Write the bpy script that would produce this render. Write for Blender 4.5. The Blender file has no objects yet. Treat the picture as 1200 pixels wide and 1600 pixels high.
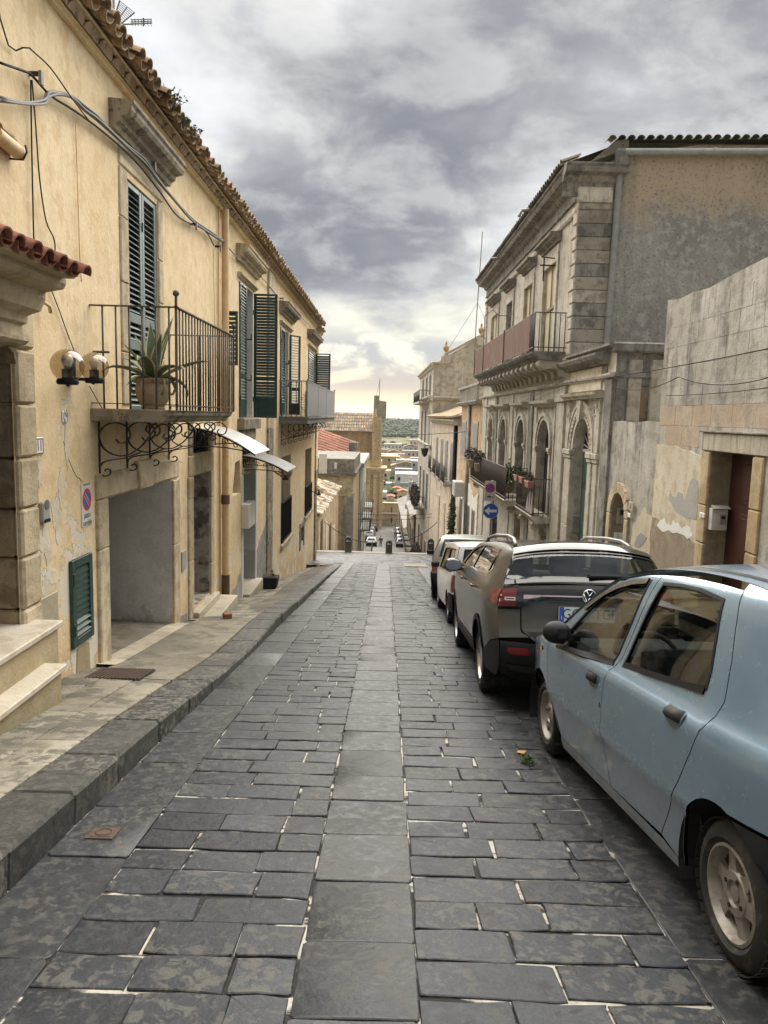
import bpy, bmesh, math, random
from mathutils import Vector, Matrix, noise
from mathutils.geometry import delaunay_2d_cdt
random.seed(7)
R = math.radians
V = Vector
sc = bpy.context.scene
COL = sc.collection
# ------------------------------------------------------------------ camera
FPX, EYE, SLOPE = 1176.0, 1.66, 0.1408
PITCH = math.atan((800 - 649.5) / FPX); ROLL = R(1.485); YAW = math.atan(3.8 / FPX)
def cam_axes():
    c, s = math.cos(PITCH), math.sin(PITCH)
    M = Matrix.Rotation(YAW, 3, 'Z')
    fw, up, rt = M @ V((0, c, -s)), M @ V((0, s, c)), M @ V((1, 0, 0))
    cr, sr = math.cos(ROLL), math.sin(ROLL)
    return fw, cr * rt + sr * up, cr * up - sr * rt
FW, RT, UP = cam_axes()
cam = bpy.data.cameras.new('camera'); camo = bpy.data.objects.new('camera', cam); COL.objects.link(camo)
m3 = Matrix((RT, UP, -FW)).transposed()
camo.matrix_world = Matrix.Translation((0, 0, EYE)) @ m3.to_4x4()
cam.sensor_fit = 'VERTICAL'; cam.sensor_height = 36.0; cam.lens = FPX / 1600 * 36.0
cam.clip_start = 0.05; cam.clip_end = 30000
sc.camera = camo
sc.render.resolution_x, sc.render.resolution_y = 768, 1024
# ------------------------------------------------------------------ light
SUN_EL, SUN_AZ = R(56), R(4)          # azimuth measured from +Y towards +X
sun = bpy.data.lights.new('sun', 'SUN'); suno = bpy.data.objects.new('sun', sun); COL.objects.link(suno)
sdir = V((math.sin(SUN_AZ) * math.cos(SUN_EL), math.cos(SUN_AZ) * math.cos(SUN_EL), math.sin(SUN_EL)))
suno.rotation_euler = sdir.to_track_quat('Z', 'Y').to_euler()
sun.energy = 1.5; sun.angle = R(100); sun.color = (1.0, 0.94, 0.84)
w = bpy.data.worlds.new('World'); sc.world = w; w.use_nodes = True
EXPOSURE = 2.9
SKYGAIN = 0.192
HAZE = 0.00009

class NT:
    def __init__(s, nt): s.nt = nt
    def n(s, typ, ins=None, **kw):
        nd = s.nt.nodes.new(typ)
        for k, v in kw.items(): setattr(nd, k, v)
        for k, v in (ins or {}).items(): s.put(nd.inputs[k], v)
        return nd
    def put(s, sock, v):
        if isinstance(v, bpy.types.NodeSocket): s.nt.links.new(v, sock)
        elif isinstance(v, (tuple, list)) and len(v) == 3 and sock.type == 'RGBA': sock.default_value = (*v, 1)
        else: sock.default_value = v
    def math(s, op, a, b=0.0, c=0.0, clamp=False):
        nd = s.n('ShaderNodeMath', operation=op, use_clamp=clamp)
        for i, v in enumerate((a, b, c)): s.put(nd.inputs[i], v)
        return nd.outputs[0]
    def vmath(s, op, a, b=(0, 0, 0)):
        nd = s.n('ShaderNodeVectorMath', operation=op)
        s.put(nd.inputs[0], a); s.put(nd.inputs[1], b)
        return nd.outputs[1] if op in ('DOT_PRODUCT', 'LENGTH') else nd.outputs[0]
    def mix(s, f, a, b, blend='MIX'):
        nd = s.n('ShaderNodeMix', data_type='RGBA', blend_type=blend)
        s.put(nd.inputs[0], f); s.put(nd.inputs[6], a); s.put(nd.inputs[7], b)
        return nd.outputs[2]
    def noise(s, vec, scale, detail=4.0, rough=0.55, dist=0.0):
        nd = s.n('ShaderNodeTexNoise', {'Vector': vec, 'Scale': scale, 'Detail': detail, 'Roughness': rough, 'Distortion': dist})
        return nd.outputs[0]
    def smooth(s, v, a, b, lo=0.0, hi=1.0):
        nd = s.n('ShaderNodeMapRange', interpolation_type='SMOOTHSTEP')
        for i, x in enumerate((v, a, b, lo, hi)): s.put(nd.inputs[i], x)
        return nd.outputs[0]
    def scale(s, vec, xyz): return s.vmath('MULTIPLY', vec, xyz)
    def xyz(s, vec):
        nd = s.n('ShaderNodeSeparateXYZ', {0: vec}); return nd.outputs
    def bump(s, h, strength=0.3, dist=0.01):
        return s.n('ShaderNodeBump', {'Height': h, 'Strength': strength, 'Distance': dist}).outputs[0]

def build_world():
    nt = w.node_tree; nt.nodes.clear(); T = NT(nt)
    d = T.vmath('NORMALIZE', T.n('ShaderNodeTexCoord').outputs['Generated'])
    x, y, z = T.xyz(d)
    el = T.math('MAXIMUM', z, 0.0)
    sky = T.n('ShaderNodeTexSky', sky_type='NISHITA', sun_disc=False, sun_elevation=SUN_EL, sun_rotation=SUN_AZ, altitude=150, air_density=1.2, dust_density=2.0).outputs[0]
    clear = T.mix(1.0, sky, (0.060, 0.060, 0.060), 'MULTIPLY')
    # clouds lie on a layer: the closer to the horizon the flatter they look
    k = T.math('DIVIDE', 1.0, T.math('ADD', el, 0.38))
    uv = T.n('ShaderNodeCombineXYZ', {0: T.math('MULTIPLY', x, k), 1: T.math('MULTIPLY', y, k), 2: T.math('MULTIPLY', z, 1.2)}).outputs[0]
    uv = T.vmath('ADD', uv, (9.75, 1.15, 0.0))
    big = T.noise(uv, 1.25, 3.0, 0.5, 0.1)
    fine = T.noise(uv, 4.6, 10.0, 0.57, 0.22)
    off = T.noise(T.vmath('ADD', uv, (0.02, 0.075, 0.04)), 4.6, 10.0, 0.57, 0.22)
    dens = T.math('ADD', T.math('MULTIPLY', big, 0.9), T.math("MULTIPLY", fine, 0.4))
    # sun side glow
    hd = T.vmath('NORMALIZE', T.n('ShaderNodeCombineXYZ', {0: x, 1: y, 2: 0.0}).outputs[0])
    az = T.vmath('DOT_PRODUCT', hd, (math.sin(R(2)), math.cos(R(2)), 0))
    glow = T.smooth(az, 0.1, 1.0)
    thick = T.smooth(dens, 0.57, 0.78)
    lit = T.smooth(T.math('SUBTRACT', fine, off), -0.10, 0.15)
    body = T.mix(lit, (0.37, 0.38, 0.40), (0.63, 0.63, 0.62))
    dark = T.mix(lit, (0.192, 0.204, 0.230), (0.385, 0.395, 0.41))
    cloud = T.mix(thick, body, dark)
    cover = T.smooth(dens, 0.47, 0.64)
    bright = T.mix(T.math('MULTIPLY', glow, T.smooth(el, 0.32, 0.08)), (0.84, 0.85, 0.85), (0.88, 0.85, 0.74))
    gap = T.mix(0.75, clear, bright)
    col = T.mix(cover, gap, cloud)
    # clear band low over the sunset side, cloud bank within
    low = T.smooth(T.math('ADD', el, T.math('MULTIPLY', T.math('SUBTRACT', fine, 0.5), 0.16)), 0.155, 0.085)
    yellow = T.mix(T.smooth(el, 0.085, 0.012), (0.77, 0.74, 0.62), (0.75, 0.62, 0.40))
    yellow = T.mix(glow, (0.58, 0.58, 0.58), yellow)
    uv2 = T.n('ShaderNodeCombineXYZ', {0: T.math('MULTIPLY', x, 6.0), 1: T.math('MULTIPLY', y, 1.0), 2: T.math('MULTIPLY', z, 16.0)}).outputs[0]
    bank = T.smooth(T.noise(uv2, 1.15, 7.0, 0.6, 0.4), 0.47, 0.58)
    bank = T.math('MULTIPLY', bank, T.math('MULTIPLY', T.smooth(el, 0.022, 0.04), T.smooth(el, 0.13, 0.085)))
    bcol = T.mix(T.smooth(el, 0.02, 0.09), (0.50, 0.42, 0.34), (0.37, 0.385, 0.41))
    lowc = T.mix(T.math('MULTIPLY', bank, 0.85), yellow, bcol)
    col = T.mix(low, col, lowc)
    col = T.mix(1.0, col, (SKYGAIN, SKYGAIN, SKYGAIN), 'MULTIPLY')
    bg = T.n('ShaderNodeBackground', {'Color': col, 'Strength': 1.0})
    nt.links.new(bg.outputs[0], T.n('ShaderNodeOutputWorld').inputs[0])
build_world()
vs = sc.view_settings
sc.display_settings.display_device = 'sRGB'
vs.view_transform = 'Standard'; vs.look = 'None'; vs.gamma = 1; vs.use_curve_mapping = False; vs.exposure = EXPOSURE
cy = sc.cycles
sc.render.engine = 'CYCLES'
cy.use_denoising = True; cy.max_bounces = 8; cy.diffuse_bounces = 4; cy.glossy_bounces = 4; cy.transmission_bounces = 6; cy.transparent_max_bounces = 12
cy.sample_clamp_indirect = 8.0; cy.caustics_reflective = False; cy.caustics_refractive = False
# ------------------------------------------------------------------ geometry helpers
ORG = {}
def zr(y): return -SLOPE * y
def ray(px, py): return FW + (px - 600) / FPX * RT - (py - 800) / FPX * UP
def hit(px, py, n, d):
    n = V(n); r = ray(px, py); t = (d - n.z * EYE) / n.dot(r); return V((0, 0, EYE)) + t * r
XL = -2.9
def LP(px, py, X=XL): return hit(px, py, (1, 0, 0), X)                   # a point on the plane of the left-hand facade
RN, RD = V((1, 0.0145, 0)), 4.57
def RP(px, py, off=0.0): return hit(px, py, RN, RD + off)                 # ... of the right-hand facades
def rx(y, off=0.0): return RD + off - 0.0145 * y
def YP(px, py, Y): return hit(px, py, (0, 1, 0), Y)                       # ... of a wall that faces the viewer at distance Y

def tag(o, label=None, cat=None, group=None, kind=None):
    if label: o['label'] = label
    if cat: o['category'] = cat
    if group: o['group'] = group
    if kind: o['kind'] = kind
    return o
def thing(name, loc, label, cat, group=None):
    o = bpy.data.objects.new(name, None); COL.objects.link(o); o.location = loc; o.empty_display_size = 0.2
    ORG[o] = V(loc); return tag(o, label, cat, group)

class MB:
    def __init__(s): s.v = []; s.f = []; s.mi = []; s.cur = 0
    def add(s, vs, fs):
        b = len(s.v); s.v += [V(p) for p in vs]
        for f in fs: s.f.append([b + i for i in f]); s.mi.append(s.cur)
        return s
    def quad(s, a, b, c, d): return s.add([a, b, c, d], [(0, 1, 2, 3)])
    def obox(s, c, ax, ay, az):
        c, ax, ay, az = V(c), V(ax), V(ay), V(az)
        vs = [c + i * ax + j * ay + k * az for k in (-1, 1) for j in (-1, 1) for i in (-1, 1)]
        return s.add(vs, [(0, 2, 3, 1), (4, 5, 7, 6), (0, 1, 5, 4), (2, 6, 7, 3), (0, 4, 6, 2), (1, 3, 7, 5)])
    def box(s, x0, x1, y0, y1, z0, z1):
        return s.obox(((x0 + x1) / 2, (y0 + y1) / 2, (z0 + z1) / 2), ((x1 - x0) / 2, 0, 0), (0, (y1 - y0) / 2, 0), (0, 0, (z1 - z0) / 2))
    def tube(s, pts, r, n=6, cap=True, flat=None):
        pts = [V(p) for p in pts]; rs = r if isinstance(r, (list, tuple)) else [r] * len(pts)
        rings = []; prev = None
        for i, p in enumerate(pts):
            t = (pts[min(i + 1, len(pts) - 1)] - pts[max(i - 1, 0)])
            if t.length < 1e-9: t = V((0, 0, 1))
            t.normalize()
            if prev is None:
                a = t.cross(V((0, 0, 1)))
                if a.length < 0.05: a = t.cross(V((1, 0, 0)))
            else: a = prev - t * prev.dot(t)
            a.normalize(); prev = a; b = t.cross(a)
            rings.append([p + (a * math.cos(2 * math.pi * k / n) + b * math.sin(2 * math.pi * k / n)) * rs[i] for k in range(n)])
        vs = [q for rg in rings for q in rg]; fs = []
        for i in range(len(pts) - 1):
            for k in range(n):
                k2 = (k + 1) % n; fs.append((i * n + k, i * n + k2, (i + 1) * n + k2, (i + 1) * n + k))
        if cap: fs.append(tuple(range(n))[::-1]); fs.append(tuple((len(pts) - 1) * n + k for k in range(n)))
        return s.add(vs, fs)
    def strip(s, pts, side, nrm):          # flat bar along pts; side, nrm half-extent vectors
        pts = [V(p) for p in pts]; vs = []
        side, nrm = V(side), V(nrm)
        for p in pts: vs += [p - side - nrm, p + side - nrm, p + side + nrm, p - side + nrm]
        fs = []
        for i in range(len(pts) - 1):
            for k in range(4):
                k2 = (k + 1) % 4; fs.append((4 * i + k, 4 * i + k2, 4 * i + 4 + k2, 4 * i + 4 + k))
        fs.append((3, 2, 1, 0)); e = 4 * (len(pts) - 1); fs.append((e, e + 1, e + 2, e + 3))
        return s.add(vs, fs)
    def lathe(s, prof, c=(0, 0, 0), axis=(0, 0, 1), n=24, cap=False):
        ax = V(axis).normalized(); a = ax.cross(V((0, 1, 0)) if abs(ax.y) < 0.9 else V((1, 0, 0))).normalized(); b = ax.cross(a); c = V(c)
        vs = []
        for r, h in prof:
            for k in range(n):
                t = 2 * math.pi * k / n; vs.append(c + ax * h + (a * math.cos(t) + b * math.sin(t)) * r)
        fs = []
        for i in range(len(prof) - 1):
            for k in range(n):
                k2 = (k + 1) % n; fs.append((i * n + k, i * n + k2, (i + 1) * n + k2, (i + 1) * n + k))
        if cap: fs.append(tuple(range(n))[::-1]); fs.append(tuple((len(prof) - 1) * n + k for k in range(n)))
        return s.add(vs, fs)
    def sphere(s, c, r, n=16, m=10):
        sx = r if isinstance(r, (tuple, list)) else (r, r, r)
        prof = [(max(1e-4, math.sin(math.pi * i / m)), -math.cos(math.pi * i / m)) for i in range(m + 1)]
        b = MB().lathe(prof, n=n); c = V(c)
        return s.add([c + V((p.x * sx[0], p.y * sx[1], p.z * sx[2])) for p in b.v], b.f)
    def prism(s, poly, a, ext, Pf):        # poly in 2D mapped by Pf(u,v)->V, extruded by vector ext
        n = len(poly); base = [Pf(*p) for p in poly]; ext = V(ext)
        vs = base + [p + ext for p in base]
        tri = cdt(poly, [])
        m = {tuple(round(c, 6) for c in p): i for i, p in enumerate(poly)}
        pts, ts = tri
        idx = []
        for p in pts:
            k = (round(p[0], 6), round(p[1], 6))
            if k not in m: vs += [Pf(*p), Pf(*p) + ext]; idx.append((len(vs) - 2, len(vs) - 1))
            else: idx.append((m[k], m[k] + n))
        fs = [tuple(idx[i][0] for i in t) for t in ts] + [tuple(idx[i][1] for i in t)[::-1] for t in ts]
        fs += [(i, (i + 1) % n, n + (i + 1) % n, n + i) for i in range(n)]
        return s.add(vs, fs)
    def extrude_profile(s, prof, p0, p1, out, up=(0, 0, 1), cap=True):   # moulding: prof = (out, up) pairs swept from p0 to p1
        p0, p1, out, up = V(p0), V(p1), V(out), V(up); n = len(prof)
        vs = [p0 + out * a + up * b for a, b in prof] + [p1 + out * a + up * b for a, b in prof]
        fs = [(i, i + 1, n + i + 1, n + i) for i in range(n - 1)]
        fs.append((n - 1, 0, n, 2 * n - 1))
        if cap: fs += [tuple(range(n))[::-1], tuple(range(n, 2 * n))]
        return s.add(vs, fs)
    def mesh(s, name, mats, org=(0, 0, 0), smooth=False, fix=True):
        o = V(org); me = bpy.data.meshes.new(name)
        me.from_pydata([p - o for p in s.v], [], s.f)
        for m in (mats if isinstance(mats, (list, tuple)) else [mats]): me.materials.append(m)
        if any(s.mi): me.polygons.foreach_set('material_index', s.mi)
        if fix:
            bm = bmesh.new(); bm.from_mesh(me); bmesh.ops.recalc_face_normals(bm, faces=bm.faces); bm.to_mesh(me); bm.free()
        if smooth:
            me.polygons.foreach_set('use_smooth', [True] * len(me.polygons))
            if smooth is not True: me.set_sharp_from_angle(angle=R(smooth))
        me.update(); return me
    def build(s, name, mats, parent=None, smooth=False, bev=0.0, fix=True, org=None):
        og = V(org) if org is not None else (ORG[parent] if parent is not None else V((0, 0, 0)))
        me = s.mesh(name, mats, og, smooth, fix)
        o = bpy.data.objects.new(name, me); COL.objects.link(o)
        if parent is not None: o.parent = parent; ORG[o] = og
        else: o.location = og; ORG[o] = og
        if bev:
            b = o.modifiers.new('edge', 'BEVEL'); b.width = bev; b.segments = 1; b.limit_method = 'ANGLE'; b.angle_limit = R(40)
        return o
def piece(name, me, parent, M):            # one of many alike pieces: shared mesh, own place; M is a world matrix (in the parent's frame)
    o = bpy.data.objects.new(name, me); COL.objects.link(o); o.parent = parent
    L = M.copy(); L.translation = M.translation - ORG[parent]; o.matrix_local = L; ORG[o] = M.translation.copy(); return o
def mtx(c, ax, ay, az):
    M = Matrix((V(ax), V(ay), V(az))).transposed().to_4x4(); M.translation = V(c); return M

def inside(p, loop):
    x, y = p; c = False; j = len(loop) - 1
    for i in range(len(loop)):
        xi, yi = loop[i]; xj, yj = loop[j]
        if (yi > y) != (yj > y) and x < (xj - xi) * (y - yi) / (yj - yi) + xi: c = not c
        j = i
    return c
def cdt(outline, holes, pts=()):
    vs = []; es = []
    for lp in [outline] + list(holes):
        b = len(vs); n = len(lp); vs += [V((p[0], p[1])) for p in lp]; es += [(b + i, b + (i + 1) % n) for i in range(n)]
    vs += [V((p[0], p[1])) for p in pts]
    r = delaunay_2d_cdt(vs, es, [], 1, 1e-7)
    ov, of = r[0], r[2]; out = []
    for t in of:
        c = ((ov[t[0]].x + ov[t[1]].x + ov[t[2]].x) / 3, (ov[t[0]].y + ov[t[1]].y + ov[t[2]].y) / 3)
        if inside(c, outline) and not any(inside(c, h) for h in holes): out.append(tuple(t))
    return [(p.x, p.y) for p in ov], out
def resample(loop, d, closed=True):
    out = []; n = len(loop)
    for i in range(n if closed else n - 1):
        a, b = loop[i], loop[(i + 1) % n]; L = math.hypot(b[0] - a[0], b[1] - a[1]); k = max(1, int(math.ceil(L / d)))
        for j in range(k): out.append((a[0] + (b[0] - a[0]) * j / k, a[1] + (b[1] - a[1]) * j / k))
    if not closed: out.append(tuple(loop[-1]))
    return out
def catmull(pts, k=6, closed=False):
    n = len(pts); out = []
    rng = range(n) if closed else range(n - 1)
    for i in rng:
        if closed: p = [pts[(i + j) % n] for j in (-1, 0, 1, 2)]
        else: p = [pts[max(0, i - 1)], pts[i], pts[i + 1], pts[min(n - 1, i + 2)]]
        for j in range(k):
            t = j / k; q = []
            for a, b, c, d in zip(*p): q.append(0.5 * (2 * b + (c - a) * t + (2 * a - 5 * b + 4 * c - d) * t * t + (3 * b - a - 3 * c + d) * t ** 3))
            out.append(tuple(q))
    if not closed: out.append(tuple(pts[-1]))
    return out
def rect(u0, u1, v0, v1): return [(u0, v0), (u1, v0), (u1, v1), (u0, v1)]
def arch(u0, u1, v0, vs, n=14, rise=None):
    c = (u0 + u1) / 2; a = abs(u1 - u0) / 2; rise = a if rise is None else rise; s = 1 if u1 > u0 else -1
    return [(u0, v0), (u1, v0)] + [(c + s * a * math.cos(math.pi * i / n), vs + rise * math.sin(math.pi * i / n)) for i in range(n + 1)]
def wall(name, mat, parent, Pf, outline, holes, inward, thick=0.3, rev=None, grid=0, revname='reveal'):
    """a wall with real openings; the openings' sides go back by thick along inward"""
    b = MB(); pts = []
    ps, ts = cdt(outline, holes, pts); b.add([Pf(*p) for p in ps], ts)
    o = b.build(name, mat, parent, fix=False)
    inw = V(inward) * thick; r = MB()
    for h in holes:
        q = [Pf(*p) for p in h]; n = len(q)
        for i in range(n): r.quad(q[i], q[(i + 1) % n], q[(i + 1) % n] + inw, q[i] + inw)
    if holes: r.build(revname, rev or mat, parent)
    return o
# ------------------------------------------------------------------ materials
def new_mat(name):
    m = bpy.data.materials.new(name); m.use_nodes = True; nt = m.node_tree; nt.nodes.clear(); T = NT(nt)
    bs = T.n('ShaderNodeBsdfPrincipled'); out = T.n('ShaderNodeOutputMaterial'); nt.links.new(bs.outputs[0], out.inputs[0])
    return m, T, bs
def pos(T): return T.n('ShaderNodeNewGeometry').outputs['Position']
def rnd(T): return T.n('ShaderNodeObjectInfo').outputs['Random']
def plain(name, col, rough=0.6, metal=0.0, spec=0.5, var=0.12, vscale=6.0, bump=0.0, bscale=60.0, coat=0.0, dirt=None, dirt_amt=0.5, rand=0.0):
    """paint, metal, plastic: base colour with soft wear"""
    m, T, bs = new_mat(name); p = pos(T)
    n1 = T.noise(p, vscale, 5.0, 0.6)
    c = T.mix(T.smooth(n1, 0.3, 0.7), tuple(x * (1 - var) for x in col), tuple(min(1, x * (1 + var)) for x in col))
    if rand: c = T.mix(1.0, c, T.mix(rnd(T), (1 - rand,) * 3, (1 + rand,) * 3), 'MULTIPLY')
    if dirt: c = T.mix(T.math('MULTIPLY', T.smooth(T.noise(p, vscale * 2.3, 8.0, 0.65, 0.3), 0.5, 0.68), dirt_amt), c, dirt)
    T.put(bs.inputs['Base Color'], c); T.put(bs.inputs['Roughness'], T.smooth(n1, 0.2, 0.8, rough * 0.85, min(1, rough * 1.15)))
    bs.inputs['Metallic'].default_value = metal; bs.inputs['Specular IOR Level'].default_value = spec
    if coat: bs.inputs['Coat Weight'].default_value = coat; bs.inputs['Coat Roughness'].default_value = 0.06
    if bump: T.put(bs.inputs['Normal'], T.bump(T.noise(p, bscale, 4.0, 0.6), bump, 0.006))
    return m
def masonry(name, c1, c2, c3=None, streak=None, samt=0.5, sscale=1.0, peel=None, pthr=0.6, ptop=None, pscale=2.2, grain=0.5, gscale=45.0, rough=0.9, rand=0.0, spots=None, spthr=0.62, spscale=9.0, moss=None, mtop=0.0, scale=1.0, spec=0.3, lowc=None, lowtop=1.0, ztop=None, ztopcol=None, ztw=0.6):
    """plaster and stone: blotches, vertical streaks, flaking patches, lichen spots, relief"""
    m, T, bs = new_mat(name); p = pos(T)
    x, y, z = T.xyz(p)
    h = T.math('ADD', z, T.math('MULTIPLY', y, SLOPE))          # height above the street
    n1 = T.noise(p, 0.9 * scale, 6.0, 0.6, 0.3); n2 = T.noise(p, 4.5 * scale, 7.0, 0.62)
    c = T.mix(T.smooth(n1, 0.41, 0.59), c1, c2)
    if c3: c = T.mix(T.math('MULTIPLY', T.smooth(n2, 0.47, 0.61), 0.8), c, c3)
    if rand: c = T.mix(1.0, c, T.mix(rnd(T), (1 - rand,) * 3, (1 + rand,) * 3), 'MULTIPLY')
    nf = T.noise(p, 24.0 * scale, 5.0, 0.6)
    c = T.mix(1.0, c, T.mix(nf, (0.82,) * 3, (1.18,) * 3), 'MULTIPLY')
    hgt = T.math('ADD', T.math('MULTIPLY', nf, 0.4), T.math('MULTIPLY', T.noise(p, gscale, 4.0, 0.65), grain))
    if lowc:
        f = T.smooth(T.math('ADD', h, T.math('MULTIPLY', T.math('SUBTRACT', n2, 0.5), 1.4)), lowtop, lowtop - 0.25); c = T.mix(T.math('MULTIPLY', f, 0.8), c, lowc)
    if ztop is not None:
        f = T.smooth(T.math('ADD', z, T.math('MULTIPLY', T.math('SUBTRACT', n1, 0.5), 2.2)), ztop - ztw, ztop + ztw); c = T.mix(f, c, ztopcol)
    if spots:
        f = T.smooth(T.noise(p, spscale, 9.0, 0.7, 0.2), spthr, spthr + 0.05); c = T.mix(T.math('MULTIPLY', f, 0.7), c, spots)
    if streak:
        ns = T.noise(T.scale(p, (3.2 * sscale, 3.2 * sscale, 0.28 * sscale)), 1.0, 7.0, 0.62, 0.15)
        nb = T.noise(T.scale(p, (9.0 * sscale, 9.0 * sscale, 0.7 * sscale)), 1.0, 8.0, 0.68, 0.1)
        f = T.math('ADD', T.math('MULTIPLY', T.smooth(ns, 0.46, 0.62), 0.6), T.math('MULTIPLY', T.smooth(nb, 0.5, 0.64), 0.5))
        f = T.math('MULTIPLY', f, T.smooth(T.math('ADD', n1, T.math('MULTIPLY', T.math('SUBTRACT', n2, 0.5), 0.6)), 0.36, 0.60, 0.15, 1.0))
        f = T.math('MULTIPLY', f, samt, clamp=True); c = T.mix(f, c, streak)
    if peel:
        f = T.noise(p, pscale, 9.0, 0.6, 0.15)
        if ptop is not None: f = T.math('ADD', f, T.math('MULTIPLY', T.smooth(h, 0.2, ptop), -0.16))
        f = T.smooth(f, pthr, pthr + 0.012); c = T.mix(f, c, peel); hgt = T.math('SUBTRACT', hgt, T.math('MULTIPLY', f, 1.0))
    if moss:
        f = T.smooth(T.math('ADD', h, T.math('MULTIPLY', T.math('SUBTRACT', n2, 0.5), 0.5)), mtop, 0.0); c = T.mix(T.math('MULTIPLY', f, 0.6), c, moss)
    T.put(bs.inputs['Base Color'], c); bs.inputs['Roughness'].default_value = rough; bs.inputs['Specular IOR Level'].default_value = spec
    T.put(bs.inputs['Normal'], T.bump(hgt, 0.55, 0.02))
    return m
def glass(name, tint=(0.8, 0.85, 0.85), alpha=0.45, rough=0.02):
    """thin pane: mirror-like sheen over what lies behind"""
    m = bpy.data.materials.new(name); m.use_nodes = True; nt = m.node_tree; nt.nodes.clear(); T = NT(nt)
    fr = T.n('ShaderNodeFresnel', {'IOR': 1.5}).outputs[0]
    f = T.math('MULTIPLY', T.math('ADD', T.math('MULTIPLY', fr, 1.3), 0.02, clamp=True), T.math('SUBTRACT', 1.0, T.n('ShaderNodeNewGeometry').outputs['Backfacing']))
    g = T.n('ShaderNodeBsdfGlossy', {'Color': (0.95, 0.97, 1.0), 'Roughness': rough}).outputs[0]
    t = T.n('ShaderNodeBsdfTransparent', {'Color': tuple(x * (1 - alpha) for x in tint)}).outputs[0]
    mx = T.n('ShaderNodeMixShader', {0: f, 1: t, 2: g}); nt.links.new(mx.outputs[0], T.n('ShaderNodeOutputMaterial').inputs[0]); return m
def emissive_free(name, col): return plain(name, col, 0.5, var=0.02)
# ------------------------------------------------------------------ the ground
US = V((0, 1, -SLOPE)).normalized(); NS = V((0, SLOPE, 1)).normalized(); XS = V((1, 0, 0))
def lerp(tab, y):
    if y <= tab[0][0]: return tab[0][1]
    for (a, va), (b, vb) in zip(tab, tab[1:]):
        if y <= b: return va + (vb - va) * (y - a) / (b - a)
    return tab[-1][1]
KERB = [(-9, .18), (3, .177), (5.2, .157), (6.8, .112), (8.2, .06), (9.2, .08), (10.8, .155), (12.5, .16), (14.6, .12), (18, .115), (27, .02)]
WBASE = [(-9, .17), (6.4, .16), (7.5, .11), (10, .16), (11, .11), (13, .04), (15, .02), (18, 0), (20.5, -.04), (27, -.14), (31, -.2)]
def zk(y): return zr(y) + lerp(KERB, y)
def zwb(y): return zr(y) + lerp(WBASE, y)

def basalt(name, rand=0.34, base=(0.0135, 0.0165, 0.0215), lich=(0.088, 0.084, 0.075), rough=0.50, lth=0.485):
    m, T, bs = new_mat(name); p = pos(T); r = rnd(T)
    pr = T.vmath('ADD', p, T.n('ShaderNodeCombineXYZ', {0: T.math('MULTIPLY', r, 7.0), 1: T.math('MULTIPLY', r, 3.0), 2: 0.0}).outputs[0])
    n1 = T.noise(pr, 3.0, 6.0, 0.6); n2 = T.noise(pr, 16.0, 7.0, 0.68, 0.5); n3 = T.noise(pr, 55.0, 4.0, 0.6)
    c = T.mix(T.smooth(n1, 0.3, 0.7), base, tuple(x * 1.5 for x in base))
    c = T.mix(1.0, c, T.mix(r, (1 - rand,) * 3, (1 + rand, 1 + rand * .9, 1 + rand * .8)), 'MULTIPLY')
    lf = T.math('MULTIPLY', T.smooth(n2, lth, lth + .11), T.smooth(T.noise(pr, 1.3, 3.0), 0.36, 0.6, 0.15, 0.72)); c = T.mix(lf, c, lich)
    sp = T.smooth(T.noise(pr, 5.5, 4.0, 0.6, 0.8), 0.635, 0.67); c = T.mix(T.math('MULTIPLY', sp, .8), c, (0.014, 0.014, 0.015))   # oil and gum spots
    c = T.mix(1.0, c, T.mix(n3, (0.7,) * 3, (1.3,) * 3), 'MULTIPLY')
    T.put(bs.inputs['Base Color'], c); T.put(bs.inputs['Roughness'], T.smooth(n2, 0.3, 0.7, rough - .08, rough + .16)); bs.inputs['Specular IOR Level'].default_value = 0.3
    h = T.math('ADD', T.math('MULTIPLY', T.noise(pr, 9.0, 6.0, 0.62, 0.4), 1.3), T.math('ADD', T.math('MULTIPLY', n2, 0.5), T.math('MULTIPLY', n3, 0.16)))
    T.put(bs.inputs['Normal'], T.bump(h, 0.42, 0.012)); return m
M_basalt = basalt('basalt'); M_kerb = basalt('kerb basalt', 0.18, (0.036, 0.036, 0.034), (0.17, 0.16, 0.135), 0.6, 0.47); M_slab = basalt('basalt slab', 0.15, (0.020, 0.022, 0.025), (0.08, 0.076, 0.068), 0.46)
def mortar_mat():
    m, T, bs = new_mat('joint mortar'); p = pos(T)
    a = T.noise(T.scale(p, (2.2, 5.0, 5.0)), 1.0, 8.0, 0.62, 0.3); b = T.noise(p, 30.0, 4.0, 0.6)
    x, y, z = T.xyz(p)
    a = T.math('ADD', a, T.smooth(y, 3.0, 15.0, 0.0, 0.03))
    c = T.mix(T.smooth(a, 0.475, 0.55), (0.013, 0.012, 0.011), (0.34, 0.32, 0.285))
    c = T.mix(T.smooth(T.noise(p, 2.1, 5.0, 0.6), 0.66, 0.72), c, (0.13, 0.075, 0.05))
    c = T.mix(1.0, c, T.mix(b, (0.6,) * 3, (1.4,) * 3), 'MULTIPLY')
    T.put(bs.inputs['Base Color'], c); bs.inputs['Roughness'].default_value = 0.95; T.put(bs.inputs['Normal'], T.bump(b, 0.8, 0.01)); return m
M_mortar = mortar_mat()

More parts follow.
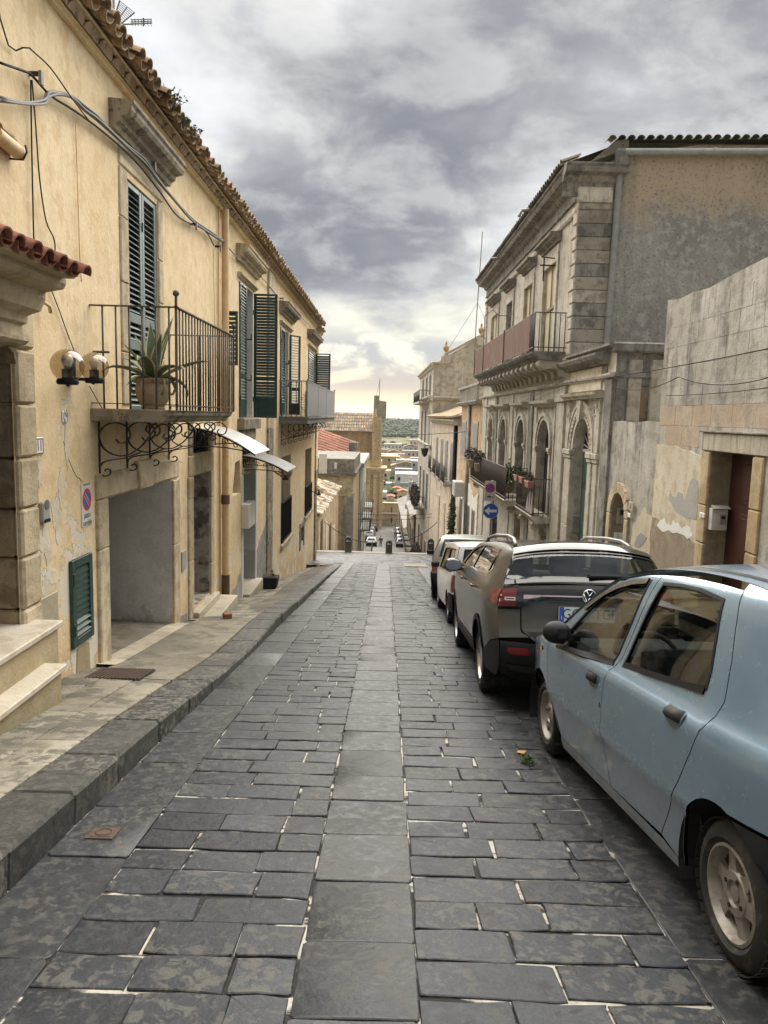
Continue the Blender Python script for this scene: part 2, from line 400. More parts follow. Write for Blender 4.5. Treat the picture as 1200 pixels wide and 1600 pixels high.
def stone_mesh(name, w, d, mat, h=0.06, jit=0.011, inset=0.004, rnd_=0.0035, seed=0):
    rg = random.Random(seed); hw, hd = w / 2, d / 2; c = min(hw, hd) * 0.07
    base = [(-hw + c, -hd), (0, -hd), (hw - c, -hd), (hw, -hd + c), (hw, hd - c), (hw - c, hd), (0, hd), (-hw + c, hd), (-hw, hd - c), (-hw, -hd + c)]
    base = [(x + rg.uniform(-jit, jit), y + rg.uniform(-jit, jit)) for x, y in base]
    n = len(base); b = MB(); vs = [(x, y, -h) for x, y in base]
    vs += [(x, y, -rnd_) for x, y in base]
    top = []
    for x, y in base:
        L = math.hypot(x / hw, y / hd); top.append((x * (1 - inset / hw), y * (1 - inset / hd), rg.uniform(-.0008, .0006)))
    vs += top; fs = []
    for r in range(2):
        for i in range(n): fs.append((r * n + i, r * n + (i + 1) % n, (r + 1) * n + (i + 1) % n, (r + 1) * n + i))
    fs.append(tuple(2 * n + i for i in range(n)))
    b.add(vs, fs); me = b.mesh(name, mat, smooth=30); return me, b
def slope_m(x, y, z, sx=1, sy=1, tx=0.0, ty=0.0, rot=0.0):
    ux = (XS + NS * tx).normalized(); uy = (US + NS * ty).normalized(); uz = ux.cross(uy).normalized()
    if rot: q = Matrix.Rotation(rot, 3, uz); ux, uy = q @ ux, q @ uy
    return mtx((x, y, z), ux * sx, uy * sy, uz)

# bed of the carriageway: one sheet, mortar between the stones
b = MB(); gy = [-9 + .25 * i for i in range(190)]; gx = [-1.66, -1.4, -1.2, -.9, -.6, -.28, 0, .155, .4, .65, .9, 1.18, 1.5, 1.8, 2.2, 2.6, 3.0, 3.2]
gy = [y for y in gy if y <= 38.2]
for y in gy:
    for x in gx: b.v.append(V((x, y, zr(y) - 0.010 + 0.008 * noise.noise((x * 3, y * 3, 0)))))
nx = len(gx)
for j in range(len(gy) - 1):
    for i in range(nx - 1): b.f.append([j * nx + i, j * nx + i + 1, (j + 1) * nx + i + 1, (j + 1) * nx + i]); b.mi.append(0)
for x0, x1, y0 in ((-16, -1.66, 27.3), (3.2, 9, 27.3)): b.quad((x0, y0, zr(y0) - .016), (x1, y0, zr(y0) - .016), (x1, 38.2, zr(38.2) - .016), (x0, 38.2, zr(38.2) - .016))
road = b.build('road', M_mortar, smooth=True); tag(road, kind='structure')
pool = [stone_mesh('sett', 0.40, 0.215, M_basalt, seed=i) for i in range(12)]
poolS = [stone_mesh('paving_slab', 0.425, 0.50, M_slab, jit=.006, seed=50 + i) for i in range(5)]
rest = MB(); nset = 0
def lay(x0, x1, y0, y1, tilt=0.006, slab=False, dz=0.0, far=False):
    global nset
    if slab: me, mb = random.choice(poolS); W, D = 0.425, 0.50; gap = 0.009
    else: me, mb = random.choice(pool); W, D = 0.40, 0.215; gap = random.uniform(.004, .013)
    sx = (x1 - x0 - gap) / W; sy = (y1 - y0 - random.uniform(.007, .024) * (0.5 if slab else 1)) / D * (1 + SLOPE ** 2 / 2)
    if random.random() < .5: sx = -sx; sy = -sy
    yc = (y0 + y1) / 2; M = slope_m((x0 + x1) / 2, yc, zr(yc) + dz + random.uniform(-.004, .003), sx, sy, random.gauss(0, tilt), random.gauss(0, tilt), random.gauss(0, .008))
    if slab and not far: piece('paving_slab', me, road, M)
    elif not slab and not far and y0 > 1.85 and nset < 300: nset += 1; piece('sett', me, road, M)
    else:
        base = len(rest.v); rest.v += [M @ p for p in mb.v]
        for f in mb.f: rest.f.append([base + i for i in f]); rest.mi.append(0)
def row(xa, xb, y0, y1, wmin, wmax):
    x = xa
    while x < xb - 0.05:
        ww = random.uniform(wmin, wmax)
        if xb - x - ww < wmin * .6: ww = xb - x
        lay(x, min(xb, x + ww), y0, y1); x += ww
def rows(xa, xb, ya, yb, dmin, dmax, wmin, wmax):
    out = []; y = ya
    while y < yb: d = random.uniform(dmin, dmax); out.append((y, xa, xb, d, wmin, wmax)); y += d
    return out
allr = rows(-1.2, -.285, 1.0, 28.5, .215, .25, .26, .46) + rows(.16, 1.18, 1.0, 28.5, .215, .25, .26, .52)
allr.sort()
for y, xa, xb, d, w0, w1 in allr: row(xa, xb, y, y + d, w0, w1)
for y, xa, xb, d, w0, w1 in rows(-1.2, -.285, -9, 1.0, .22, .25, .28, .46) + rows(.16, 1.18, -9, 1, .22, .25, .3, .5) + rows(1.78, 3.18, -3, 28, .3, .4, .4, .6):
    nset, k = 999, nset; row(xa, xb, y, y + d, w0, w1); nset = k
for xa, xb, l0, l1 in ((-.285, .16, .42, .58), (-1.6, -1.2, .55, .85), (1.18, 1.78, .7, 1.1)):
    y = -8.8
    while y < 28.4:
        d = random.uniform(l0, l1); lay(xa, xb, y, y + d, .003, True, far=(y < 1.4)); y += d
for y0 in [27.88 + .62 * i for i in range(16)]:                # the side street that crosses at the brow
    x = -14 - random.uniform(0, .5)
    while x < 6:
        d = random.uniform(.55, .85)
        if y0 > 28 or x > 3.2 or x + d < -1.7: lay(x, x + d, y0, y0 + .62, .006, True, far=True)
        x += d
o = rest.build('setts', M_basalt, road, smooth=50); tag(o, kind='stuff')

# raised pavement on the left
M_paver = masonry('limestone paver', (0.21, 0.19, 0.15), (0.28, 0.26, 0.21), (0.14, 0.125, 0.10), streak=None, spots=(0.075, 0.07, 0.058), spthr=0.50, spscale=2.6, grain=0.4, rand=0.13, rough=0.8)
M_bed = masonry('pavement bed', (0.10, 0.095, 0.08), (0.16, 0.145, 0.12), rough=0.95)
M_conc = masonry('ramp concrete', (0.17, 0.155, 0.12), (0.23, 0.205, 0.16), (0.12, 0.11, 0.085), spots=(0.26, 0.245, 0.20), spthr=0.60, spscale=3.0, rough=0.9)
M_lime = masonry('pale limestone', (0.42, 0.37, 0.28), (0.52, 0.47, 0.37), (0.33, 0.28, 0.2), spots=(0.2, 0.18, 0.14), spthr=0.64, grain=0.35, rand=0.1, rough=0.8)
b = MB(); ys = [-8 + .5 * i for i in range(72)] + [27.6]
ys = [y for y in ys if y <= 27.6]
for y in ys: b.v += [V((-1.64, y, zk(y) - .05)), V((-2.0, y, zk(y) - .022)), V((-2.95, y, min(zwb(y), zk(y) + .1) - .022)), V((-1.64, y, zr(y) - .3)), V((-2.95, y, zr(y) - .5))]
for j in range(len(ys) - 1):
    for i in (0, 1): b.f.append([5 * j + i, 5 * j + i + 1, 5 * j + i + 6, 5 * j + i + 5]); b.mi.append(0)
    b.f.append([5 * j, 5 * j + 5, 5 * j + 8, 5 * j + 3]); b.mi.append(0)
b.f.append([5 * (len(ys) - 1) + i for i in (0, 1, 2, 4, 3)]); b.mi.append(0)
pav = b.build('pavement', M_bed); tag(pav, kind='structure')
def zpv(x, y):                        # pavement surface
    t = max(0.0, min(1.0, (-1.6 - x) / 1.3)); return zk(y) * (1 - t) + zwb(y) * t
kerb_pool = [stone_mesh('kerb_stone', 0.35, 0.66, M_kerb, h=0.30, jit=.004, inset=.016, rnd_=.022, seed=90 + i)[0] for i in range(5)]
y = -8.0; joints = [3.747, 4.401, 5.237, 6.034, 6.812]
edges = []
while y < 3.0: edges.append(y); y += random.uniform(.62, .72)
edges += [3.05] + joints; y = 6.812
while y < 26.6: y += random.uniform(.62, .85); edges.append(y)
for y0, y1 in zip(edges, edges[1:]):
    yc = (y0 + y1) / 2; za, zb = zk(y0), zk(y1); uy = V((0, y1 - y0, zb - za)).normalized(); ux = V((1, 0, random.gauss(.012, .006))).normalized()
    piece('kerb_stone', random.choice(kerb_pool), pav, mtx((-1.775 + random.gauss(0, .006), yc, (za + zb) / 2), ux, uy * ((y1 - y0 - .008) / .66 * math.hypot(1, SLOPE)), ux.cross(uy)))
pv_pool = [stone_mesh('paving_tile', 0.31, 0.42, M_paver, h=0.03, jit=.003, inset=.006, rnd_=.004, seed=120 + i)[0] for i in range(6)]
for ci, (x0, x1) in enumerate(((-2.265, -1.955), (-2.575, -2.265), (-2.89, -2.575))):
    y = 1.6 + .17 * ci
    while y < 27.0:
        d = random.uniform(.38, .5)
        if not (7.05 < y + d / 2 < 10.75):
            xc, yc = (x0 + x1) / 2, y + d / 2
            c = V((xc, yc, zpv(xc, yc))); uy = V((0, d, zpv(xc, y + d) - zpv(xc, y))).normalized(); ux = V((x1 - x0, 0, zpv(x1, yc) - zpv(x0, yc))).normalized()
            piece('paving_tile', random.choice(pv_pool), pav, mtx(c, ux * ((x1 - x0 - .005) / .31), uy * ((d - .006) / .42 * 1.01), ux.cross(uy)))
        y += d
# concrete driveway across the pavement, with a pale threshold band
b = MB(); n = 18
for j in range(n + 1):
    y = 6.7 + 4.3 * j / n
    for i in range(5):
        x = -1.94 - .78 * i / 4; b.v.append(V((x, y, zpv(x, y) + .006 + .005 * noise.noise((x * 4, y * 4, 3)))))
for j in range(n):
    for i in range(4): b.f.append([5 * j + i, 5 * j + i + 1, 5 * j + i + 6, 5 * j + i + 5]); b.mi.append(0)
base = len(b.v); b.v += [v - V((0, 0, .07)) for v in b.v]
for j in range(n): b.f += [[5 * j, 5 * j + 5, base + 5 * j + 5, base + 5 * j]]; b.mi.append(0)
for i in range(4):
    for r_ in (0, 5 * n): b.f.append([r_ + i, r_ + i + 1, base + r_ + i + 1, base + r_ + i]); b.mi.append(0)
b.build('driveway', M_conc, pav, smooth=40)
b = MB()
for j in range(n + 1):
    y = 7.35 + 2.85 * j / n
    for x in (-2.70, -2.93): b.v.append(V((x, y, zpv(x, y) + .010)))
for j in range(n): b.f.append([2 * j, 2 * j + 1, 2 * j + 3, 2 * j + 2]); b.mi.append(0)
b.build('threshold_band', M_lime, pav)
# low pavement on the right, behind the parked cars
b = MB()
for y in [-6 + 1.0 * i for i in range(35)]: b.v += [V((3.18, y, zr(y) + .12)), V((4.75, y, zr(y) + .13)), V((3.18, y, zr(y) - .3))]
for j in range(34): b.f.append([3 * j, 3 * j + 1, 3 * j + 4, 3 * j + 3]); b.f.append([3 * j, 3 * j + 3, 3 * j + 5, 3 * j + 2]); b.mi += [0, 0]
pv2 = b.build('pavement', M_bed); tag(pv2, kind='structure')
kr = stone_mesh('kerb_stone', 0.30, 0.9, M_kerb, h=0.25, jit=.004, inset=.014, rnd_=.02, seed=140)[0]
for i in range(38):
    y = -6 + .91 * i; piece('kerb_stone', kr, pv2, slope_m(3.30, y + .45, zr(y + .45) + .15, 1, 1))
pr_ = stone_mesh('paving_tile', 0.5, 0.5, M_paver, h=0.03, jit=.003, inset=.006, rnd_=.004, seed=150)[0]
for i in range(58):
    for k in range(2): y = -1 + .505 * i; x = 3.71 + .505 * k; piece('paving_tile', pr_, pv2, slope_m(x, y, zr(y) + .145, 1, 1.01))

# beyond the brow: steps and the lower street
def zlow(y):
    return lerp([(38.2, -5.40), (66, -11.6), (114, -18.3), (143, -20.0), (170, -21.5)], y)
M_step = masonry('pale step stone', (0.20, 0.185, 0.16), (0.27, 0.25, 0.215), spots=(0.10, 0.095, 0.085), rough=0.85)
b = MB(); nst = 40
b.box(-16, 9, 38.05, 38.5, -5.9, zr(38.05) + .012)
for i in range(nst):
    y0 = 38.5 + 27.5 * i / nst; y1 = 38.5 + 27.5 * (i + 1) / nst; z1 = -5.45 - 6.1 * i / nst
    b.box(-2.9, 3.9, y0, y1 + .02, z1 - .5, z1 - .155)
o = b.build('steps', M_step); tag(o, kind='structure')
M_asph = masonry('street asphalt', (0.10, 0.10, 0.10), (0.14, 0.138, 0.132), rough=0.85)
b = MB(); yl = [66, 80, 100, 114, 130, 143, 150]
for y in yl: b.v += [V((-9, y, zlow(y))), V((9, y, zlow(y)))]
for j in range(len(yl) - 1): b.f.append([2 * j, 2 * j + 1, 2 * j + 3, 2 * j + 2]); b.mi.append(0)
o = b.build('lower_street', M_asph); tag(o, kind='structure')
# the land: one sheet to the horizon
def zland(x, y):
    d = math.hypot(x, y - 0)
    if y < 150: base = lerp([(-400, 12), (-9, -1.2), (38, -9.5), (66, -14), (114, -19), (150, -21.6)], y)
    else: base = lerp([(150, -21.6), (200, -23.5), (450, -28), (640, -31), (720, -30), (820, -26), (1000, -19), (1350, -8), (1500, -6.5), (1750, -12), (2600, -60), (4200, -75), (6200, -24), (7000, -40), (20000, -160)], d)
    amp = lerp([(150, 0), (650, .6), (1000, 5), (1500, 4), (1800, 6), (4200, 10), (6200, 8), (20000, 20)], d)
    return base + amp * (noise.noise((x * .0022, y * .0022, 1.3)) + .5 * noise.noise((x * .006, y * .006, 4.3)))
def land_mat():
    m, T, bs = new_mat('land'); p = pos(T)
    x, y, z = T.xyz(p)
    n1 = T.noise(p, 0.008, 6.0, 0.6, 0.4); n2 = T.noise(p, 0.03, 6.0, 0.65)
    c = T.mix(T.smooth(n1, 0.42, 0.56), (0.055, 0.062, 0.030), (0.155, 0.140, 0.080))
    c = T.mix(T.smooth(n2, 0.5, 0.66), c, (0.035, 0.045, 0.020))
    c = T.mix(T.smooth(n1, 0.62, 0.66), c, (0.26, 0.21, 0.14))
    T.put(bs.inputs['Base Color'], c); bs.inputs['Roughness'].default_value = 1.0; bs.inputs['Specular IOR Level'].default_value = 0.1; return m
b = MB(); rs = [-400, -60, -9, 20, 38, 66, 90, 114, 140, 160, 200, 260, 330, 450, 550, 640, 720] + [760 + 45 * i for i in range(24)] + [1900, 2200, 2700, 3400, 4200, 4800, 5300, 5700, 6000, 6300, 6700, 6900]
nx = 81
for r_ in rs:
    for i in range(nx):
        t = (i / (nx - 1) * 2 - 1); t = t * abs(t) ** .9
        ww = max(300, abs(r_) * 1.3); x = t * ww
        z = zland(x, r_) if r_ > 150 else zland(x, r_) - 0.0
        if r_ < 170 and abs(x) < 12: z -= 1.5
        b.v.append(V((x, r_, z)))
for j in range(len(rs) - 1):
    for i in range(nx - 1): b.f.append([j * nx + i, j * nx + i + 1, (j + 1) * nx + i + 1, (j + 1) * nx + i]); b.mi.append(0)
o = b.build('ground', land_mat(), smooth=True); tag(o, kind='structure')
# ------------------------------------------------------------------ the cream townhouse on the left
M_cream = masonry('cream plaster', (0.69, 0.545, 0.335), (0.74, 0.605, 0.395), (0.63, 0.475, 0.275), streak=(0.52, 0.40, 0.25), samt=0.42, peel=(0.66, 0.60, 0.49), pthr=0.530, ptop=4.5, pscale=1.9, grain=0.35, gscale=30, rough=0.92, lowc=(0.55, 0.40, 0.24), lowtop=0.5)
M_ochre = masonry('old limestone', (0.46, 0.38, 0.25), (0.56, 0.48, 0.34), (0.36, 0.29, 0.19), streak=(0.20, 0.17, 0.13), samt=0.5, sscale=1.6, spots=(0.09, 0.08, 0.065), spthr=0.63, spscale=7, grain=0.6, gscale=35, rand=0.1)
M_sill = masonry('dark weathered limestone', (0.26, 0.225, 0.17), (0.38, 0.33, 0.25), (0.17, 0.15, 0.115), spots=(0.05, 0.047, 0.04), spthr=0.56, spscale=5, grain=0.7, gscale=40, streak=(0.10, 0.09, 0.075), samt=0.6, sscale=2)
M_tuff = masonry('brown tuff block', (0.22, 0.165, 0.10), (0.30, 0.235, 0.15), (0.15, 0.11, 0.07), spots=(0.10, 0.085, 0.065), spthr=0.58, spscale=6, grain=1.0, gscale=40, rand=0.2)
M_greyin = masonry('grey passage plaster', (0.66, 0.64, 0.60), (0.72, 0.70, 0.66), (0.60, 0.575, 0.53), grain=0.2, lowc=(0.42, 0.37, 0.29), lowtop=0.35)
M_stained = masonry('stained reveal', (0.40, 0.37, 0.32), (0.50, 0.47, 0.41), (0.26, 0.21, 0.15), spots=(0.075, 0.055, 0.045), spthr=0.52, spscale=4.0, grain=0.4)
M_cement = masonry('bare cement', (0.23, 0.225, 0.21), (0.31, 0.30, 0.28), (0.40, 0.375, 0.33), grain=0.5, spots=(0.15, 0.14, 0.12), spthr=0.6)
M_marble = masonry('worn marble', (0.50, 0.45, 0.36), (0.58, 0.53, 0.44), (0.42, 0.36, 0.27), grain=0.1, rough=0.55, moss=(0.13, 0.14, 0.07), mtop=0.3)
M_white = masonry('white plaster', (0.62, 0.60, 0.55), (0.70, 0.68, 0.63), streak=(0.42, 0.39, 0.34), samt=0.4, grain=0.2)
M_green = plain('dark green paint', (0.020, 0.052, 0.043), 0.42, var=0.2, vscale=9, dirt=(0.06, 0.075, 0.065), dirt_amt=0.35)
M_greygreen = plain('grey green paint', (0.105, 0.145, 0.140), 0.5, var=0.15, dirt=(0.16, 0.17, 0.16), dirt_amt=0.4)
M_doorgreen = plain('blackish green door', (0.012, 0.024, 0.020), 0.5)
M_void = plain('dark room', (0.010, 0.010, 0.011), 0.9)
M_iron = plain('wrought iron', (0.022, 0.020, 0.019), 0.6, 0.2, var=0.3, vscale=20, dirt=(0.10, 0.055, 0.03), dirt_amt=0.55)
M_rail = plain('weathered railing', (0.085, 0.072, 0.062), 0.6, 0.2, var=0.25, vscale=20, dirt=(0.14, 0.075, 0.04), dirt_amt=0.5)
M_zinc = plain('painted zinc', (0.22, 0.235, 0.25), 0.5, 0.2, var=0.1, vscale=4, dirt=(0.15, 0.13, 0.11), dirt_amt=0.4)
M_steel = plain('dull galvanised steel', (0.27, 0.27, 0.26), 0.6, 0.15, var=0.15, dirt=(.2, .18, .15), dirt_amt=.4)
M_cable = plain('grey cable', (0.20, 0.205, 0.205), 0.6, var=0.2, vscale=12); M_black = plain('black rubber', (0.010, 0.010, 0.011), 0.6, spec=.2)
M_tile = masonry('aged roof tile', (0.30, 0.215, 0.135), (0.40, 0.30, 0.20), (0.22, 0.145, 0.085), spots=(0.10, 0.095, 0.08), spthr=0.54, spscale=8, grain=0.5, rand=0.28)
M_tilered = masonry('red roof tile', (0.21, 0.085, 0.055), (0.28, 0.125, 0.085), (0.155, 0.062, 0.042), spots=(0.12, 0.08, 0.06), spthr=0.60, spscale=8, grain=0.4, rand=0.15)
M_pipe = plain('cream pipe paint', (0.60, 0.44, 0.24), 0.6, var=0.12, vscale=3, dirt=(0.36, 0.19, 0.08), dirt_amt=0.35)
M_whitep = plain('white enamel', (0.72, 0.72, 0.70), 0.35, var=0.05); M_greyp = plain('grey plastic', (0.34, 0.34, 0.33), 0.5)

house = thing('townhouse', (XL, 14, zr(14)), 'long cream plastered townhouse with green louvred shutters and iron balcony lining the left side', 'house')
def WL(u, v): return V((XL, u, v))
YE = 30.55
out = [(-6, zwb(-6) - .4)] + [(y, zwb(y) - .4) for y in (0, 6, 12, 18, 24)] + [(YE, zwb(YE) - .6), (YE, 5.0), (-6, 5.0)]
portal_h = rect(4.35, 5.83, -.35, 2.1); garage_h = rect(7.70, 10.05, -1.9, .74); door2_h = rect(11.13, 12.2, -1.32, .69); tran2_h = rect(11.15, 12.17, 1.02, 1.41)
niche_h = [(14.04, .09), (14.86, .07), (14.74, .73), (14.30, .70)]; door3_h = rect(15.08, 16.5, -2.05, .40); tran3_h = rect(15.0, 16.45, .58, 1.0)
g1_h = rect(20.5, 22.5, -1.93, .45); g2_h = rect(26.4, 28.6, -1.95, .40); sm_h = rect(25.2, 26.1, -2.75, -2.2)
w1_h = rect(8.49, 9.56, 1.62, 4.14); w2_h = rect(14.66, 16.1, 1.54, 4.12); w3_h = rect(20.1, 21.75, 1.60, 3.90); w4_h = rect(27.0, 29.4, 1.6, 3.95)
holes = [portal_h, garage_h, door2_h, tran2_h, niche_h, door3_h, tran3_h, g1_h, g2_h, sm_h, w1_h, w2_h, w3_h, w4_h]
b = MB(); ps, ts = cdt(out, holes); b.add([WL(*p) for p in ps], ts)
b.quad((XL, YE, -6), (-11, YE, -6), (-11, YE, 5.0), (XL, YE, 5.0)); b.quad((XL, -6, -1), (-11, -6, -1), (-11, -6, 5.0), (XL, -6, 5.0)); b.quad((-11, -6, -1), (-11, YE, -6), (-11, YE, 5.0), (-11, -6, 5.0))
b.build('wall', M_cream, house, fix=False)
def reveal(h, depth, mat, name='reveal', back=None, backname='door', skip=()):
    r = MB(); q = [WL(*p) for p in h]; n = len(q); d = V((-depth, 0, 0))
    for i in range(n):
        if i not in skip: r.quad(q[i], q[(i + 1) % n], q[(i + 1) % n] + d, q[i] + d)
    o = r.build(name, mat, house)
    if back: MB().add([p + d * .985 for p in q], [tuple(range(n))]).build(backname, back, house)
    return o
reveal(door2_h, .42, M_stained, back=M_doorgreen); reveal(tran2_h, .18, M_sill, back=M_void, backname='transom_window')
reveal(niche_h, .14, M_cream, back=M_cement, backname='niche'); reveal(door3_h, .40, masonry('white reveal', (0.5, 0.5, 0.49), (0.6, 0.6, 0.58), grain=.15, lowc=(.35, .34, .32)), back=M_doorgreen)
reveal(tran3_h, .2, M_cream, back=M_void, backname='transom_window'); reveal(g1_h, .22, M_cream, back=M_zinc, backname='window'); reveal(g2_h, .22, M_cream, back=M_zinc, backname='window'); reveal(sm_h, .2, M_sill, back=M_void, backname='window')
reveal(w1_h, .15, M_cream, back=M_void, backname='window'); 
for h in (w2_h, w3_h, w4_h): reveal(h, .28, M_greyin, back=M_void, backname='window')
# garage passage
b = MB(); x1 = -3.80
b.quad((XL, 10.05, -2), (x1, 10.05, -2), (x1, 10.05, .74), (XL, 10.05, .74)); b.quad((XL, 7.7, -2), (x1, 7.7, -2), (x1, 7.7, .74), (XL, 7.7, .74)); b.quad((XL, 7.7, .74), (XL, 10.05, .74), (x1, 10.05, .74), (x1, 7.7, .74))
b.build('passage_wall', M_greyin, house)
b = MB()
for j in range(9):
    y = 7.7 + 2.35 * j / 8
    for i in range(4): x = -2.92 - .9 * i / 3; b.v.append(V((x, y, zwb(y) + .006 + .05 * i / 3 + .008 * noise.noise((x * 5, y * 5, 1)))))
for j in range(8):
    for i in range(3): b.f.append([4 * j + i, 4 * j + i + 1, 4 * j + i + 5, 4 * j + i + 4]); b.mi.append(0)
b.build('passage_floor', M_conc, house, smooth=True)
b = MB(); b.box(x1 - .06, x1, 7.7, 10.05, -1.6, .72)
for k in range(10): b.box(x1, x1 + .012, 7.72 + .233 * k, 7.72 + .233 * k + .012, -1.5, .72)
b.build('garage_door', M_doorgreen, house)
def block(name, y0, y1, z0, z1, t, mat, x=XL, bev=.012, parent=None, back=.03):
    return MB().box(x - back, x + t, y0, y1, z0, z1).build(name, mat, parent or house, bev=bev)
# stone surround of the passage: jambs, two lintel blocks, keystone
def jamb(y0, y1, zt, name='jamb_stone', t=.035, mat=None, lens=(.5, .75), zb=None):
    z = zb if zb is not None else zwb((y0 + y1) / 2) - .1
    while z < zt - .05:
        z1 = min(zt, z + random.uniform(*lens))
        if zt - z1 < .2: z1 = zt
        block(name, y0, y1, z, z1 - .006, t + random.uniform(-.004, .004), mat or M_ochre); z = z1
jamb(7.42, 7.69, .75, lens=(.9, 1.3)); jamb(10.06, 10.34, .73, lens=(.9, 1.3))
for y0, y1 in ((7.42, 8.62), (9.10, 10.34)): block('lintel_stone', y0, y1, .755, 1.01, .035, M_ochre)
MB().prism([(8.63, .745), (9.09, .745), (9.13, 1.07), (8.58, 1.07)], None, (.075, 0, 0), lambda u, v: V((XL - .01, u, v))).build('keystone', M_ochre, house, bev=.01)
# door 2
jamb(10.86, 11.12, .70, lens=(.8, 1.1)); jamb(12.21, 12.42, .70, lens=(.8, 1.1)); block('lintel_stone', 10.9, 12.42, .70, 1.0, .03, M_ochre); block('jamb_stone', 10.92, 11.14, 1.01, 1.5, .025, M_sill)
block('jamb_stone', 12.2, 12.4, 1.01, 1.5, .025, M_ochre)
b = MB()
for k in range(7): y = 11.2 + .16 * k; b.tube([(XL - .08, y, 1.02), (XL - .08, y, 1.41)], .008, 5)
b.build('transom_bars', M_iron, house)
b = MB(); b.box(XL - .40, XL - .36, 11.16, 11.63, -1.25, .66); b.box(XL - .40, XL - .37, 11.65, 12.17, -1.25, .66)
for y in (11.22, 11.71):
    for z0, z1 in ((-1.1, -.4), (-.3, .55)): b.box(XL - .37, XL - .345, y, y + .34, z0, z1)
b.build('door_leaf', M_doorgreen, house, bev=.01)
block('step', 11.05, 12.45, -1.78, -1.36, .12, M_marble, bev=.01, back=.5); block('step', 10.98, 12.75, -2.1, zpv(-2.7, 11.9) + .10, .36, M_marble, bev=.01)
# door 3
block('white_frame', 14.92, 15.07, -2.35, .42, .02, M_white); block('white_frame', 16.51, 16.62, -2.5, .42, .015, M_white); block('lintel_stone', 14.95, 16.6, .42, .56, .03, M_ochre)
b = MB()
for k in range(6): y = 15.1 + .25 * k; b.tube([(XL - .1, y, .58), (XL - .1, y, 1.0)], .012, 5)
for z in (.7, .86): b.tube([(XL - .1, 15.0, z), (XL - .1, 16.45, z)], .010, 5)
b.build('transom_bars', M_iron, house)
block('step', 15.0, 16.62, -2.6, -2.03, .16, M_marble, bev=.01, back=.4)
# cement patches at the foot of the wall
def patch(pts, mat, t=.006, name='cement_patch'):
    MB().prism(pts, None, (t, 0, 0), lambda u, v: V((XL + .001, u, v))).build(name, mat, house)
def jag(pts, a, seed=1):
    rg = random.Random(seed); q = resample(pts, .12); return [(u + rg.uniform(-a, a), v + rg.uniform(-a, a)) for u, v in q]
patch(jag([(16.65, -2.62), (17.95, -2.8), (17.95, -.95), (17.4, -1.15), (16.9, -1.3), (16.65, -1.45)], .03, 3), M_cement)
patch(jag([(13.3, -2.15), (14.85, -2.35), (14.85, -1.45), (14.4, -1.7), (13.8, -1.75), (13.3, -1.72)], .03, 4), M_cement)
patch(jag([(12.45, -2.0), (12.95, -2.05), (12.95, -1.55), (12.45, -1.5)], .02, 5), M_cement)
patch(jag([(10.4, -1.75), (10.8, -1.8), (10.8, -1.3), (10.4, -1.25)], .02, 6), M_cement)
patch(jag([(6.86, -.95), (7.2, -1.0), (7.18, -.62), (6.88, -.60)], .01, 7), masonry('ochre render', (.34, .27, .17), (.42, .34, .22)))
# flaked paint and old repairs
def blob(cy_, cz, ry, rz, seed, n=44, rough=.55):
    o_ = seed * 7.3; return [(cy_ + ry * math.cos(t) * (1 + rough * 1.6 * noise.noise((math.cos(t) * 1.5 + o_, math.sin(t) * 1.5, 0)) + rough * .8 * noise.noise((math.cos(t) * 5 + o_, math.sin(t) * 5, 3))), cz + rz * math.sin(t) * (1 + rough * 1.6 * noise.noise((math.cos(t) * 1.5 + o_, math.sin(t) * 1.5, 9)) + rough * .8 * noise.noise((math.cos(t) * 5 + o_, math.sin(t) * 5, 5)))) for t in [2 * math.pi * i / n for i in range(n)]]
M_flakeL = masonry('pale undercoat', (.60, .54, .44), (.68, .63, .54), (.54, .46, .34), grain=.4, spots=(.62, .47, .27), spthr=.55, spscale=14)
for k, (px, py, ry, rz) in enumerate(((68, 850, .10, .22), (88, 800, .09, .22), (95, 768, .05, .16), (62, 740, .04, .12), (75, 905, .12, .12), (116, 862, .05, .10), (275, 880, .10, .16), (103, 700, .035, .16), (58, 1010, .06, .2), (284, 800, .06, .14))):
    p = LP(px, py); patch(blob(p.y, p.z, ry, rz, k + 1), M_flakeL, .0025, 'flaked_paint')
M_crack = plain('hairline crack', (.20, .145, .085), .95)
for k, pts in enumerate((((99, 690), (108, 720), (118, 742), (128, 752)), ((300, 560), (306, 600), (303, 640)), ((250, 700), (262, 716), (284, 722)), ((430, 640), (433, 680), (429, 720)))):
    q = catmull([(LP(*p).y, LP(*p).z) for p in pts], 6); q = [(y_ + .02 * noise.noise((i * .9, k, 0)), z_ + .02 * noise.noise((i * .9, k, 5))) for i, (y_, z_) in enumerate(q)]
    b = MB(); b.tube([V((XL + .0005, y_, z_)) for y_, z_ in q], .0035, 4); b.build('crack', M_crack, house)
# pilaster strips
z = -2.9
while z < 4.9:
    z1 = min(4.95, z + random.uniform(.45, .75)); block('pilaster_stone', 17.97, 18.75, z, z1 - .008, .05 + random.uniform(-.006, .006), M_sill if z < 1.2 else M_ochre); z = z1
z = -5.0
while z < 4.6:
    z1 = min(4.7, z + random.uniform(.5, .7)); block('pilaster_stone', 29.9, 30.56, z, z1 - .008, .06 + random.uniform(-.006, .006), M_sill if z < -1 else M_cream); z = z1
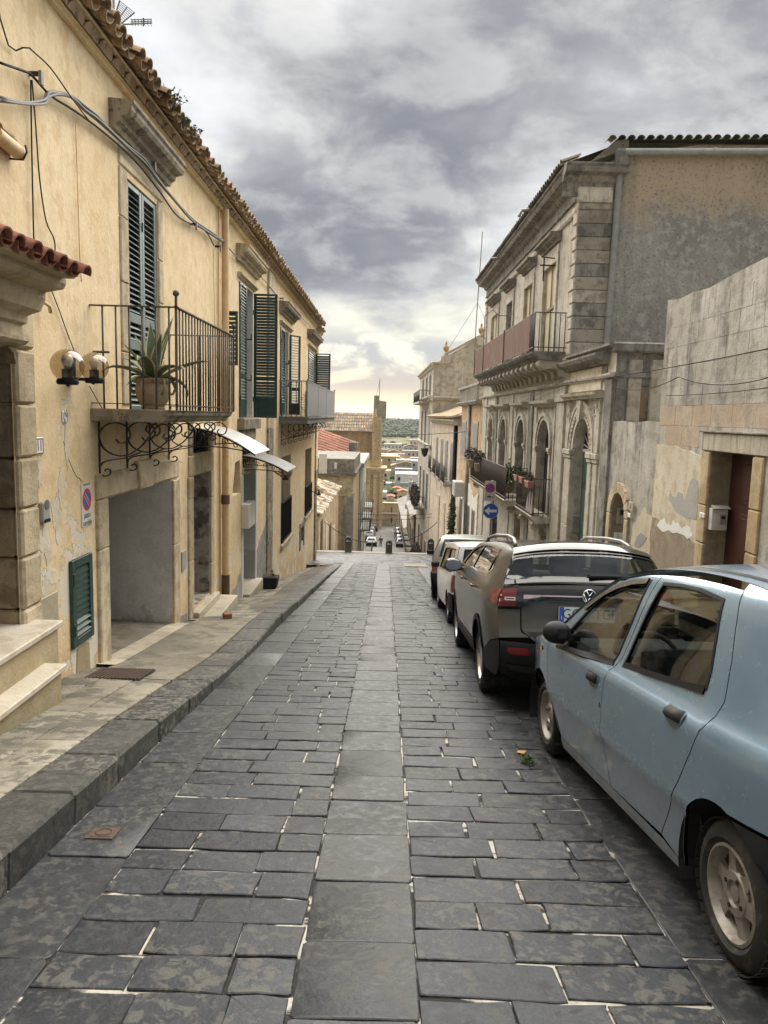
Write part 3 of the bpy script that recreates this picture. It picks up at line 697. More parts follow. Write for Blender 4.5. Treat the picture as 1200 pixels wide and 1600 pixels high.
# downpipe and cast-iron boot
b = MB(); b.tube([(XL + .085, 13.05, 5.0), (XL + .085, 13.05, -1.25)], .062, 12); b.build('drainpipe', M_pipe, house, smooth=60)
M_rustp = plain('rusty iron', (.12, .08, .05), .8, .2, var=.3, dirt=(.2, .1, .05)); b = MB(); b.tube([(XL + .085, 13.05, .22), (XL + .085, 13.05, .06)], .075, 12); b.build('pipe_collar', M_rustp, house, smooth=60); b = MB(); b.tube([(XL + .085, 13.05, -1.2), (XL + .085, 13.05, -1.72)], .072, 12)
b.box(XL, XL + .2, 12.95, 13.2, -1.98, -1.66); b.build('pipe_boot', M_rustp, house, smooth=60)
b = MB(); b.tube([(XL + .03, 12.83, 5.0), (XL + .03, 12.83, -1.7)], .016, 6); b.build('conduit', M_pipe, house, smooth=True)

# window hood mouldings
HOOD = [(0, 0), (.07, .0), (.09, .06), (.15, .09), (.16, .15), (.27, .18), (.30, .23), (.30, .28), (.33, .31), (.33, .35), (0, .37)]
def hood(y0, y1, z, s=1.0, name='window_hood', mat=None):
    p = [(a * s, c * s) for a, c in HOOD]
    MB().extrude_profile(p, (XL, y0, z), (XL, y1, z), (1, 0, 0)).build(name, mat or M_sill, house)
hood(8.0, 9.98, 4.47, .78); hood(14.35, 16.55, 4.46, .78, mat=M_ochre); hood(19.9, 22.6, 4.24, .8); hood(26.6, 30.2, 4.28, .8)
for y0, y1, z in ((14.5, 16.3, 4.17), (20.0, 22.2, 3.96), (26.8, 29.7, 4.0)):
    MB().extrude_profile([(0, 0), (.03, 0), (.05, .03), (.09, .05), (.09, .09), (0, .1)], (XL, y0, z), (XL, y1, z), (1, 0, 0)).build('lintel_moulding', M_ochre, house)
jamb(8.24, 8.48, 4.2, 'window_stone', .02, M_ochre, zb=1.7); jamb(9.57, 9.76, 4.2, 'window_stone', .02, M_ochre, zb=1.7); block('window_stone', 8.24, 9.76, 4.21, 4.42, .02, M_ochre)
block('window_sill', 14.5, 16.4, 1.32, 1.53, .14, M_sill); block('window_sill', 14.65, 16.2, 1.10, 1.31, .06, M_sill)
block('window_sill', 20.35, 22.7, -2.05, -1.94, .08, M_ochre); block('window_sill', 26.2, 28.9, -2.08, -1.96, .08, M_ochre)
block('window_frame', 24.95, 25.19, -2.95, -2.1, .03, M_sill); block('window_frame', 26.11, 26.3, -2.95, -2.1, .03, M_sill); block('window_frame', 24.95, 26.3, -2.2, -2.02, .035, M_sill)
# shutters: a frame with every slat a piece of its own
slat_me = {}
def slat_mesh(mat):
    if mat not in slat_me: slat_me[mat] = MB().obox((0, 0, 0), (.5, 0, 0), (0, .5, 0), (0, 0, .5)).mesh('slat', mat)
    return slat_me[mat]
def shutter(parent, p, u, n, wd, ht, mat, pitch=.055, split=(), solid=0.0, st=.055, th=.035, open_=0.6, label=None, name='shutter'):
    """p: lower hinge corner; u: along the leaf; n: outward"""
    p, u, n = V(p), V(u).normalized(), V(n).normalized(); z = V((0, 0, 1)); b = MB()
    def fb(a0, a1, z0, z1, t=th): b.obox(p + u * (a0 + a1) / 2 + z * (z0 + z1) / 2, u * (a1 - a0) / 2, n * t / 2, z * (z1 - z0) / 2)
    fb(0, st, 0, ht); fb(wd - st, wd, 0, ht)
    lv = [0] + [s for s in split] + [1]
    for s in lv: zc = s * ht; fb(st, wd - st, max(0, zc - st * .7), min(ht, zc + st * .7), th * .98)
    if solid: fb(st, wd - st, 0, solid * ht, th * .6)
    for s in (.15, .85): b.obox(p + z * ht * s + n * th * .6, u * .012, n * .012, z * .05)
    o = b.build(name, mat, parent, bev=.004)
    if label: o['label'] = label
    sm = slat_mesh(mat); zz = max(solid * ht, st * .7) + .02
    while zz < ht - st * .9:
        if not any(abs(zz - s * ht) < st * .8 for s in split):
            ax = u * (wd - 2 * st); d = (n * math.cos(open_) - z * math.sin(open_)); e = d.cross(u).normalized()
            piece('slat', sm, o, mtx(p + u * wd / 2 + z * zz, ax, d * pitch * .92, e * .008))
        zz += pitch
    return o
ey, ex = V((0, 1, 0)), V((1, 0, 0))
for y0 in (8.50, 9.03): shutter(house, (XL - .03, y0, 1.64), ey, ex, .52, 2.48, M_greygreen, .062, (.30, .42), 0, .075, .04, .75)
shutter(house, (XL + .01, 14.66, 1.55), ey, ex, .66, 2.56, M_green, .06, (.32,), .14, .06, open_=1.0)
shutter(house, (XL + .02, 16.12, 1.55), ex, -ey, .50, 2.56, M_green, .06, (.32,), .16, .06, open_=1.2)
shutter(house, (XL + .01, 20.1, 1.62), ey, ex, .80, 2.26, M_green, .075, (.32,), .14, .06); shutter(house, (XL + .02, 21.9, 1.62), (.55, .8, 0), (.8, -.55, 0), .45, 2.26, M_green, .075, (.32,), .14, .06)
shutter(house, (XL + .01, 27.0, 1.62), ey, ex, 2.3, 2.3, M_green, .085, (.32,), .14, .07, open_=1.1); shutter(house, (XL + .02, 29.42, 1.62), ex, -ey, .58, 2.34, M_green, .085, (.32,), .14, .06, open_=1.2)
shutter(house, (XL + .01, 13.45, 2.47), ex, -ey, .21, .93, M_green, .075, (), 0, .045, .03, .9, label='small green shutter swung open beside the drainpipe')
b = MB()
for y, z in ((15.34, 2.3), (15.34, 3.1), (21.0, 2.4), (21.0, 3.0)): b.obox((XL + .06, y, z), (.05, 0, 0), (0, .012, 0), (0, 0, .012)); b.obox((XL + .11, y, z + .04), (.008, 0, 0), (0, .015, 0), (0, 0, .06))
b.build('shutter_catch', M_iron, house)
# green meter cupboard
o = MB(); y0, y1, z0, z1 = 6.76, 7.24, -.57, .26
for a in ((y0, y0 + .08, z0, z1), (y1 - .08, y1, z0, z1), (y0 + .08, y1 - .08, z1 - .08, z1), (y0 + .08, y1 - .08, z0, z0 + .08)): o.box(XL, XL + .035, *a)
o.box(XL, XL + .008, y0 + .08, y1 - .08, z0 + .08, z1 - .08)
for z in (-.4, .08): o.box(XL + .03, XL + .045, y0 + .015, y0 + .035, z - .06, z + .06)
cup = o.build('cupboard_shutter', M_green, house, bev=.004); sm = slat_mesh(M_green)
for k in range(11):
    a = .25 if k > 2 else .75
    d = V((math.sin(a) * -1, 0, math.cos(a))); piece('slat', sm, cup, mtx((XL + .017, 7.0, -.45 + .058 * k), V((0, .33, 0)), d * .056, d.cross(V((0, 1, 0))).normalized() * .007))
MB().box(XL, XL + .012, 6.12, 6.50, -.22, .05).build('metal_cover', plain('buff sheet metal', (.42, .38, .28), .45, .1, var=.15, vscale=5, dirt=(.3, .26, .18)), house, bev=.004)
# window grilles
for (y0, y1, z0, zt) in ((20.5, 22.5, -1.93, -.8), (26.4, 28.6, -1.95, -.92)):
    b = MB(); n = int((y1 - y0) / .11)
    for k in range(n + 1): y = y0 + (y1 - y0) * k / n; b.tube([(XL + .03, y, z0), (XL + .03, y, zt)], .014, 5)
    for z in (z0 + .05, zt): b.box(XL + .01, XL + .05, y0, y1, z - .015, z + .015)
    b.box(XL - .015, XL - .01, y0 + .02, y1 - .02, z0 + .02, zt); b.build('window_grille', M_black, house)
# small boxes on the wall
def wallbox(name, y0, y1, z0, z1, t, mat): return MB().box(XL, XL + t, y0, y1, z0, z1).build(name, mat, house, bev=.006)
# ------------------------------------------------ portal at the near end
for k, (z0, z1) in enumerate(((-.33, .05), (.05, .47), (.47, .86), (.86, 1.26), (1.26, 1.68), (1.68, 2.1))):
    MB().box(XL - .03, XL + .045, 5.84, 6.14, z0, z1 - .008).build('jamb_stone', M_ochre, house, bev=.02)
    MB().box(XL - .75, XL - .028, 5.83 + random.uniform(0, .01), 6.1, z0, z1 - .010).build('reveal_stone', M_tuff, house, bev=.018)
MB().box(XL - .03, XL + .045, 4.0, 6.14, 2.11, 2.40).build('lintel_stone', M_ochre, house, bev=.02)
MB().prism([(5.83, 2.1), (5.83, 1.98), (5.80, 2.06), (5.72, 2.1)], None, (-.7, 0, 0), lambda u, v: V((XL + .04, u, v))).build('corner_fillet', M_tuff, house)
MB().box(XL - .8, XL - .75, 4.3, 5.84, -.3, 2.15).build('door', M_doorgreen, house)
ENT = [(0, 0), (.07, 0), (.10, .03), (.10, .06), (.05, .07), (.05, .16), (.09, .18), (.10, .24), (.20, .28), (.22, .33), (.24, .38), (.24, .43), (.38, .46), (.40, .50), (.40, .54), (0, .56)]
MB().extrude_profile([(a, c * .93) for a, c in ENT], (XL, 3.8, 2.13), (XL, 5.93, 2.13), (1, 0, 0)).build('portal_cornice', M_ochre, house)
def tile_mesh(name, mat, L, r0, r1, n=7, th=.014):
    b = MB(); vs = []
    for r, y in ((r0, 0), (r1, L)):
        for s in (0, th):
            for k in range(n + 1): a = math.pi * k / n; vs.append((-(r - s) * math.cos(a), y, (r - s) * math.sin(a) * .85))
    m = n + 1; fs = []
    for k in range(n): fs += [(k, k + 1, 2 * m + k + 1, 2 * m + k), (m + k, 3 * m + k, 3 * m + k + 1, m + k + 1), (k, m + k, m + k + 1, k + 1), (2 * m + k, 2 * m + k + 1, 3 * m + k + 1, 3 * m + k)]
    b.add(vs, fs); return b
tr = tile_mesh('t', M_tilered, .5, .085, .07); me_cap = tr.mesh('roof_tile', M_tilered, smooth=50)
b = MB()
for v in tr.v: b.v.append(V((v.x, v.y, -v.z)))
b.f = tr.f; b.mi = tr.mi; me_pan = b.mesh('roof_tile', M_tilered, smooth=50)
for k in range(11):
    y = 5.84 - .2 * k; dirn = V((-.88, 0, .30)).normalized(); ux = V((0, 1, 0)); up = ux.cross(dirn).normalized()
    if up.z < 0: up = -up
    piece('roof_tile', me_cap, house, mtx((XL + .58 + random.uniform(-.015, .015), y, 2.655 + random.uniform(-.006, .006)), ux, dirn, up)); piece('roof_tile', me_pan, house, mtx((XL + .56, y - .1, 2.685), ux, dirn, up))
MB().box(XL, XL + .5, 3.8, 5.85, 2.625, 2.66).build('tile_bed', M_ochre, house)
for (x0, y0, y1, z0, z1) in ((-2.52, 3.0, 5.72, -.9, -.34), (-2.66, 3.0, 6.0, -.5, -.07)):
    b = MB(); b.box(-3.6, x0, y0, y1 - .03, z0, z1 - .05); b.build('step', masonry('step riser', (.40, .32, .2), (.47, .39, .26), moss=(.11, .12, .055), mtop=.55), house, bev=.008)
    MB().box(-3.6, x0 + .035, y0, y1, z1 - .048, z1).build('step_slab', M_marble, house, bev=.008)
# ------------------------------------------------ eaves: scalloped tile cornice and the two lower courses of the roof
MB().extrude_profile([(0, 0), (.05, 0), (.06, .03), (0, .035)], (XL, -6, 4.97), (XL, YE, 4.97), (1, 0, 0)).build('eaves_moulding', M_cream, house)
b = MB(); y = -5.8
while y < YE - .2:
    n = 8; c = V((XL, y + .17, 5.0))
    vs = []
    for x, sc_ in ((0, 1), (.11, 1)):
        for k in range(n + 1): a = math.pi * k / n; vs.append(c + V((x + .05 * math.sin(a) * (x > 0), -.165 * math.cos(a), .10 * math.sin(a) - .02 + .02)))
    b.add(vs, [(k, k + 1, n + 2 + k, n + 1 + k) for k in range(n)] + [tuple(n + 1 + k for k in range(n + 1))]); y += .34
b.build('tile_cornice', M_tile, house)
b = MB(); b.box(XL, XL + .09, -6, YE + .05, 5.0, 5.085); b.box(XL, XL + .16, -6, YE + .08, 5.087, 5.115); b.build('eaves_band', M_cream, house)
rd = V((-.93, 0, .36)).normalized(); b = MB()
b.quad((XL + .23, -6, 5.135), (XL + .23, YE + .1, 5.135), (XL + .23 - 5 * .93, YE + .1, 5.135 + 5 * .36), (XL + .23 - 5 * .93, -6, 5.135 + 5 * .36))
b.quad((XL + .23 - 5 * .93, YE + .1, 5.135 + 5 * .36), (XL + .23 - 5 * .93, -6, 5.135 + 5 * .36), (-11.2, -6, 5.0), (-11.2, YE + .1, 5.0))
roof = b.build('roof', M_tile, house)
tc = tile_mesh('t', M_tile, .46, .090, .074, 6, .011); me_tc = tc.mesh('roof_tile', M_tile, smooth=50)
tp = MB()
for v in tc.v: tp.v.append(V((v.x, v.y, -v.z)))
tp.f, tp.mi = tc.f, tc.mi
pans = MB(); ncov = 0
def addm(dst, src, M):
    base = len(dst.v); dst.v += [M @ p for p in src.v]
    for f in src.f: dst.f.append([base + i for i in f]); dst.mi.append(0)
y = 3.2; up = V((0, 1, 0)).cross(rd); up = up if up.z > 0 else -up
while y < YE:
    for c in range(3):
        j = lambda a: random.uniform(-a, a)
        o = V((XL + .31, y + j(.012), 5.165 + j(.012))) + rd * (c * .34 + j(.03)) + up * .02 * c
        M = mtx(o, V((0, 1, j(.05))), rd, up)
        if c < 2: piece('roof_tile', me_tc, roof, M)
        else: addm(pans, tc, M)
        addm(pans, tp, mtx(o + V((-.01, .115, -.015)), V((0, 1, j(.05))), rd, up))
    y += .23
o = pans.build('roof_tiles', M_tile, roof, smooth=50); tag(o, kind='stuff')
# corner bracket under the eaves at the far end
MB().extrude_profile([(0, 0), (.1, 0), (.14, .1), (.2, .14), (.2, .22), (.3, .25), (.3, .32), (0, .33)], (XL, 29.8, 4.66), (XL, 30.7, 4.66), (1, 0, 0)).build('corner_capital', M_ochre, house)
# ------------------------------------------------ iron balcony
def scroll(cx, cy, r0, r1, a0, a1, n=26): return [(cx + (r0 + (r1 - r0) * i / n) * math.cos(a0 + (a1 - a0) * i / n), cy + (r0 + (r1 - r0) * i / n) * math.sin(a0 + (a1 - a0) * i / n)) for i in range(n + 1)]
bal = MB(); BX, B0, B1, BZ = -2.10, 7.35, 10.15, 1.66
prof = [(0, -.125), (.70, -.125), (.74, -.10), (.74, -.085), (.79, -.05), (.80, -.02), (.82, 0), (0, 0)]
bal.extrude_profile(prof, (XL, B0, BZ), (XL, B1, BZ), (1, 0, 0)); balo = bal.build('balcony', M_sill, house, bev=.006)
def bar_mesh(r, mat): return MB().tube([(0, 0, 0), (0, 0, 1)], r, 6).mesh('baluster', mat, smooth=True)
bm_ = bar_mesh(.0095, M_rail); H = .98
for k in range(6): piece('baluster', bm_, balo, mtx((XL + .12 + .128 * k, B0 + .05, BZ), (1, 0, 0), (0, 1, 0), (0, 0, H)))
for k in range(24): piece('baluster', bm_, balo, mtx((BX + .03, B0 + .05 + (B1 - B0 - .1) * k / 23, BZ), (1, 0, 0), (0, 1, 0), (0, 0, H)))
for k in range(6): piece('baluster', bm_, balo, mtx((XL + .12 + .128 * k, B1 - .05, BZ), (1, 0, 0), (0, 1, 0), (0, 0, H)))
b = MB()
for z, t in ((BZ + H, .012), (BZ + .05, .009)):
    b.box(XL, BX + .05, B0 + .03, B0 + .07, z - t / 2, z + t / 2); b.box(XL, BX + .05, B1 - .07, B1 - .03, z - t / 2, z + t / 2); b.box(BX + .01, BX + .05, B0 + .03, B1 - .03, z - t / 2 + .001, z + t / 2 + .001)
for y in (B0 + .05, B1 - .05): b.tube([(BX + .03, y, BZ), (BX + .03, y, BZ + H + .10)], .014, 6); b.sphere((BX + .03, y, BZ + H + .13), .032, 10, 8)
b.tube([(XL + .02, B0 + .05, 2.2), (XL + .18, B0 + .05, 2.2)], .012, 5)
b.build('handrail', M_rail, balo, smooth=40)
zz = lambda px, pv: ((px - 125) * .00138, -(pv - 1058) * .00128)      # bracket drawn in its own plane: out, down
S1 = scroll(285, 1165, 25, 48, 5.2, .2, 12)
big = catmull([zz(*p) for p in ((240, 1195), (262, 1222), (305, 1212), (335, 1165), (318, 1105), (262, 1072), (190, 1080), (140, 1130), (130, 1195), (165, 1275), (240, 1318), (320, 1310), (400, 1250), (455, 1175), (500, 1105), (545, 1072), (600, 1085), (632, 1130), (618, 1180), (575, 1192), (552, 1165), (568, 1140))], 5)
low_ = catmull([zz(*p) for p in ((400, 1290), (300, 1335), (200, 1356), (150, 1378), (127, 1420), (132, 1465), (165, 1480), (195, 1465), (198, 1435), (175, 1425), (162, 1442))], 5)
top_ = catmull([zz(*p) for p in ((470, 1150), (440, 1120), (452, 1080), (500, 1075), (530, 1105), (520, 1150), (480, 1165))], 5)
b = MB()
for path in (big, low_, top_): b.strip([(XL + a, 0, c) for a, c in path], (0, .013, 0), (.0, 0, .0))
def ribbon(path, wd=.013, th=.006):
    m = MB(); n = len(path)
    vs = []
    for i in range(n):
        a, c = path[i]; da, dc = path[min(n - 1, i + 1)][0] - path[max(0, i - 1)][0], path[min(n - 1, i + 1)][1] - path[max(0, i - 1)][1]; L = math.hypot(da, dc) or 1; nx_, nz_ = -dc / L * th, da / L * th
        for s, t in ((-1, -1), (1, -1), (1, 1), (-1, 1)): vs.append(V((a + nx_ * t, s * wd, c + nz_ * t)))
    fs = [(4 * i + k, 4 * i + (k + 1) % 4, 4 * i + 4 + (k + 1) % 4, 4 * i + 4 + k) for i in range(n - 1) for k in range(4)] + [(3, 2, 1, 0), (4 * n - 4, 4 * n - 3, 4 * n - 2, 4 * n - 1)]
    return m.add(vs, fs)
b = MB()
for path in (big, low_, top_): q = ribbon(path); b.add(q.v, q.f)
b.box(0, .012, -.014, .014, -.54, 0); me_br = b.mesh('scroll_bracket', M_iron, smooth=30)
for y in (7.55, 8.35, 9.15, 9.95): piece('scroll_bracket', me_br, balo, mtx((XL, y, BZ - .125), (1.1, 0, 0), (0, 1, 0), (0, 0, 1.02)))
# ------------------------------------------------ second balcony with sheet-metal front
X2, C0, C1, CZ = -2.14, 20.0, 28.9, 1.56
C1 = LP(523, 640, X2).y
b = MB(); b.box(XL, X2, C0, C1, CZ - .17, CZ); b.box(XL, X2 + .03, C0 - .02, C1 + .02, CZ - .03, CZ + .012)
bal2 = b.build('balcony', masonry('balcony concrete', (.15, .15, .14), (.21, .205, .19), streak=(.08, .08, .075)), house)
MB().box(X2 - .02, X2 - .012, C0, C1, CZ + .04, CZ + .94).build('sheet_panel', M_zinc, bal2); MB().box(X2 - .7, X2 - .02, C1 - .01, C1, CZ + .04, CZ + .94).build('sheet_panel', M_zinc, bal2)
for k in range(6): piece('baluster', bm_, bal2, mtx((XL + .06 + .13 * k, C0 + .02, CZ), (1.3, 0, 0), (0, 1.3, 0), (0, 0, .94)))
b = MB(); b.box(XL, X2, C0, C0 + .04, CZ + .93, CZ + .96); b.box(X2 - .04, X2, C0, C1, CZ + .931, CZ + .961); b.box(XL, X2, C1 - .04, C1, CZ + .93, CZ + .96)
for y in (C0, C0 + 3, C0 + 6, C1): b.tube([(X2 - .02, y, CZ), (X2 - .02, y, CZ + 1.0)], .016, 6)
b.sphere((X2 - .02, C1, CZ + 1.03), .035, 8, 6); b.build('handrail', M_zinc, bal2)
for y in [C0 + .5 + 1.3 * i for i in range(6)]: piece('scroll_bracket', me_br, bal2, mtx((XL, y, CZ - .17), (1.1, 0, 0), (0, 1, 0), (0, 0, 1.1)))
M_ghost = masonry('wall ghost stain', (.30, .26, .19), (.38, .32, .22))
# ------------------------------------------------ fittings left on the wall
b = MB()
for pts in ([(0, 0), (0, .02), (-.06, .035)],): pass
wallbox('doorbell_panel', 10.50, 10.72, -.62, -.33, .02, M_greyp)
b = MB(); b.tube([LP(54, 470, XL), LP(54, 470, XL) + V((.06, 0, 0)), LP(62, 472, XL) + V((.08, 0, -.03)), LP(66, 484, XL) + V((.07, 0, -.02))], .016, 6); b.build('cable_outlet', M_pipe, house, smooth=True)
p = LP(12, 235, XL); b = MB(); b.tube([p + V((.06, -.3, .02)), p + V((.06, .05, .0))], .055, 10); b.build('pipe_stub', M_pipe, house, smooth=60)
b = MB(); b.tube([p + V((.0, .03, -.05)), p + V((.1, .03, -.055)), p + V((.13, .03, .0)), p + V((.12, .03, .05))], .008, 5); b.build('pipe_clip', M_iron, house)
piece('roof_tile', me_tc, house, mtx(LP(5, 208, XL) + V((.0, -.1, .0)), (.55, 0, 0), (0, .5, -.05), (0, 0, .7)))
# ------------------------------------------------------------------ right-hand side of the street
RO = V((-1, -.0145, 0)).normalized(); RU = V((-.0145, 1, 0)).normalized()
def WR(u, v, o=0.0): return V((rx(u) - o, u, v))
def rbox(b, y0, y1, z0, z1, t, back=.03):
    b.obox((WR((y0 + y1) / 2, (z0 + z1) / 2) + RO * (t - back) / 2), RU * (y1 - y0) / 2, RO * (t + back) / 2, V((0, 0, (z1 - z0) / 2))); return b
def rblock(name, par, y0, y1, z0, z1, t, mat, bev=.01, back=.03): return rbox(MB(), y0, y1, z0, z1, t, back).build(name, mat, par, bev=bev)
def rprism(name, par, poly, t, mat, off=0.0, bev=0): return MB().prism(poly, None, RO * t, lambda u, v: WR(u, v, off)).build(name, mat, par, bev=bev)
def rmould(name, par, prof, y0, y1, z, mat, off=0.0): return MB().extrude_profile(prof, WR(y0, z, off), WR(y1, z, off), RO).build(name, mat, par)
def rreveal(par, h, depth, mat, back=None, backname='door', name='reveal'):
    r = MB(); q = [WR(*p) for p in h]; n = len(q); d = -RO * depth
    for i in range(n): r.quad(q[i], q[(i + 1) % n], q[(i + 1) % n] + d, q[i] + d)
    r.build(name, mat, par)
    if back: MB().add([p + d * .985 for p in q], [tuple(range(n))]).build(backname, back, par)
M_weath = masonry('weathered grey render', (0.40, 0.375, 0.325), (0.50, 0.475, 0.425), (0.325, 0.30, 0.26), streak=(0.105, 0.097, 0.083), samt=0.85, sscale=.8, spots=(.50, .48, .43), spthr=.645, spscale=6, grain=0.8, gscale=25, rough=.95)
M_peach = masonry('peach render', (0.41, 0.325, 0.24), (0.46, 0.385, 0.295), (0.36, 0.30, 0.235), streak=(0.24, 0.2, 0.155), samt=.6, grain=.5, gscale=28)
M_beige = masonry('pale beige render', (0.52, 0.47, 0.36), (0.59, 0.54, 0.43), (0.45, 0.38, 0.27), streak=(0.42, 0.34, 0.23), samt=.35, grain=.2)
M_taupe = masonry('taupe plinth render', (0.30, 0.25, 0.18), (0.37, 0.315, 0.235), (0.25, 0.2, 0.145), streak=(0.2, 0.165, 0.12), samt=.5, grain=.35)
M_flake = masonry('white undercoat', (0.66, 0.64, 0.60), (0.74, 0.73, 0.70), grain=.2)
M_cem2 = masonry('grey cement scar', (0.30, 0.30, 0.285), (0.38, 0.375, 0.35), grain=.6, gscale=60)
M_honey = masonry('honey limestone', (0.44, 0.33, 0.19), (0.52, 0.41, 0.26), (0.34, 0.26, 0.16), streak=(0.25, 0.2, 0.145), samt=.45, grain=.4, rand=.12)
M_pal = masonry('grey beige palazzo plaster', (0.45, 0.415, 0.345), (0.57, 0.535, 0.455), (0.375, 0.34, 0.28), streak=(0.175, 0.17, 0.155), samt=0.75, sscale=.7, peel=(.52, .43, .30), pthr=.63, pscale=1.6, grain=.35, gscale=25)
M_pals = masonry('palazzo carved limestone', (0.50, 0.46, 0.38), (0.62, 0.58, 0.495), (0.385, 0.35, 0.285), streak=(0.16, 0.15, 0.125), samt=.6, sscale=1.1, grain=.4, spots=(.11, .105, .09), spthr=.64, spscale=5)
M_dark = masonry('blackened limestone', (0.20, 0.19, 0.165), (0.30, 0.285, 0.25), (0.13, 0.125, 0.11), streak=(0.06, 0.06, 0.055), samt=.7, sscale=1.3, spots=(.38, .36, .31), spthr=.63, spscale=5, grain=.8, gscale=30)
M_rough = masonry('rough grey roughcast', (0.245, 0.235, 0.215), (0.33, 0.315, 0.285), (0.41, 0.39, 0.35), spots=(.15, .145, .135), spthr=.55, spscale=16, grain=1.8, gscale=18, ztop=6.5, ztopcol=(.43, .345, .25), ztw=.35, streak=(.11, .105, .095), samt=.35, sscale=.6)
M_brown = plain('red brown door paint', (0.062, 0.020, 0.014), 0.42, var=.2, vscale=8, dirt=(.12, .07, .05), dirt_amt=.25)
M_oldwood = plain('old brown wood', (0.085, 0.050, 0.030), 0.7, var=.3, vscale=12); M_teal = plain('faded green door', (0.045, 0.10, 0.085), 0.6, var=.2, vscale=5, dirt=(.12, .14, .11), dirt_amt=.4)
M_board = masonry('yellowed shutter paint', (0.52, 0.47, 0.30), (0.60, 0.55, 0.38), grain=.1, rough=.7, streak=(.4, .35, .22), samt=.4)
M_reed = None
def reed_mat():
    m, T, bs = new_mat('rusty reed screen'); p = pos(T)
    n_ = T.noise(T.scale(p, (30, 30, .8)), 1.0, 4.0, .6); c = T.mix(T.smooth(n_, .35, .65), (0.080, 0.034, 0.017), (0.19, 0.088, 0.046))
    c = T.mix(T.smooth(T.noise(p, 2.2, 5.0), .5, .7), c, (.15, .10, .075)); T.put(bs.inputs['Base Color'], c); bs.inputs['Roughness'].default_value = .8; T.put(bs.inputs['Normal'], T.bump(n_, .8, .02)); return m
M_reed = reed_mat()

# ---------------- house with the brown panelled door
h1 = thing('stained_house', WR(10, zr(10)), 'grey stained windowless house front with a red brown panelled door and peeling beige render', 'house')
dh = rect(9.14, 10.31, -1.75, 1.295)
top = [(12.34, 3.60), (11.9, 3.55), (11.4, 3.57), (10.8, 3.54), (10.1, 3.60), (9.3, 3.64), (8.0, 3.7), (5, 3.8), (-4, 3.9)]
b = MB(); ps, ts = cdt([(-4, -.2), (4, -1.2), (9, -1.9), (12.34, -2.4)] + top, [dh]); b.add([WR(*p) for p in ps], ts)
q = [WR(*p) for p in top]; d = V((.35, 0, 0))
for i in range(len(q) - 1): b.quad(q[i], q[i + 1], q[i + 1] + d, q[i] + d)
b.quad(WR(12.34, -2.4), WR(12.34, 3.6), WR(12.34, 3.6) + V((7, 0, 0)), WR(12.34, -2.4) + V((7, 0, 0)))
b.quad(WR(-4, 0), WR(-4, 3.9), WR(-4, 3.9) + V((7, 0, 0)), WR(-4, 0) + V((7, 0, 0))); b.quad(WR(12.34, 3.3) + d, WR(-4, 3.5) + d, WR(-4, 3.5) + V((7, 0, 0)), WR(12.34, 3.3) + V((7, 0, 0)))
b.build('wall', M_weath, h1, fix=False)
# scored blocks of the render: fine raised courses
z = 1.02; k = 0
while z < 3.4:
    z1 = z + .30; y = 12.30 - .29 * (k % 2)
    while y > 7.6:
        y0 = y - .62
        if not (z < 1.6 and y0 < 10.65): rblock('render_block', h1, y0 + .004, min(y, 12.3) - .004, z + .004, z1 - .004, .002 + random.uniform(0, .003), M_peach if z < 1.85 and y0 > 9.6 or (1.6 < z < 1.9) else M_weath, bev=.002)
        y = y0
    z = z1; k += 1
rprism('render_panel', h1, jag([(12.33, -2.2), (12.33, 1.30), (11.6, 1.31), (10.58, 1.22), (10.58, -.05), (11.3, .10), (12.33, .13)][1:] + [], .012, 2), .014, M_beige)
scar = [RP(*p) for p in ((1047, 780), (1049, 766), (1052, 775), (1058, 776), (1062, 768), (1068, 771), (1070, 783), (1075, 770), (1080, 752), (1085, 746), (1092, 751), (1093, 765), (1092, 790), (1090, 812), (1072, 808), (1058, 800))]
rprism('render_scar', h1, [(p.y, p.z) for p in scar], .004, M_cem2, off=.0145)
rprism('plinth_render', h1, jag([(12.33, .125), (12.33, -2.3), (10.58, -2.1), (10.58, -.06), (11.3, .08)], .01, 5), .010, M_taupe)
flk = [RP(*p) for p in ((1027, 823), (1032, 812), (1040, 810), (1042, 818), (1048, 820), (1053, 814), (1060, 818), (1066, 826), (1073, 822), (1079, 822), (1083, 838), (1076, 842), (1066, 836), (1056, 833), (1046, 830), (1036, 830))]
rprism('render_flake', h1, jag([(p.y, p.z) for p in flk], .02, 8), .004, M_flake, off=.0105)
rreveal(h1, dh, .32, M_taupe)
for (z0, z1) in ((-1.7, -.75), (-.75, .02), (.02, .55), (.55, 1.29)):
    rblock('jamb_stone', h1, 10.315, 10.57, z0, z1 - .008, .035, M_honey, .015); rblock('jamb_stone', h1, 8.87, 9.135, z0 + .1, z1 - .008 + .1 * (z1 < 1.2), .035, M_honey, .015)
    MB().obox(WR(10.33, (z0 + z1) / 2) - RO * .16, RU * .012, RO * .155, V((0, 0, (z1 - z0) / 2 - .005))).build('reveal_stone', M_taupe, h1, bev=.006)
rblock('lintel', h1, 7.9, 10.57, 1.30, 1.545, .045, masonry('stained lintel', (.40, .36, .28), (.48, .44, .35), streak=(.13, .12, .1), samt=.7, sscale=2.5, grain=.5), .01); rblock('lintel_slab', h1, 7.9, 10.6, 1.547, 1.57, .075, M_dark, .005)
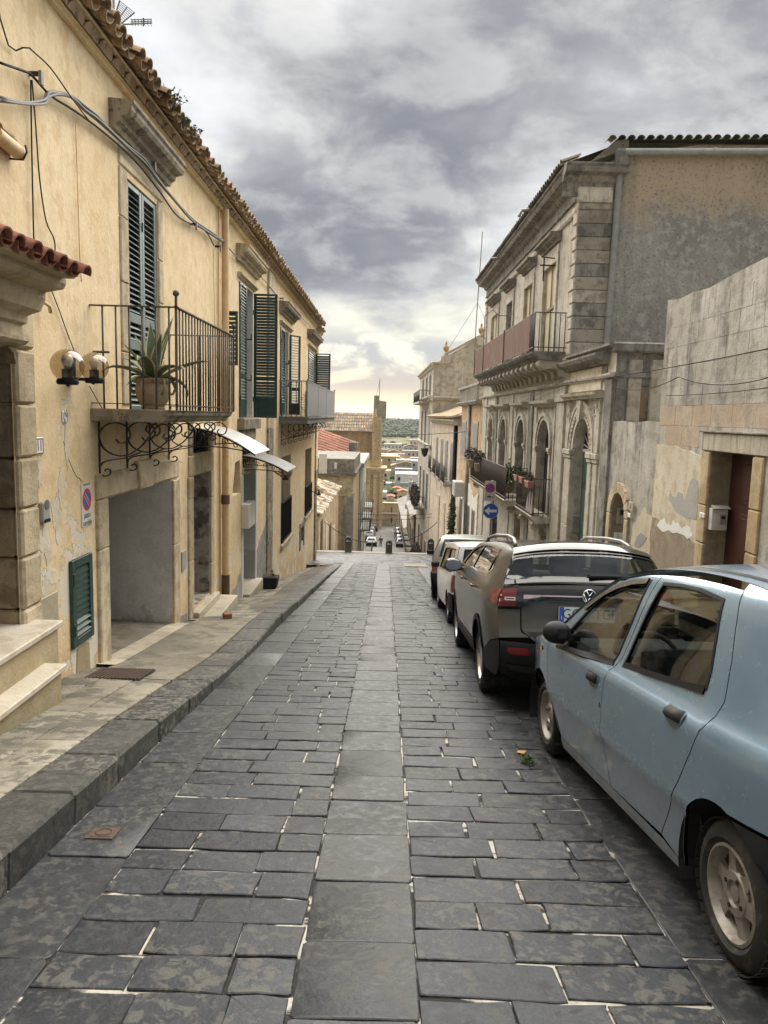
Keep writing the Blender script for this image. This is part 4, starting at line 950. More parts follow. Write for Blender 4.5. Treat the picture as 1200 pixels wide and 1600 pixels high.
# panelled double-width door
b = MB(); D = -.28
def dbox(y0, y1, z0, z1, o0, o1): rbo = (o0 + o1) / 2; b.obox(WR((y0 + y1) / 2, (z0 + z1) / 2) + RO * rbo, RU * (y1 - y0) / 2, RO * (o1 - o0) / 2, V((0, 0, (z1 - z0) / 2)))
dbox(9.13, 10.32, -1.6, 1.30, D - .05, D)
door = b.build('door', M_brown, h1, bev=.004)
for y0, y1 in ((9.62, 9.92), (9.20, 9.5)):
    for z0, z1 in ((.62, 1.2), (-.18, .5), (-.92, -.30), (-1.5, -1.02)):
        b = MB(); dbox(y0, y1, z0, z1, D, D + .018); dbox(y0 + .05, y1 - .05, z0 + .06, z1 - .06, D + .018, D + .035); b.build('door_panel', M_brown, door, bev=.01)
b = MB(); b.sphere(WR(9.98, -.62) + RO * (D + .08), .05, 12, 8); b.sphere(WR(9.2, -.68) + RO * (D + .06), .03, 10, 8); b.build('door_knob', plain('worn brass', (.35, .30, .22), .35, .9), door, smooth=True)
# ---------------- low garden wall with arched door
gw = thing('garden_wall', WR(13.5, zr(13.5)), 'low stained courtyard wall with a small arched brown wooden door next to a tall portal', 'wall')
ah = arch(13.62, 14.46, -2.1, -.08, 12)
wall('wall', M_weath, gw, WR, [(12.345, -2.4), (14.76, -2.7), (14.76, 1.66), (14.2, 1.68), (13.5, 1.65), (12.8, 1.69), (12.345, 1.67)], [ah], -RO, .28, M_taupe)
b = MB(); b.quad(WR(12.36, 1.66), WR(14.76, 1.66), WR(14.76, 1.66) - RO * .4, WR(12.36, 1.66) - RO * .4); b.build('coping', M_dark, gw)
n = 11; a0, a1, zc = 13.62, 14.46, -.08; c = (a0 + a1) / 2
for i in range(n):
    t0, t1 = math.pi * i / n + .012, math.pi * (i + 1) / n - .012; r0, r1 = .42, .62
    rprism('arch_stone', gw, [(c + r * math.cos(t), zc + r * math.sin(t)) for r, t in ((r0, t0), (r1, t0), (r1, t1), (r0, t1))], .05, M_ochre, bev=.006)
for z0, z1 in ((-2.1, -1.4), (-1.4, -.75), (-.75, -.09)):
    rblock('jamb_stone', gw, 13.42, 13.61, z0, z1 - .01, .05, M_ochre, .01); rblock('jamb_stone', gw, 14.47, 14.68, z0, z1 - .01, .045, M_ochre, .01)
b = MB()
for k in range(5): b.add([WR(y, z, -.26) for y, z in ((13.62 + .12 * k, -2.1), (13.735 + .12 * k, -2.1), (13.735 + .12 * k, .3), (13.62 + .12 * k, .3))], [(0, 1, 2, 3)])
b.build('door', M_oldwood, gw)
rprism('render_patch', gw, jag([(12.36, -2.3), (12.36, .1), (12.7, .2), (13.2, -.1), (13.3, -.5), (13.35, -2.3)], .04, 12), .008, M_beige)
pp = [RP(*p) for p in ((992, 852), (996, 838), (1003, 832), (1012, 840), (1006, 850), (998, 856))]; rprism('render_scar', gw, [(p.y, p.z) for p in pp], .004, M_cem2, off=.0085)
# ---------------- palazzo with its terrace wing
P0, P1, PT = 18.2, 33.3, 7.1
pal = thing('palazzo', WR(24, zr(24)), 'tall grey beige palazzo with arched windows, reed screened balcony and a portal wing', 'palazzo')
oh = rect(16.2, 17.6, -3.2, .98)[:2] + [(17.6, 1.0)] + [(16.9 + .7 * math.cos(math.pi * i / 16), 1.0 + .72 * math.sin(math.pi * i / 16)) for i in range(1, 16)] + [(16.2, 1.0)]
oh = [(16.2, -3.2), (17.6, -3.2), (17.6, 1.0)] + [(16.9 + .7 * math.cos(math.pi * i / 16), 1.0 + .72 * math.sin(math.pi * i / 16)) for i in range(1, 16)] + [(16.2, 1.0)]
ga = arch(19.7, 20.6, -4, -1.55, 10, .4); ga2 = rect(23.5, 24.6, -4, -1.4); ga3 = rect(28.0, 29.2, -5, -1.6)
AW = [(19.95, 21.45), (23.35, 24.75), (26.7, 28.1), (29.7, 30.9)]
ah_ = [arch(y0, y1, -.95, .92 - .0 * k, 14, .72) for k, (y0, y1) in enumerate(AW)]
UW = [(20.2, 21.7, 5.75), (23.2, 24.5, 5.72), (26.6, 27.8, 5.7), (29.8, 31.4, 5.7)]
uh = [rect(y0, y1, 3.35, zt) for y0, y1, zt in UW]
b = MB()
ps, ts = cdt([(14.77, -2.9), (18, -3.4), (24, -4.4), (P1, -5.6), (P1, PT), (P0, PT), (P0, 3.15), (14.77, 3.05)], [oh, ga, ga2, ga3] + ah_ + uh); b.add([WR(*p) for p in ps], ts)
b.quad(WR(P1, -5.6), WR(P1, PT), WR(P1, PT) + V((9, 0, 0)), WR(P1, -5.6) + V((9, 0, 0)))
b.build('wall', M_pal, pal, fix=False)
b = MB(); b.add([V((rx(P0), P0, 2.9)), V((14, P0, 2.9)), V((14, P0, 8.1)), V((7.0, P0, 8.0)), V((5.2, P0, 7.75)), V((rx(P0), P0, PT))], [(0, 1, 2, 3, 4, 5)]); b.build('side_wall', M_rough, pal, fix=False)
# dressed corner: quoins on both faces
z = 3.2; k = 0
while z < 6.6:
    z1 = min(6.65, z + .30); w_ = .50 if k % 2 else .36
    rblock('quoin', pal, P0 + .01, P0 + w_, z + .01, z1 - .015, .07, M_pals, .02)
    MB().box(rx(P0) - .055, rx(P0) + .74, P0 - .045 - .004 * (k % 2), P0 + .008, z + .004, z1 - .006).build('corner_stone', M_dark if k in (2, 3, 6, 9) else masonry('corner stone', (.27, .25, .20), (.36, .33, .27), (.22, .2, .16), spots=(.13, .125, .11), spthr=.58, grain=.7, rand=.2), pal, bev=.012); z = z1; k += 1
MB().box(rx(P0) - .10, rx(P0) + .72, P0 - .07, P0 + .01, 6.66, 7.0).build('corner_stone', M_pals, pal, bev=.02)
z = 3.2
while z < 6.6: rblock('quoin', pal, P1 - .42, P1, z + .01, z + .29, .06, M_pals, .02); z += .31
# entablature and eaves
CORN = [(0, 0), (.06, 0), (.07, .05), (.03, .06), (.03, .30), (.10, .34), (.14, .40), (.16, .44), (.36, .48), (.40, .54), (.40, .58), (.46, .62), (.46, .66), (0, .70)]
rmould('cornice', pal, CORN, P0 + .0, P1 + .1, 6.78, M_dark)
MB().extrude_profile([(a * .9, c_) for a, c_ in CORN], V((rx(P0) - .45, P0, 6.78)), V((rx(P0) + .95, P0, 6.78)), V((0, -1, 0))).build('cornice', M_dark, pal)
rd2 = V((.93, .0135, .36)).normalized()
b = MB(); b.quad(WR(P0 - .1, 7.46, .5), WR(P1 + .2, 7.46, .5), WR(P1 + .2, 7.46, .5) + rd2 * 1.4, WR(P0 - .1, 7.46, .5) + rd2 * 1.4)
b.quad(WR(P0 - .1, 7.46, .5) + rd2 * 1.4, WR(P1 + .2, 7.46, .5) + rd2 * 1.4, WR(P1 + .2, 8.1, -9), WR(P0 - .1, 8.1, -9))
b.add([V((5.0, P0 - .12, 8.02)), V((14, P0 - .12, 8.28)), V((14, P0 + 3, 8.4)), V((5.0, P0 + 3, 8.3))], [(0, 1, 2, 3)])
M_tiled = masonry('sooty roof tile', (.13, .115, .095), (.19, .165, .135), spots=(.06, .06, .055), spthr=.55, grain=.6, rand=.25); me_td = tc.mesh('roof_tile', M_tiled, smooth=50); proof = b.build('roof', M_tiled, pal); ux2 = V((-.0145, 1, 0)).normalized(); up2 = ux2.cross(rd2); up2 = up2 if up2.z > 0 else -up2
y = P0 - .1
while y < P1: piece('roof_tile', me_td, proof, mtx(WR(y, 7.48, .52) + V((0, 0, random.uniform(-.01, .01))), ux2, rd2, up2)); y += .23
for k in range(42): x = 4.9 + .215 * k; piece('roof_tile', me_td, proof, mtx((x, P0 - .2, 8.02 + .029 * (x - 5)), (1, 0, 0), (0, .97, .1), (0, -.1, .97)))
MB().prism([(4.4, 7.5), (5.0, 8.0), (5.3, 8.05), (5.3, 7.8), (4.9, 7.7)], None, (0, .4, 0), lambda u, v: V((u, P0 - .1, v))).build('roof_verge', M_tiled, pal)
b = MB(); b.tube([(5.14, P0 - .14, 7.72), (5.13, P0 - .13, 7.4), (5.07, P0 - .09, 3.0)], .075, 12); b.build('drainpipe', M_steel, pal, smooth=60)
b = MB(); b.tube([(5.2, P0 - .16, 7.74), (13, P0 - .16, 7.93)], .085, 12); b.build('gutter_pipe', M_steel, pal, smooth=60)
b = MB()
for z in (4.15, 7.3): b.tube([(5.08 + .016 * (z - 4), P0 - .11, z - .05), (5.08 + .016 * (z - 4), P0 - .11, z + .05)], .09, 12)
for x in (7.2, 8.9, 9.1): b.tube([(x, P0 - .16, 7.79), (x + .05, P0 - .16, 7.79)], .098, 12)
b.build('pipe_collar', M_steel, pal); MB().box(5.0, 5.28, P0 - .22, P0 - .02, 7.45, 7.8).build('rain_head', M_dark, pal, bev=.02)
# upper windows
for k, (y0, y1, zt) in enumerate(UW):
    rreveal(pal, rect(y0, y1, 3.35, zt), .06 if k != 2 else .2, M_pals, M_board if k != 2 else M_void, 'window_board' if k != 2 else 'window')
    for yy in ((y0 - .16, y0), (y1, y1 + .16)): rblock('window_frame', pal, yy[0], yy[1], 3.35, zt + .2, .05, M_pals, .01)
    rblock('window_frame', pal, y0, y1, zt + .005, zt + .22, .05, M_pals, .01)
    rmould('window_hood', pal, [(0, 0), (.08, 0), (.1, .06), (.2, .1), (.22, .15), (.3, .17), (.3, .22), (0, .24)], y0 - .3, y1 + .3, zt + .45, M_dark); rblock('frieze_panel', pal, y0 - .1, y1 + .1, zt + .225, zt + .44, .03, M_pals, .008)
    if k != 2:
        b = MB(); ym = (y0 + y1) / 2
        rbo = lambda a0, a1, z0, z1, o: b.obox(WR((a0 + a1) / 2, (z0 + z1) / 2) - RO * (o - .14), RU * (a1 - a0) / 2, RO * .015, V((0, 0, (z1 - z0) / 2)))
        rbo(y0, y1, 4.62, 4.68, .17); rbo(ym - .02, ym + .02, 3.4, zt, .17); b.build('window_bar', M_taupe, pal)
for z, t in ((6.45, .05), (3.05, .07), (2.5, .08)): rmould('string_course', pal, [(0, 0), (t, .01), (t + .03, .06), (t + .03, .1), (0, .12)], P0 if z > 4 else (P0 if z > 3 else 14.77), P1, z, M_pals)
# long balcony on carved corbels
bz, BO, Y0, Y1 = 3.32, .85, 18.75, 30.2
b = MB(); b.extrude_profile([(0, -.20), (BO - .2, -.20), (BO - .16, -.13), (BO - .08, -.11), (BO - .02, -.05), (BO, 0), (0, 0)], WR(Y0, bz), WR(Y1, bz), RO); bb = b.build('balcony', M_dark, pal)
def corbel(par, y, z, dpt, hgt, wd, mat):
    prof_ = catmull([(0, -hgt), (.12 * dpt, -hgt * .95), (.2 * dpt, -hgt * .6), (.45 * dpt, -hgt * .45), (.8 * dpt, -hgt * .5), (1.0 * dpt, -hgt * .25), (.95 * dpt, 0)], 4) + [(0, 0)]
    b = MB(); b.prism(prof_, None, RU * wd, lambda u, v: WR(y - wd / 2, z + v, u))
    for s in (-1, 1):
        q = ribbon([(dpt * .78 + .13 * (1 - i / 30) * math.cos(i * .42), -.14 + .13 * (1 - i / 30) * math.sin(i * .42)) for i in range(28)], .012, .012)
        b.add([WR(y + s * (wd / 2 + .004) + p.y, z + p.z, p.x) for p in q.v], q.f)
    return b.build('corbel', mat, par, smooth=35)
for k in range(16): corbel(bb, 19.0 + .735 * k, bz - .2, .66, .42, .3 if k % 5 else .36, M_pals)
bar2 = MB().tube([(0, 0, 0), (0, 0, 1)], .012, 6).mesh('baluster', M_rail, smooth=True)
for k in range(7): piece('baluster', bar2, bb, mtx(WR(Y0 + .05, bz, .06 + .125 * k), (1, 0, 0), (0, 1, 0), (0, 0, .92)))
for k in range(8): piece('baluster', bar2, bb, mtx(WR(Y0 + .05 + .13 * k, bz, BO - .05), (1, 0, 0), (0, 1, 0), (0, 0, .92)))
def panel(par, name, y0, y1, z0, z1, o, mat, t=.012): return MB().obox(WR((y0 + y1) / 2, (z0 + z1) / 2, o), RU * (y1 - y0) / 2, RO * t / 2, V((0, 0, (z1 - z0) / 2))).build(name, mat, par)
for y0, y1 in ((19.35, 23.2), (23.3, 27.6), (27.85, 30.15)): panel(bb, 'reed_screen', y0, y1, bz + .05, bz + .93, BO - .045, M_reed)
b = MB()
for z in (.93, .1): b.tube([WR(Y0 + .05, bz + z, 0), WR(Y0 + .05, bz + z, BO - .05), WR(Y1, bz + z, BO - .05), WR(Y1, bz + z, 0)], .014, 6)
for y in (23.25, 27.7, Y1): b.tube([WR(y, bz, BO - .03), WR(y, bz + 1.0, BO - .03)], .02, 6)
b.tube([WR(27.7, bz + .9, BO - .03), WR(27.7, bz + 2.0, BO - .03), WR(27.7, bz + 2.2, BO - .3), WR(27.7, bz + 2.0, .3), WR(27.7, bz + 2.0, 0)], .014, 6)
b.build('handrail', M_rail, bb)
# arched windows of the main floor
for k, (y0, y1) in enumerate(AW):
    rreveal(pal, ah_[k], .20, M_pals, M_void, 'window')
    c = (y0 + y1) / 2; a = (y1 - y0) / 2; n_ = 16
    for r0, r1, t in ((1.02, 1.16, .05), (1.17, 1.32, .08)):
        outer = [(c + a * r1 * math.cos(math.pi * i / n_), .92 + .72 * r1 * math.sin(math.pi * i / n_)) for i in range(n_ + 1)]; inner = [(c + a * r0 * math.cos(math.pi * i / n_), .92 + .72 * r0 * math.sin(math.pi * i / n_)) for i in range(n_, -1, -1)]
        rprism('archivolt', pal, outer + inner, t, M_pals)
    for s in (-1, 1):
        yc = c + s * (a + .09)
        rblock('pilaster', pal, yc - .085, yc + .085, -.95, .75, .05, M_pals, .01)
        for z0, z1, t in ((.76, .82, .08), (.825, .92, .11)): rblock('capital', pal, yc - .1 - t / 4, yc + .1 + t / 4, z0, z1, t, M_pals, .01)
    for s in (-1, 1): rblock('outer_frame', pal, c + s * a * 1.5 - .07, c + s * a * 1.5 + .07, -.95, 1.98, .03, M_pals, .006)
    rmould('window_hood', pal, [(0, 0), (.08, .0), (.1, .05), (.16, .07), (.24, .10), (.26, .17), (0, .2)], y0 - .42, y1 + .42, 2.0, M_pals)
    rblock('pilaster', pal, y1 + .85, y1 + 1.35, -4.5, 2.48, .04, M_dark if k in (0, 2) else M_pal, .01)
rblock('pilaster', pal, 18.44, 19.2, -3.6, 2.48, .07, M_pal, .01); rblock('capital', pal, 18.36, 19.28, 2.1, 2.3, .12, M_pals, .02)
# lower balconies
def low_balcony(y0, y1, bo, z, screens=()):
    b = MB(); b.extrude_profile([(0, -.18), (bo - .14, -.18), (bo - .1, -.12), (bo - .03, -.06), (bo, 0), (0, 0)], WR(y0, z), WR(y1, z), RO); o = b.build('balcony', M_pals, pal)
    ny = int((y1 - y0) / .135)
    for k in range(ny + 1): piece('baluster', bar2, o, mtx(WR(y0 + .03 + (y1 - y0 - .06) * k / ny, z, bo - .05), (1, 0, 0), (0, 1, 0), (0, 0, .98)))
    for k in range(int(bo / .13)): piece('baluster', bar2, o, mtx(WR(y0 + .03, z, .05 + .13 * k), (1, 0, 0), (0, 1, 0), (0, 0, .98)))
    b = MB()
    for zz in (.98, .08): b.tube([WR(y0 + .03, z + zz, 0), WR(y0 + .03, z + zz, bo - .05), WR(y1 - .03, z + zz, bo - .05), WR(y1 - .03, z + zz, 0)], .014, 6)
    b.build('handrail', M_rail, o)
    for a0, a1 in screens: panel(o, 'fabric_screen', a0, a1, z + .05, z + .95, bo - .08, plain('faded screen cloth', (.11, .10, .09), .9, var=.3, vscale=5))
    for yy in (y0 + .35, y1 - .35): corbel(o, yy, z - .18, bo * .8, .3, .16, M_pals)
    return o
lb1 = low_balcony(19.55, 21.9, .52, -.86); lb2 = low_balcony(22.6, 31.3, .72, -.78, ((23.0, 25.6),))
# washing hung over the near balcony
b = MB()
for j in range(9):
    for i in range(7): b.v.append(WR(19.6 + .75 * j / 8 + .02 * math.sin(i * 1.3), .1 - .9 * i / 6, .40 + .05 * math.sin(j * 1.9) + .012 * i))
for j in range(8):
    for i in range(6): b.f.append([7 * j + i, 7 * j + i + 1, 7 * j + i + 8, 7 * j + i + 7]); b.mi.append(0)
wash = b.build('hanging_cloth', plain('pale grey cloth', (.36, .34, .32), .9, var=.15), smooth=True); tag(wash, 'pale grey cloth hung to dry behind the iron rail of the small lower balcony', 'cloth')
# ground-floor openings
for h in (ga, ga2, ga3): rreveal(pal, h, .25, M_pals, M_oldwood)
q = [(20.15 + .62 * math.cos(math.pi * i / 12), -1.5 + .55 * math.sin(math.pi * i / 12)) for i in range(13)] + [(20.15 + .46 * math.cos(math.pi * i / 12), -1.5 + .41 * math.sin(math.pi * i / 12)) for i in range(12, -1, -1)]; rprism('archivolt', pal, q, .05, M_pals)
# portal of the wing
rreveal(pal, oh, .24, M_pals)
b = MB(); b.quad(*[WR(y, z, -.235) for y, z in ((16.2, -3.2), (17.6, -3.2), (17.6, .96), (16.2, .96))]); dl = b.build('door', M_teal, pal)
for y0, y1 in ((16.28, 16.82), (16.98, 17.52)):
    for z0, z1 in ((-2.7, -1.4), (-1.2, .1), (.25, .85)): b = MB(); b.obox(WR((y0 + y1) / 2, (z0 + z1) / 2, -.225), RU * (y1 - y0) / 2, RO * .012, V((0, 0, (z1 - z0) / 2))); b.build('door_panel', M_teal, dl, bev=.008)
MB().add([WR(16.9 + .7 * math.cos(math.pi * i / 16), 1.0 + .72 * math.sin(math.pi * i / 16), -.232) for i in range(17)], [tuple(range(17))]).build('fanlight', M_void, pal)
b = MB()
for i in range(9): t = math.pi * (i + .5) / 9; b.tube([WR(16.9 + .12 * math.cos(t), 1.02 + .12 * math.sin(t), -.20), WR(16.9 + .67 * math.cos(t), 1.02 + .68 * math.sin(t), -.20)], .014, 5)
b.box(*(lambda p: (p.x - .02, p.x + .02, 16.2, 17.6, .95, 1.02))(WR(16.9, 1, -.20))); b.build('fanlight_grille', M_pals, pal)
c = 16.9
for r0, r1, t in ((.70, .82, .03), (.83, 1.0, .055), (1.01, 1.08, .075)):
    outer = [(c + r1 * math.cos(math.pi * i / 18), 1.0 + (r1 + .02) * math.sin(math.pi * i / 18)) for i in range(19)]; inner = [(c + r0 * math.cos(math.pi * i / 18), 1.0 + (r0 + .02) * math.sin(math.pi * i / 18)) for i in range(18, -1, -1)]; rprism('archivolt', pal, outer + inner, t, M_pals)
for i in range(24): t = math.pi * (i + .5) / 24; b = MB(); b.sphere(WR(c + .86 * math.cos(t), 1.0 + .88 * math.sin(t), .055), .03, 6, 4); b.build('arch_bead', M_pals, pal, smooth=True)
rprism('keystone', pal, [(16.8, 1.68), (17.0, 1.68), (17.06, 2.1), (16.74, 2.1)], .13, M_pals, bev=.015)
for y0, y1 in ((15.55, 15.85), (15.9, 16.18), (17.62, 17.9), (17.95, 18.25)):
    t = .04 if y0 in (15.55, 17.95) else .06
    for z0, z1 in ((-3.0, -1.9), (-1.9, -.8), (-.8, .78)): rblock('pilaster', pal, y0, y1, z0, z1 - .008, t, M_pals, .015)
    rblock('capital', pal, y0 - .03, y1 + .03, .785, .86, t + .025, M_pals, .01); rblock('capital', pal, y0 - .05, y1 + .05, .865, .99, t + .05, M_pals, .015)
    if y0 in (15.55, 17.95): rblock('spandrel', pal, y0, y1 + .0, 1.0, 2.12, .05, M_pals, .006)
for s, y0, y1 in ((1, 15.6, 16.3), (-1, 17.5, 18.2)):                     # carved foliage in the spandrels
    for i in range(9):
        a, r = random.uniform(0, 6.28), random.uniform(.05, .12); yc, zc_ = random.uniform(y0 + .05, y1 - .05), random.uniform(1.75, 2.08)
        q = ribbon([(r * (1 - j / 14) * math.cos(a + j * .5), r * (1 - j / 14) * math.sin(a + j * .5)) for j in range(12)], .012, .012); b = MB(); b.add([WR(yc + p.x, zc_ + p.z, .055 + p.y) for p in q.v], q.f); b.build('carved_scroll', M_pals, pal)
rmould('portal_cornice', pal, [(0, 0), (.12, 0), (.14, .05), (.2, .07), (.22, .13), (0, .16)], 15.4, 18.35, 2.13, M_pals)
rblock('frieze', pal, 15.6, 18.1, 2.3, 2.78, .04, M_beige, .008); rmould('portal_cornice', pal, [(0, 0), (.1, 0), (.12, .06), (.26, .1), (.30, .17), (.30, .21), (0, .24)], 15.2, 18.5, 2.80, M_dark)
rblock('pilaster', pal, 14.79, 15.25, -2.9, 2.5, .06, M_dark, .01); rblock('parapet_panel', pal, 15.3, 18.1, 2.62, 3.0, .02, M_dark, .01)
rmould('coping', pal, [(0, 0), (.08, .0), (.1, .05), (.18, .08), (.18, .13), (0, .15)], 14.7, 18.2, 3.03, M_dark)
# return of the terrace wing, facing up the street
x0 = rx(14.77)
b = MB(); b.quad((x0, 14.77, -3), (x0 + 1.0, 14.77, -3), (x0 + 1.0, 14.77, 3.12), (x0, 14.77, 3.12)); b.quad((x0 + 1.0, 14.77, -3), (x0 + 1.0, 15.6, -3), (x0 + 1.0, 15.6, 3.1), (x0 + 1.0, 14.77, 3.1)); b.quad((x0 + 1, 15.6, -3), (x0 + 5, 15.6, -3), (x0 + 5, 15.6, 3.05), (x0 + 1, 15.6, 3.05))
b.quad((x0, 14.77, 3.1), (x0 + 5, 14.9, 3.1), (x0 + 5, 18.2, 3.1), (rx(18.2), 18.2, 3.1)); b.build('terrace_wall', M_dark, pal, fix=False)
for xa, xb, mt, t in ((.02, .2, M_dark, .05), (.24, .50, M_pals, .03), (.66, .92, M_pals, .09)): MB().box(x0 + xa, x0 + xb, 14.77 - t, 14.8, 1.6, 2.85).build('pier', mt, pal, bev=.015)
MB().box(x0 - .1, x0 + 1.05, 14.62, 14.82, 2.98, 3.17).build('coping', M_dark, pal, bev=.03); MB().box(x0 - .02, x0 + 1.0, 14.70, 14.8, 2.5, 2.6).build('string_course', M_dark, pal, bev=.02)
q = jag([(x0 + .3, 1.75), (x0 + .62, 1.72), (x0 + .60, 2.2), (x0 + .5, 2.32), (x0 + .36, 2.1)], .03, 21); MB().prism(q, None, (0, .02, 0), lambda u, v: V((u, 14.748, v))).build('broken_patch', masonry('exposed rubble', (.22, .15, .09), (.30, .21, .13), grain=1.5), pal)
# spouts that stick out of the eaves
for px, py, dx in ((820, 326, -12), (768, 402, -10)):
    p = RP(px + 10, py, -.45); b = MB(); b.tube([p + V((.25, 0, -.02)), p - V((.25, 0, .05)), p - V((.34, 0, .22))], .045, 8); b.build('rain_spout', M_steel, pal, smooth=60)
b = MB(); p = RP(868, 415, -.1); b.tube([p, p + RO * .4], .02, 6); b.tube([p + RO * .3 + V((0, 0, .2)), p + RO * .3 - V((0, 0, .4))], .02, 6); b.tube([p + V((0, .1, .2)), p + RO * .35 + V((0, 0, .2))], .015, 6); b.build('cable_bracket', M_iron, pal)
# ------------------------------------------------------------------ cars
def car_paint(name, col, metal=0.35, rough=0.34, dust=(0.30, 0.27, 0.22), dust_top=0.55, dust_amt=0.5, coat=0.8, spec=0.5):
    m, T, bs = new_mat(name); tc = T.n('ShaderNodeTexCoord').outputs['Object']; x, y, z = T.xyz(tc)
    n1 = T.noise(tc, 3.0, 6.0, .6); n2 = T.noise(tc, 22.0, 5.0, .65)
    c = T.mix(T.smooth(n1, .3, .7), tuple(v * .95 for v in col), tuple(v * 1.05 for v in col))
    f = T.math('MULTIPLY', T.smooth(T.math('ADD', z, T.math('MULTIPLY', T.math('SUBTRACT', n1, .5), .5)), dust_top, .15), T.smooth(n2, .3, .75, .35, 1.0))
    f = T.math('MULTIPLY', f, dust_amt); f = T.math('ADD', f, T.math('MULTIPLY', T.smooth(n2, .55, .75), .07))
    T.put(bs.inputs['Base Color'], T.mix(f, c, dust)); T.put(bs.inputs['Metallic'], T.math('MULTIPLY', T.math('SUBTRACT', 1.0, f), metal)); T.put(bs.inputs['Roughness'], T.smooth(T.math('ADD', f, T.math('MULTIPLY', n1, .1)), 0, .6, rough, .75))
    bs.inputs['Coat Weight'].default_value = coat; bs.inputs['Specular IOR Level'].default_value = spec; T.put(bs.inputs['Coat Roughness'], T.smooth(n1, .3, .7, .05, .16)); return m
M_tyre = plain('tyre rubber', (0.022, 0.022, 0.022), .85, var=.25, vscale=7, dirt=(.10, .09, .075), dirt_amt=.5, bump=.2, bscale=90)
M_alloy = plain('dusty alloy', (0.30, 0.285, 0.26), .45, .4, var=.15, vscale=7, dirt=(.17, .13, .095), dirt_amt=.7)
M_alloy2 = plain('bright alloy', (0.55, 0.55, 0.56), .3, .8, var=.06); M_plastic = plain('dark bumper plastic', (0.012, 0.013, 0.015), .6, spec=.28, var=.2, vscale=5, dirt=(.06, .057, .05), dirt_amt=.2)
M_gloss = plain('gloss black trim', (.010, .010, .011), .15, coat=.5, var=.02); M_int = plain('car interior', (0.035, 0.035, 0.037), .85); M_intb = plain('beige interior trim', (.16, .14, .11), .9)
M_glass = glass('car glass', (.72, .78, .74), .35); M_glassd = glass('tinted car glass', (.5, .56, .55), .35)
M_red = plain('red lamp glass', (.17, .010, .011), .18, coat=.6, var=.08); M_redd = plain('deep red lamp', (.16, .012, .014), .2, coat=.6, var=.1); M_clear = plain('clear lamp', (.65, .66, .68), .15, .3, coat=.6); M_orange = plain('orange lamp', (.65, .20, .03), .25, coat=.5)
M_chrome = plain('mirror chrome', (.75, .76, .78), .08, 1.0, var=.02); M_mirr = plain('mirror glass', (.22, .25, .29), .12, .8, var=.1); M_under = plain('underbody', (.012, .012, .012), .95)
def interp(tab, z):
    if z <= tab[0][0]: return tab[0][1]
    if z >= tab[-1][0]: return tab[-1][1]
    for i in range(len(tab) - 1):
        if z <= tab[i + 1][0]:
            p0, p1, p2, p3 = tab[max(0, i - 1)], tab[i], tab[i + 1], tab[min(len(tab) - 1, i + 2)]
            h = p2[0] - p1[0]; t = (z - p1[0]) / h
            m1 = (p2[1] - p0[1]) / max(1e-6, p2[0] - p0[0]) * h; m2 = (p3[1] - p1[1]) / max(1e-6, p3[0] - p1[0]) * h
            return (2 * t ** 3 - 3 * t * t + 1) * p1[1] + (t ** 3 - 2 * t * t + t) * m1 + (-2 * t ** 3 + 3 * t * t) * p2[1] + (t ** 3 - t * t) * m2
class Car:
    def __init__(s, wt, prof, front, rear, ft=.22, rt=.13, crown=None, d=.055):
        s.wt = wt; s.front, s.rear, s.ft, s.rt, s.d = front, rear, ft, rt, d
        s.prof = catmull(prof, 5); s.crown = crown
        L = [0]
        for a, b in zip(s.prof, s.prof[1:]): L.append(L[-1] + math.hypot(b[0] - a[0], b[1] - a[1]))
        s.L = L; s.len = L[-1]
    def W(s, y, z):
        w_ = interp(s.wt, z); a, b = s.front
        if y > a: w_ *= 1 - s.ft * ((y - a) / (b - a)) ** 2.2
        a, b = s.rear
        if y < a: w_ *= 1 - s.rt * ((a - y) / (a - b)) ** 2.2
        return w_
    def side(s, sg, off=0.0):
        def f(y, z): return V((sg * (s.W(y, z) + off), y, z))
        return f
    def at(s, q):
        q = max(0, min(s.len - 1e-6, q))
        for i in range(len(s.L) - 1):
            if q <= s.L[i + 1]:
                t = (q - s.L[i]) / max(1e-9, s.L[i + 1] - s.L[i]); a, b = s.prof[i], s.prof[i + 1]
                return a[0] + (b[0] - a[0]) * t, a[1] + (b[1] - a[1]) * t
    def tang(s, q):
        a, b = s.at(q - .04), s.at(q + .04); l = math.hypot(b[0] - a[0], b[1] - a[1]) or 1; return (b[0] - a[0]) / l, (b[1] - a[1]) / l
    def q_at(s, y, z):         # profile position nearest to a point
        return min(((math.hypot(p[0] - y, p[1] - z), l) for p, l in zip(s.prof, s.L)))[1]
    def loft(s, off=0.0):
        def f(t, q):
            y, z = s.at(q); ty, tz = s.tang(q); h = s.W(y, z); k = s.crown(y, z) * (1 - abs(t) ** 2.4) + off
            return V((t * h, y + tz * k, z - ty * k))     # outward: up on the roof, back at the rear
        return f
    def rear_xz(s, off=0.0):   # a panel of the tail given by (x, z)
        i0 = max(range(len(s.prof)), key=lambda i: s.prof[i][1]); cand = [(s.prof[i][1], s.L[i]) for i in range(i0, len(s.prof))]
        cand = [c for j, c in enumerate(cand) if all(c[0] < e[0] for e in cand[:j])]
        lf = s.loft(off)
        def f(x, z):
            q = cand[-1][1]
            for (z1, q1), (z2, q2) in zip(cand, cand[1:]):
                if z <= z1 and z >= z2: q = q1 + (q2 - q1) * (z1 - z) / (z1 - z2); break
            y, zz_ = s.at(q); return lf(max(-1, min(1, x / s.W(y, zz_))), q)
        return f
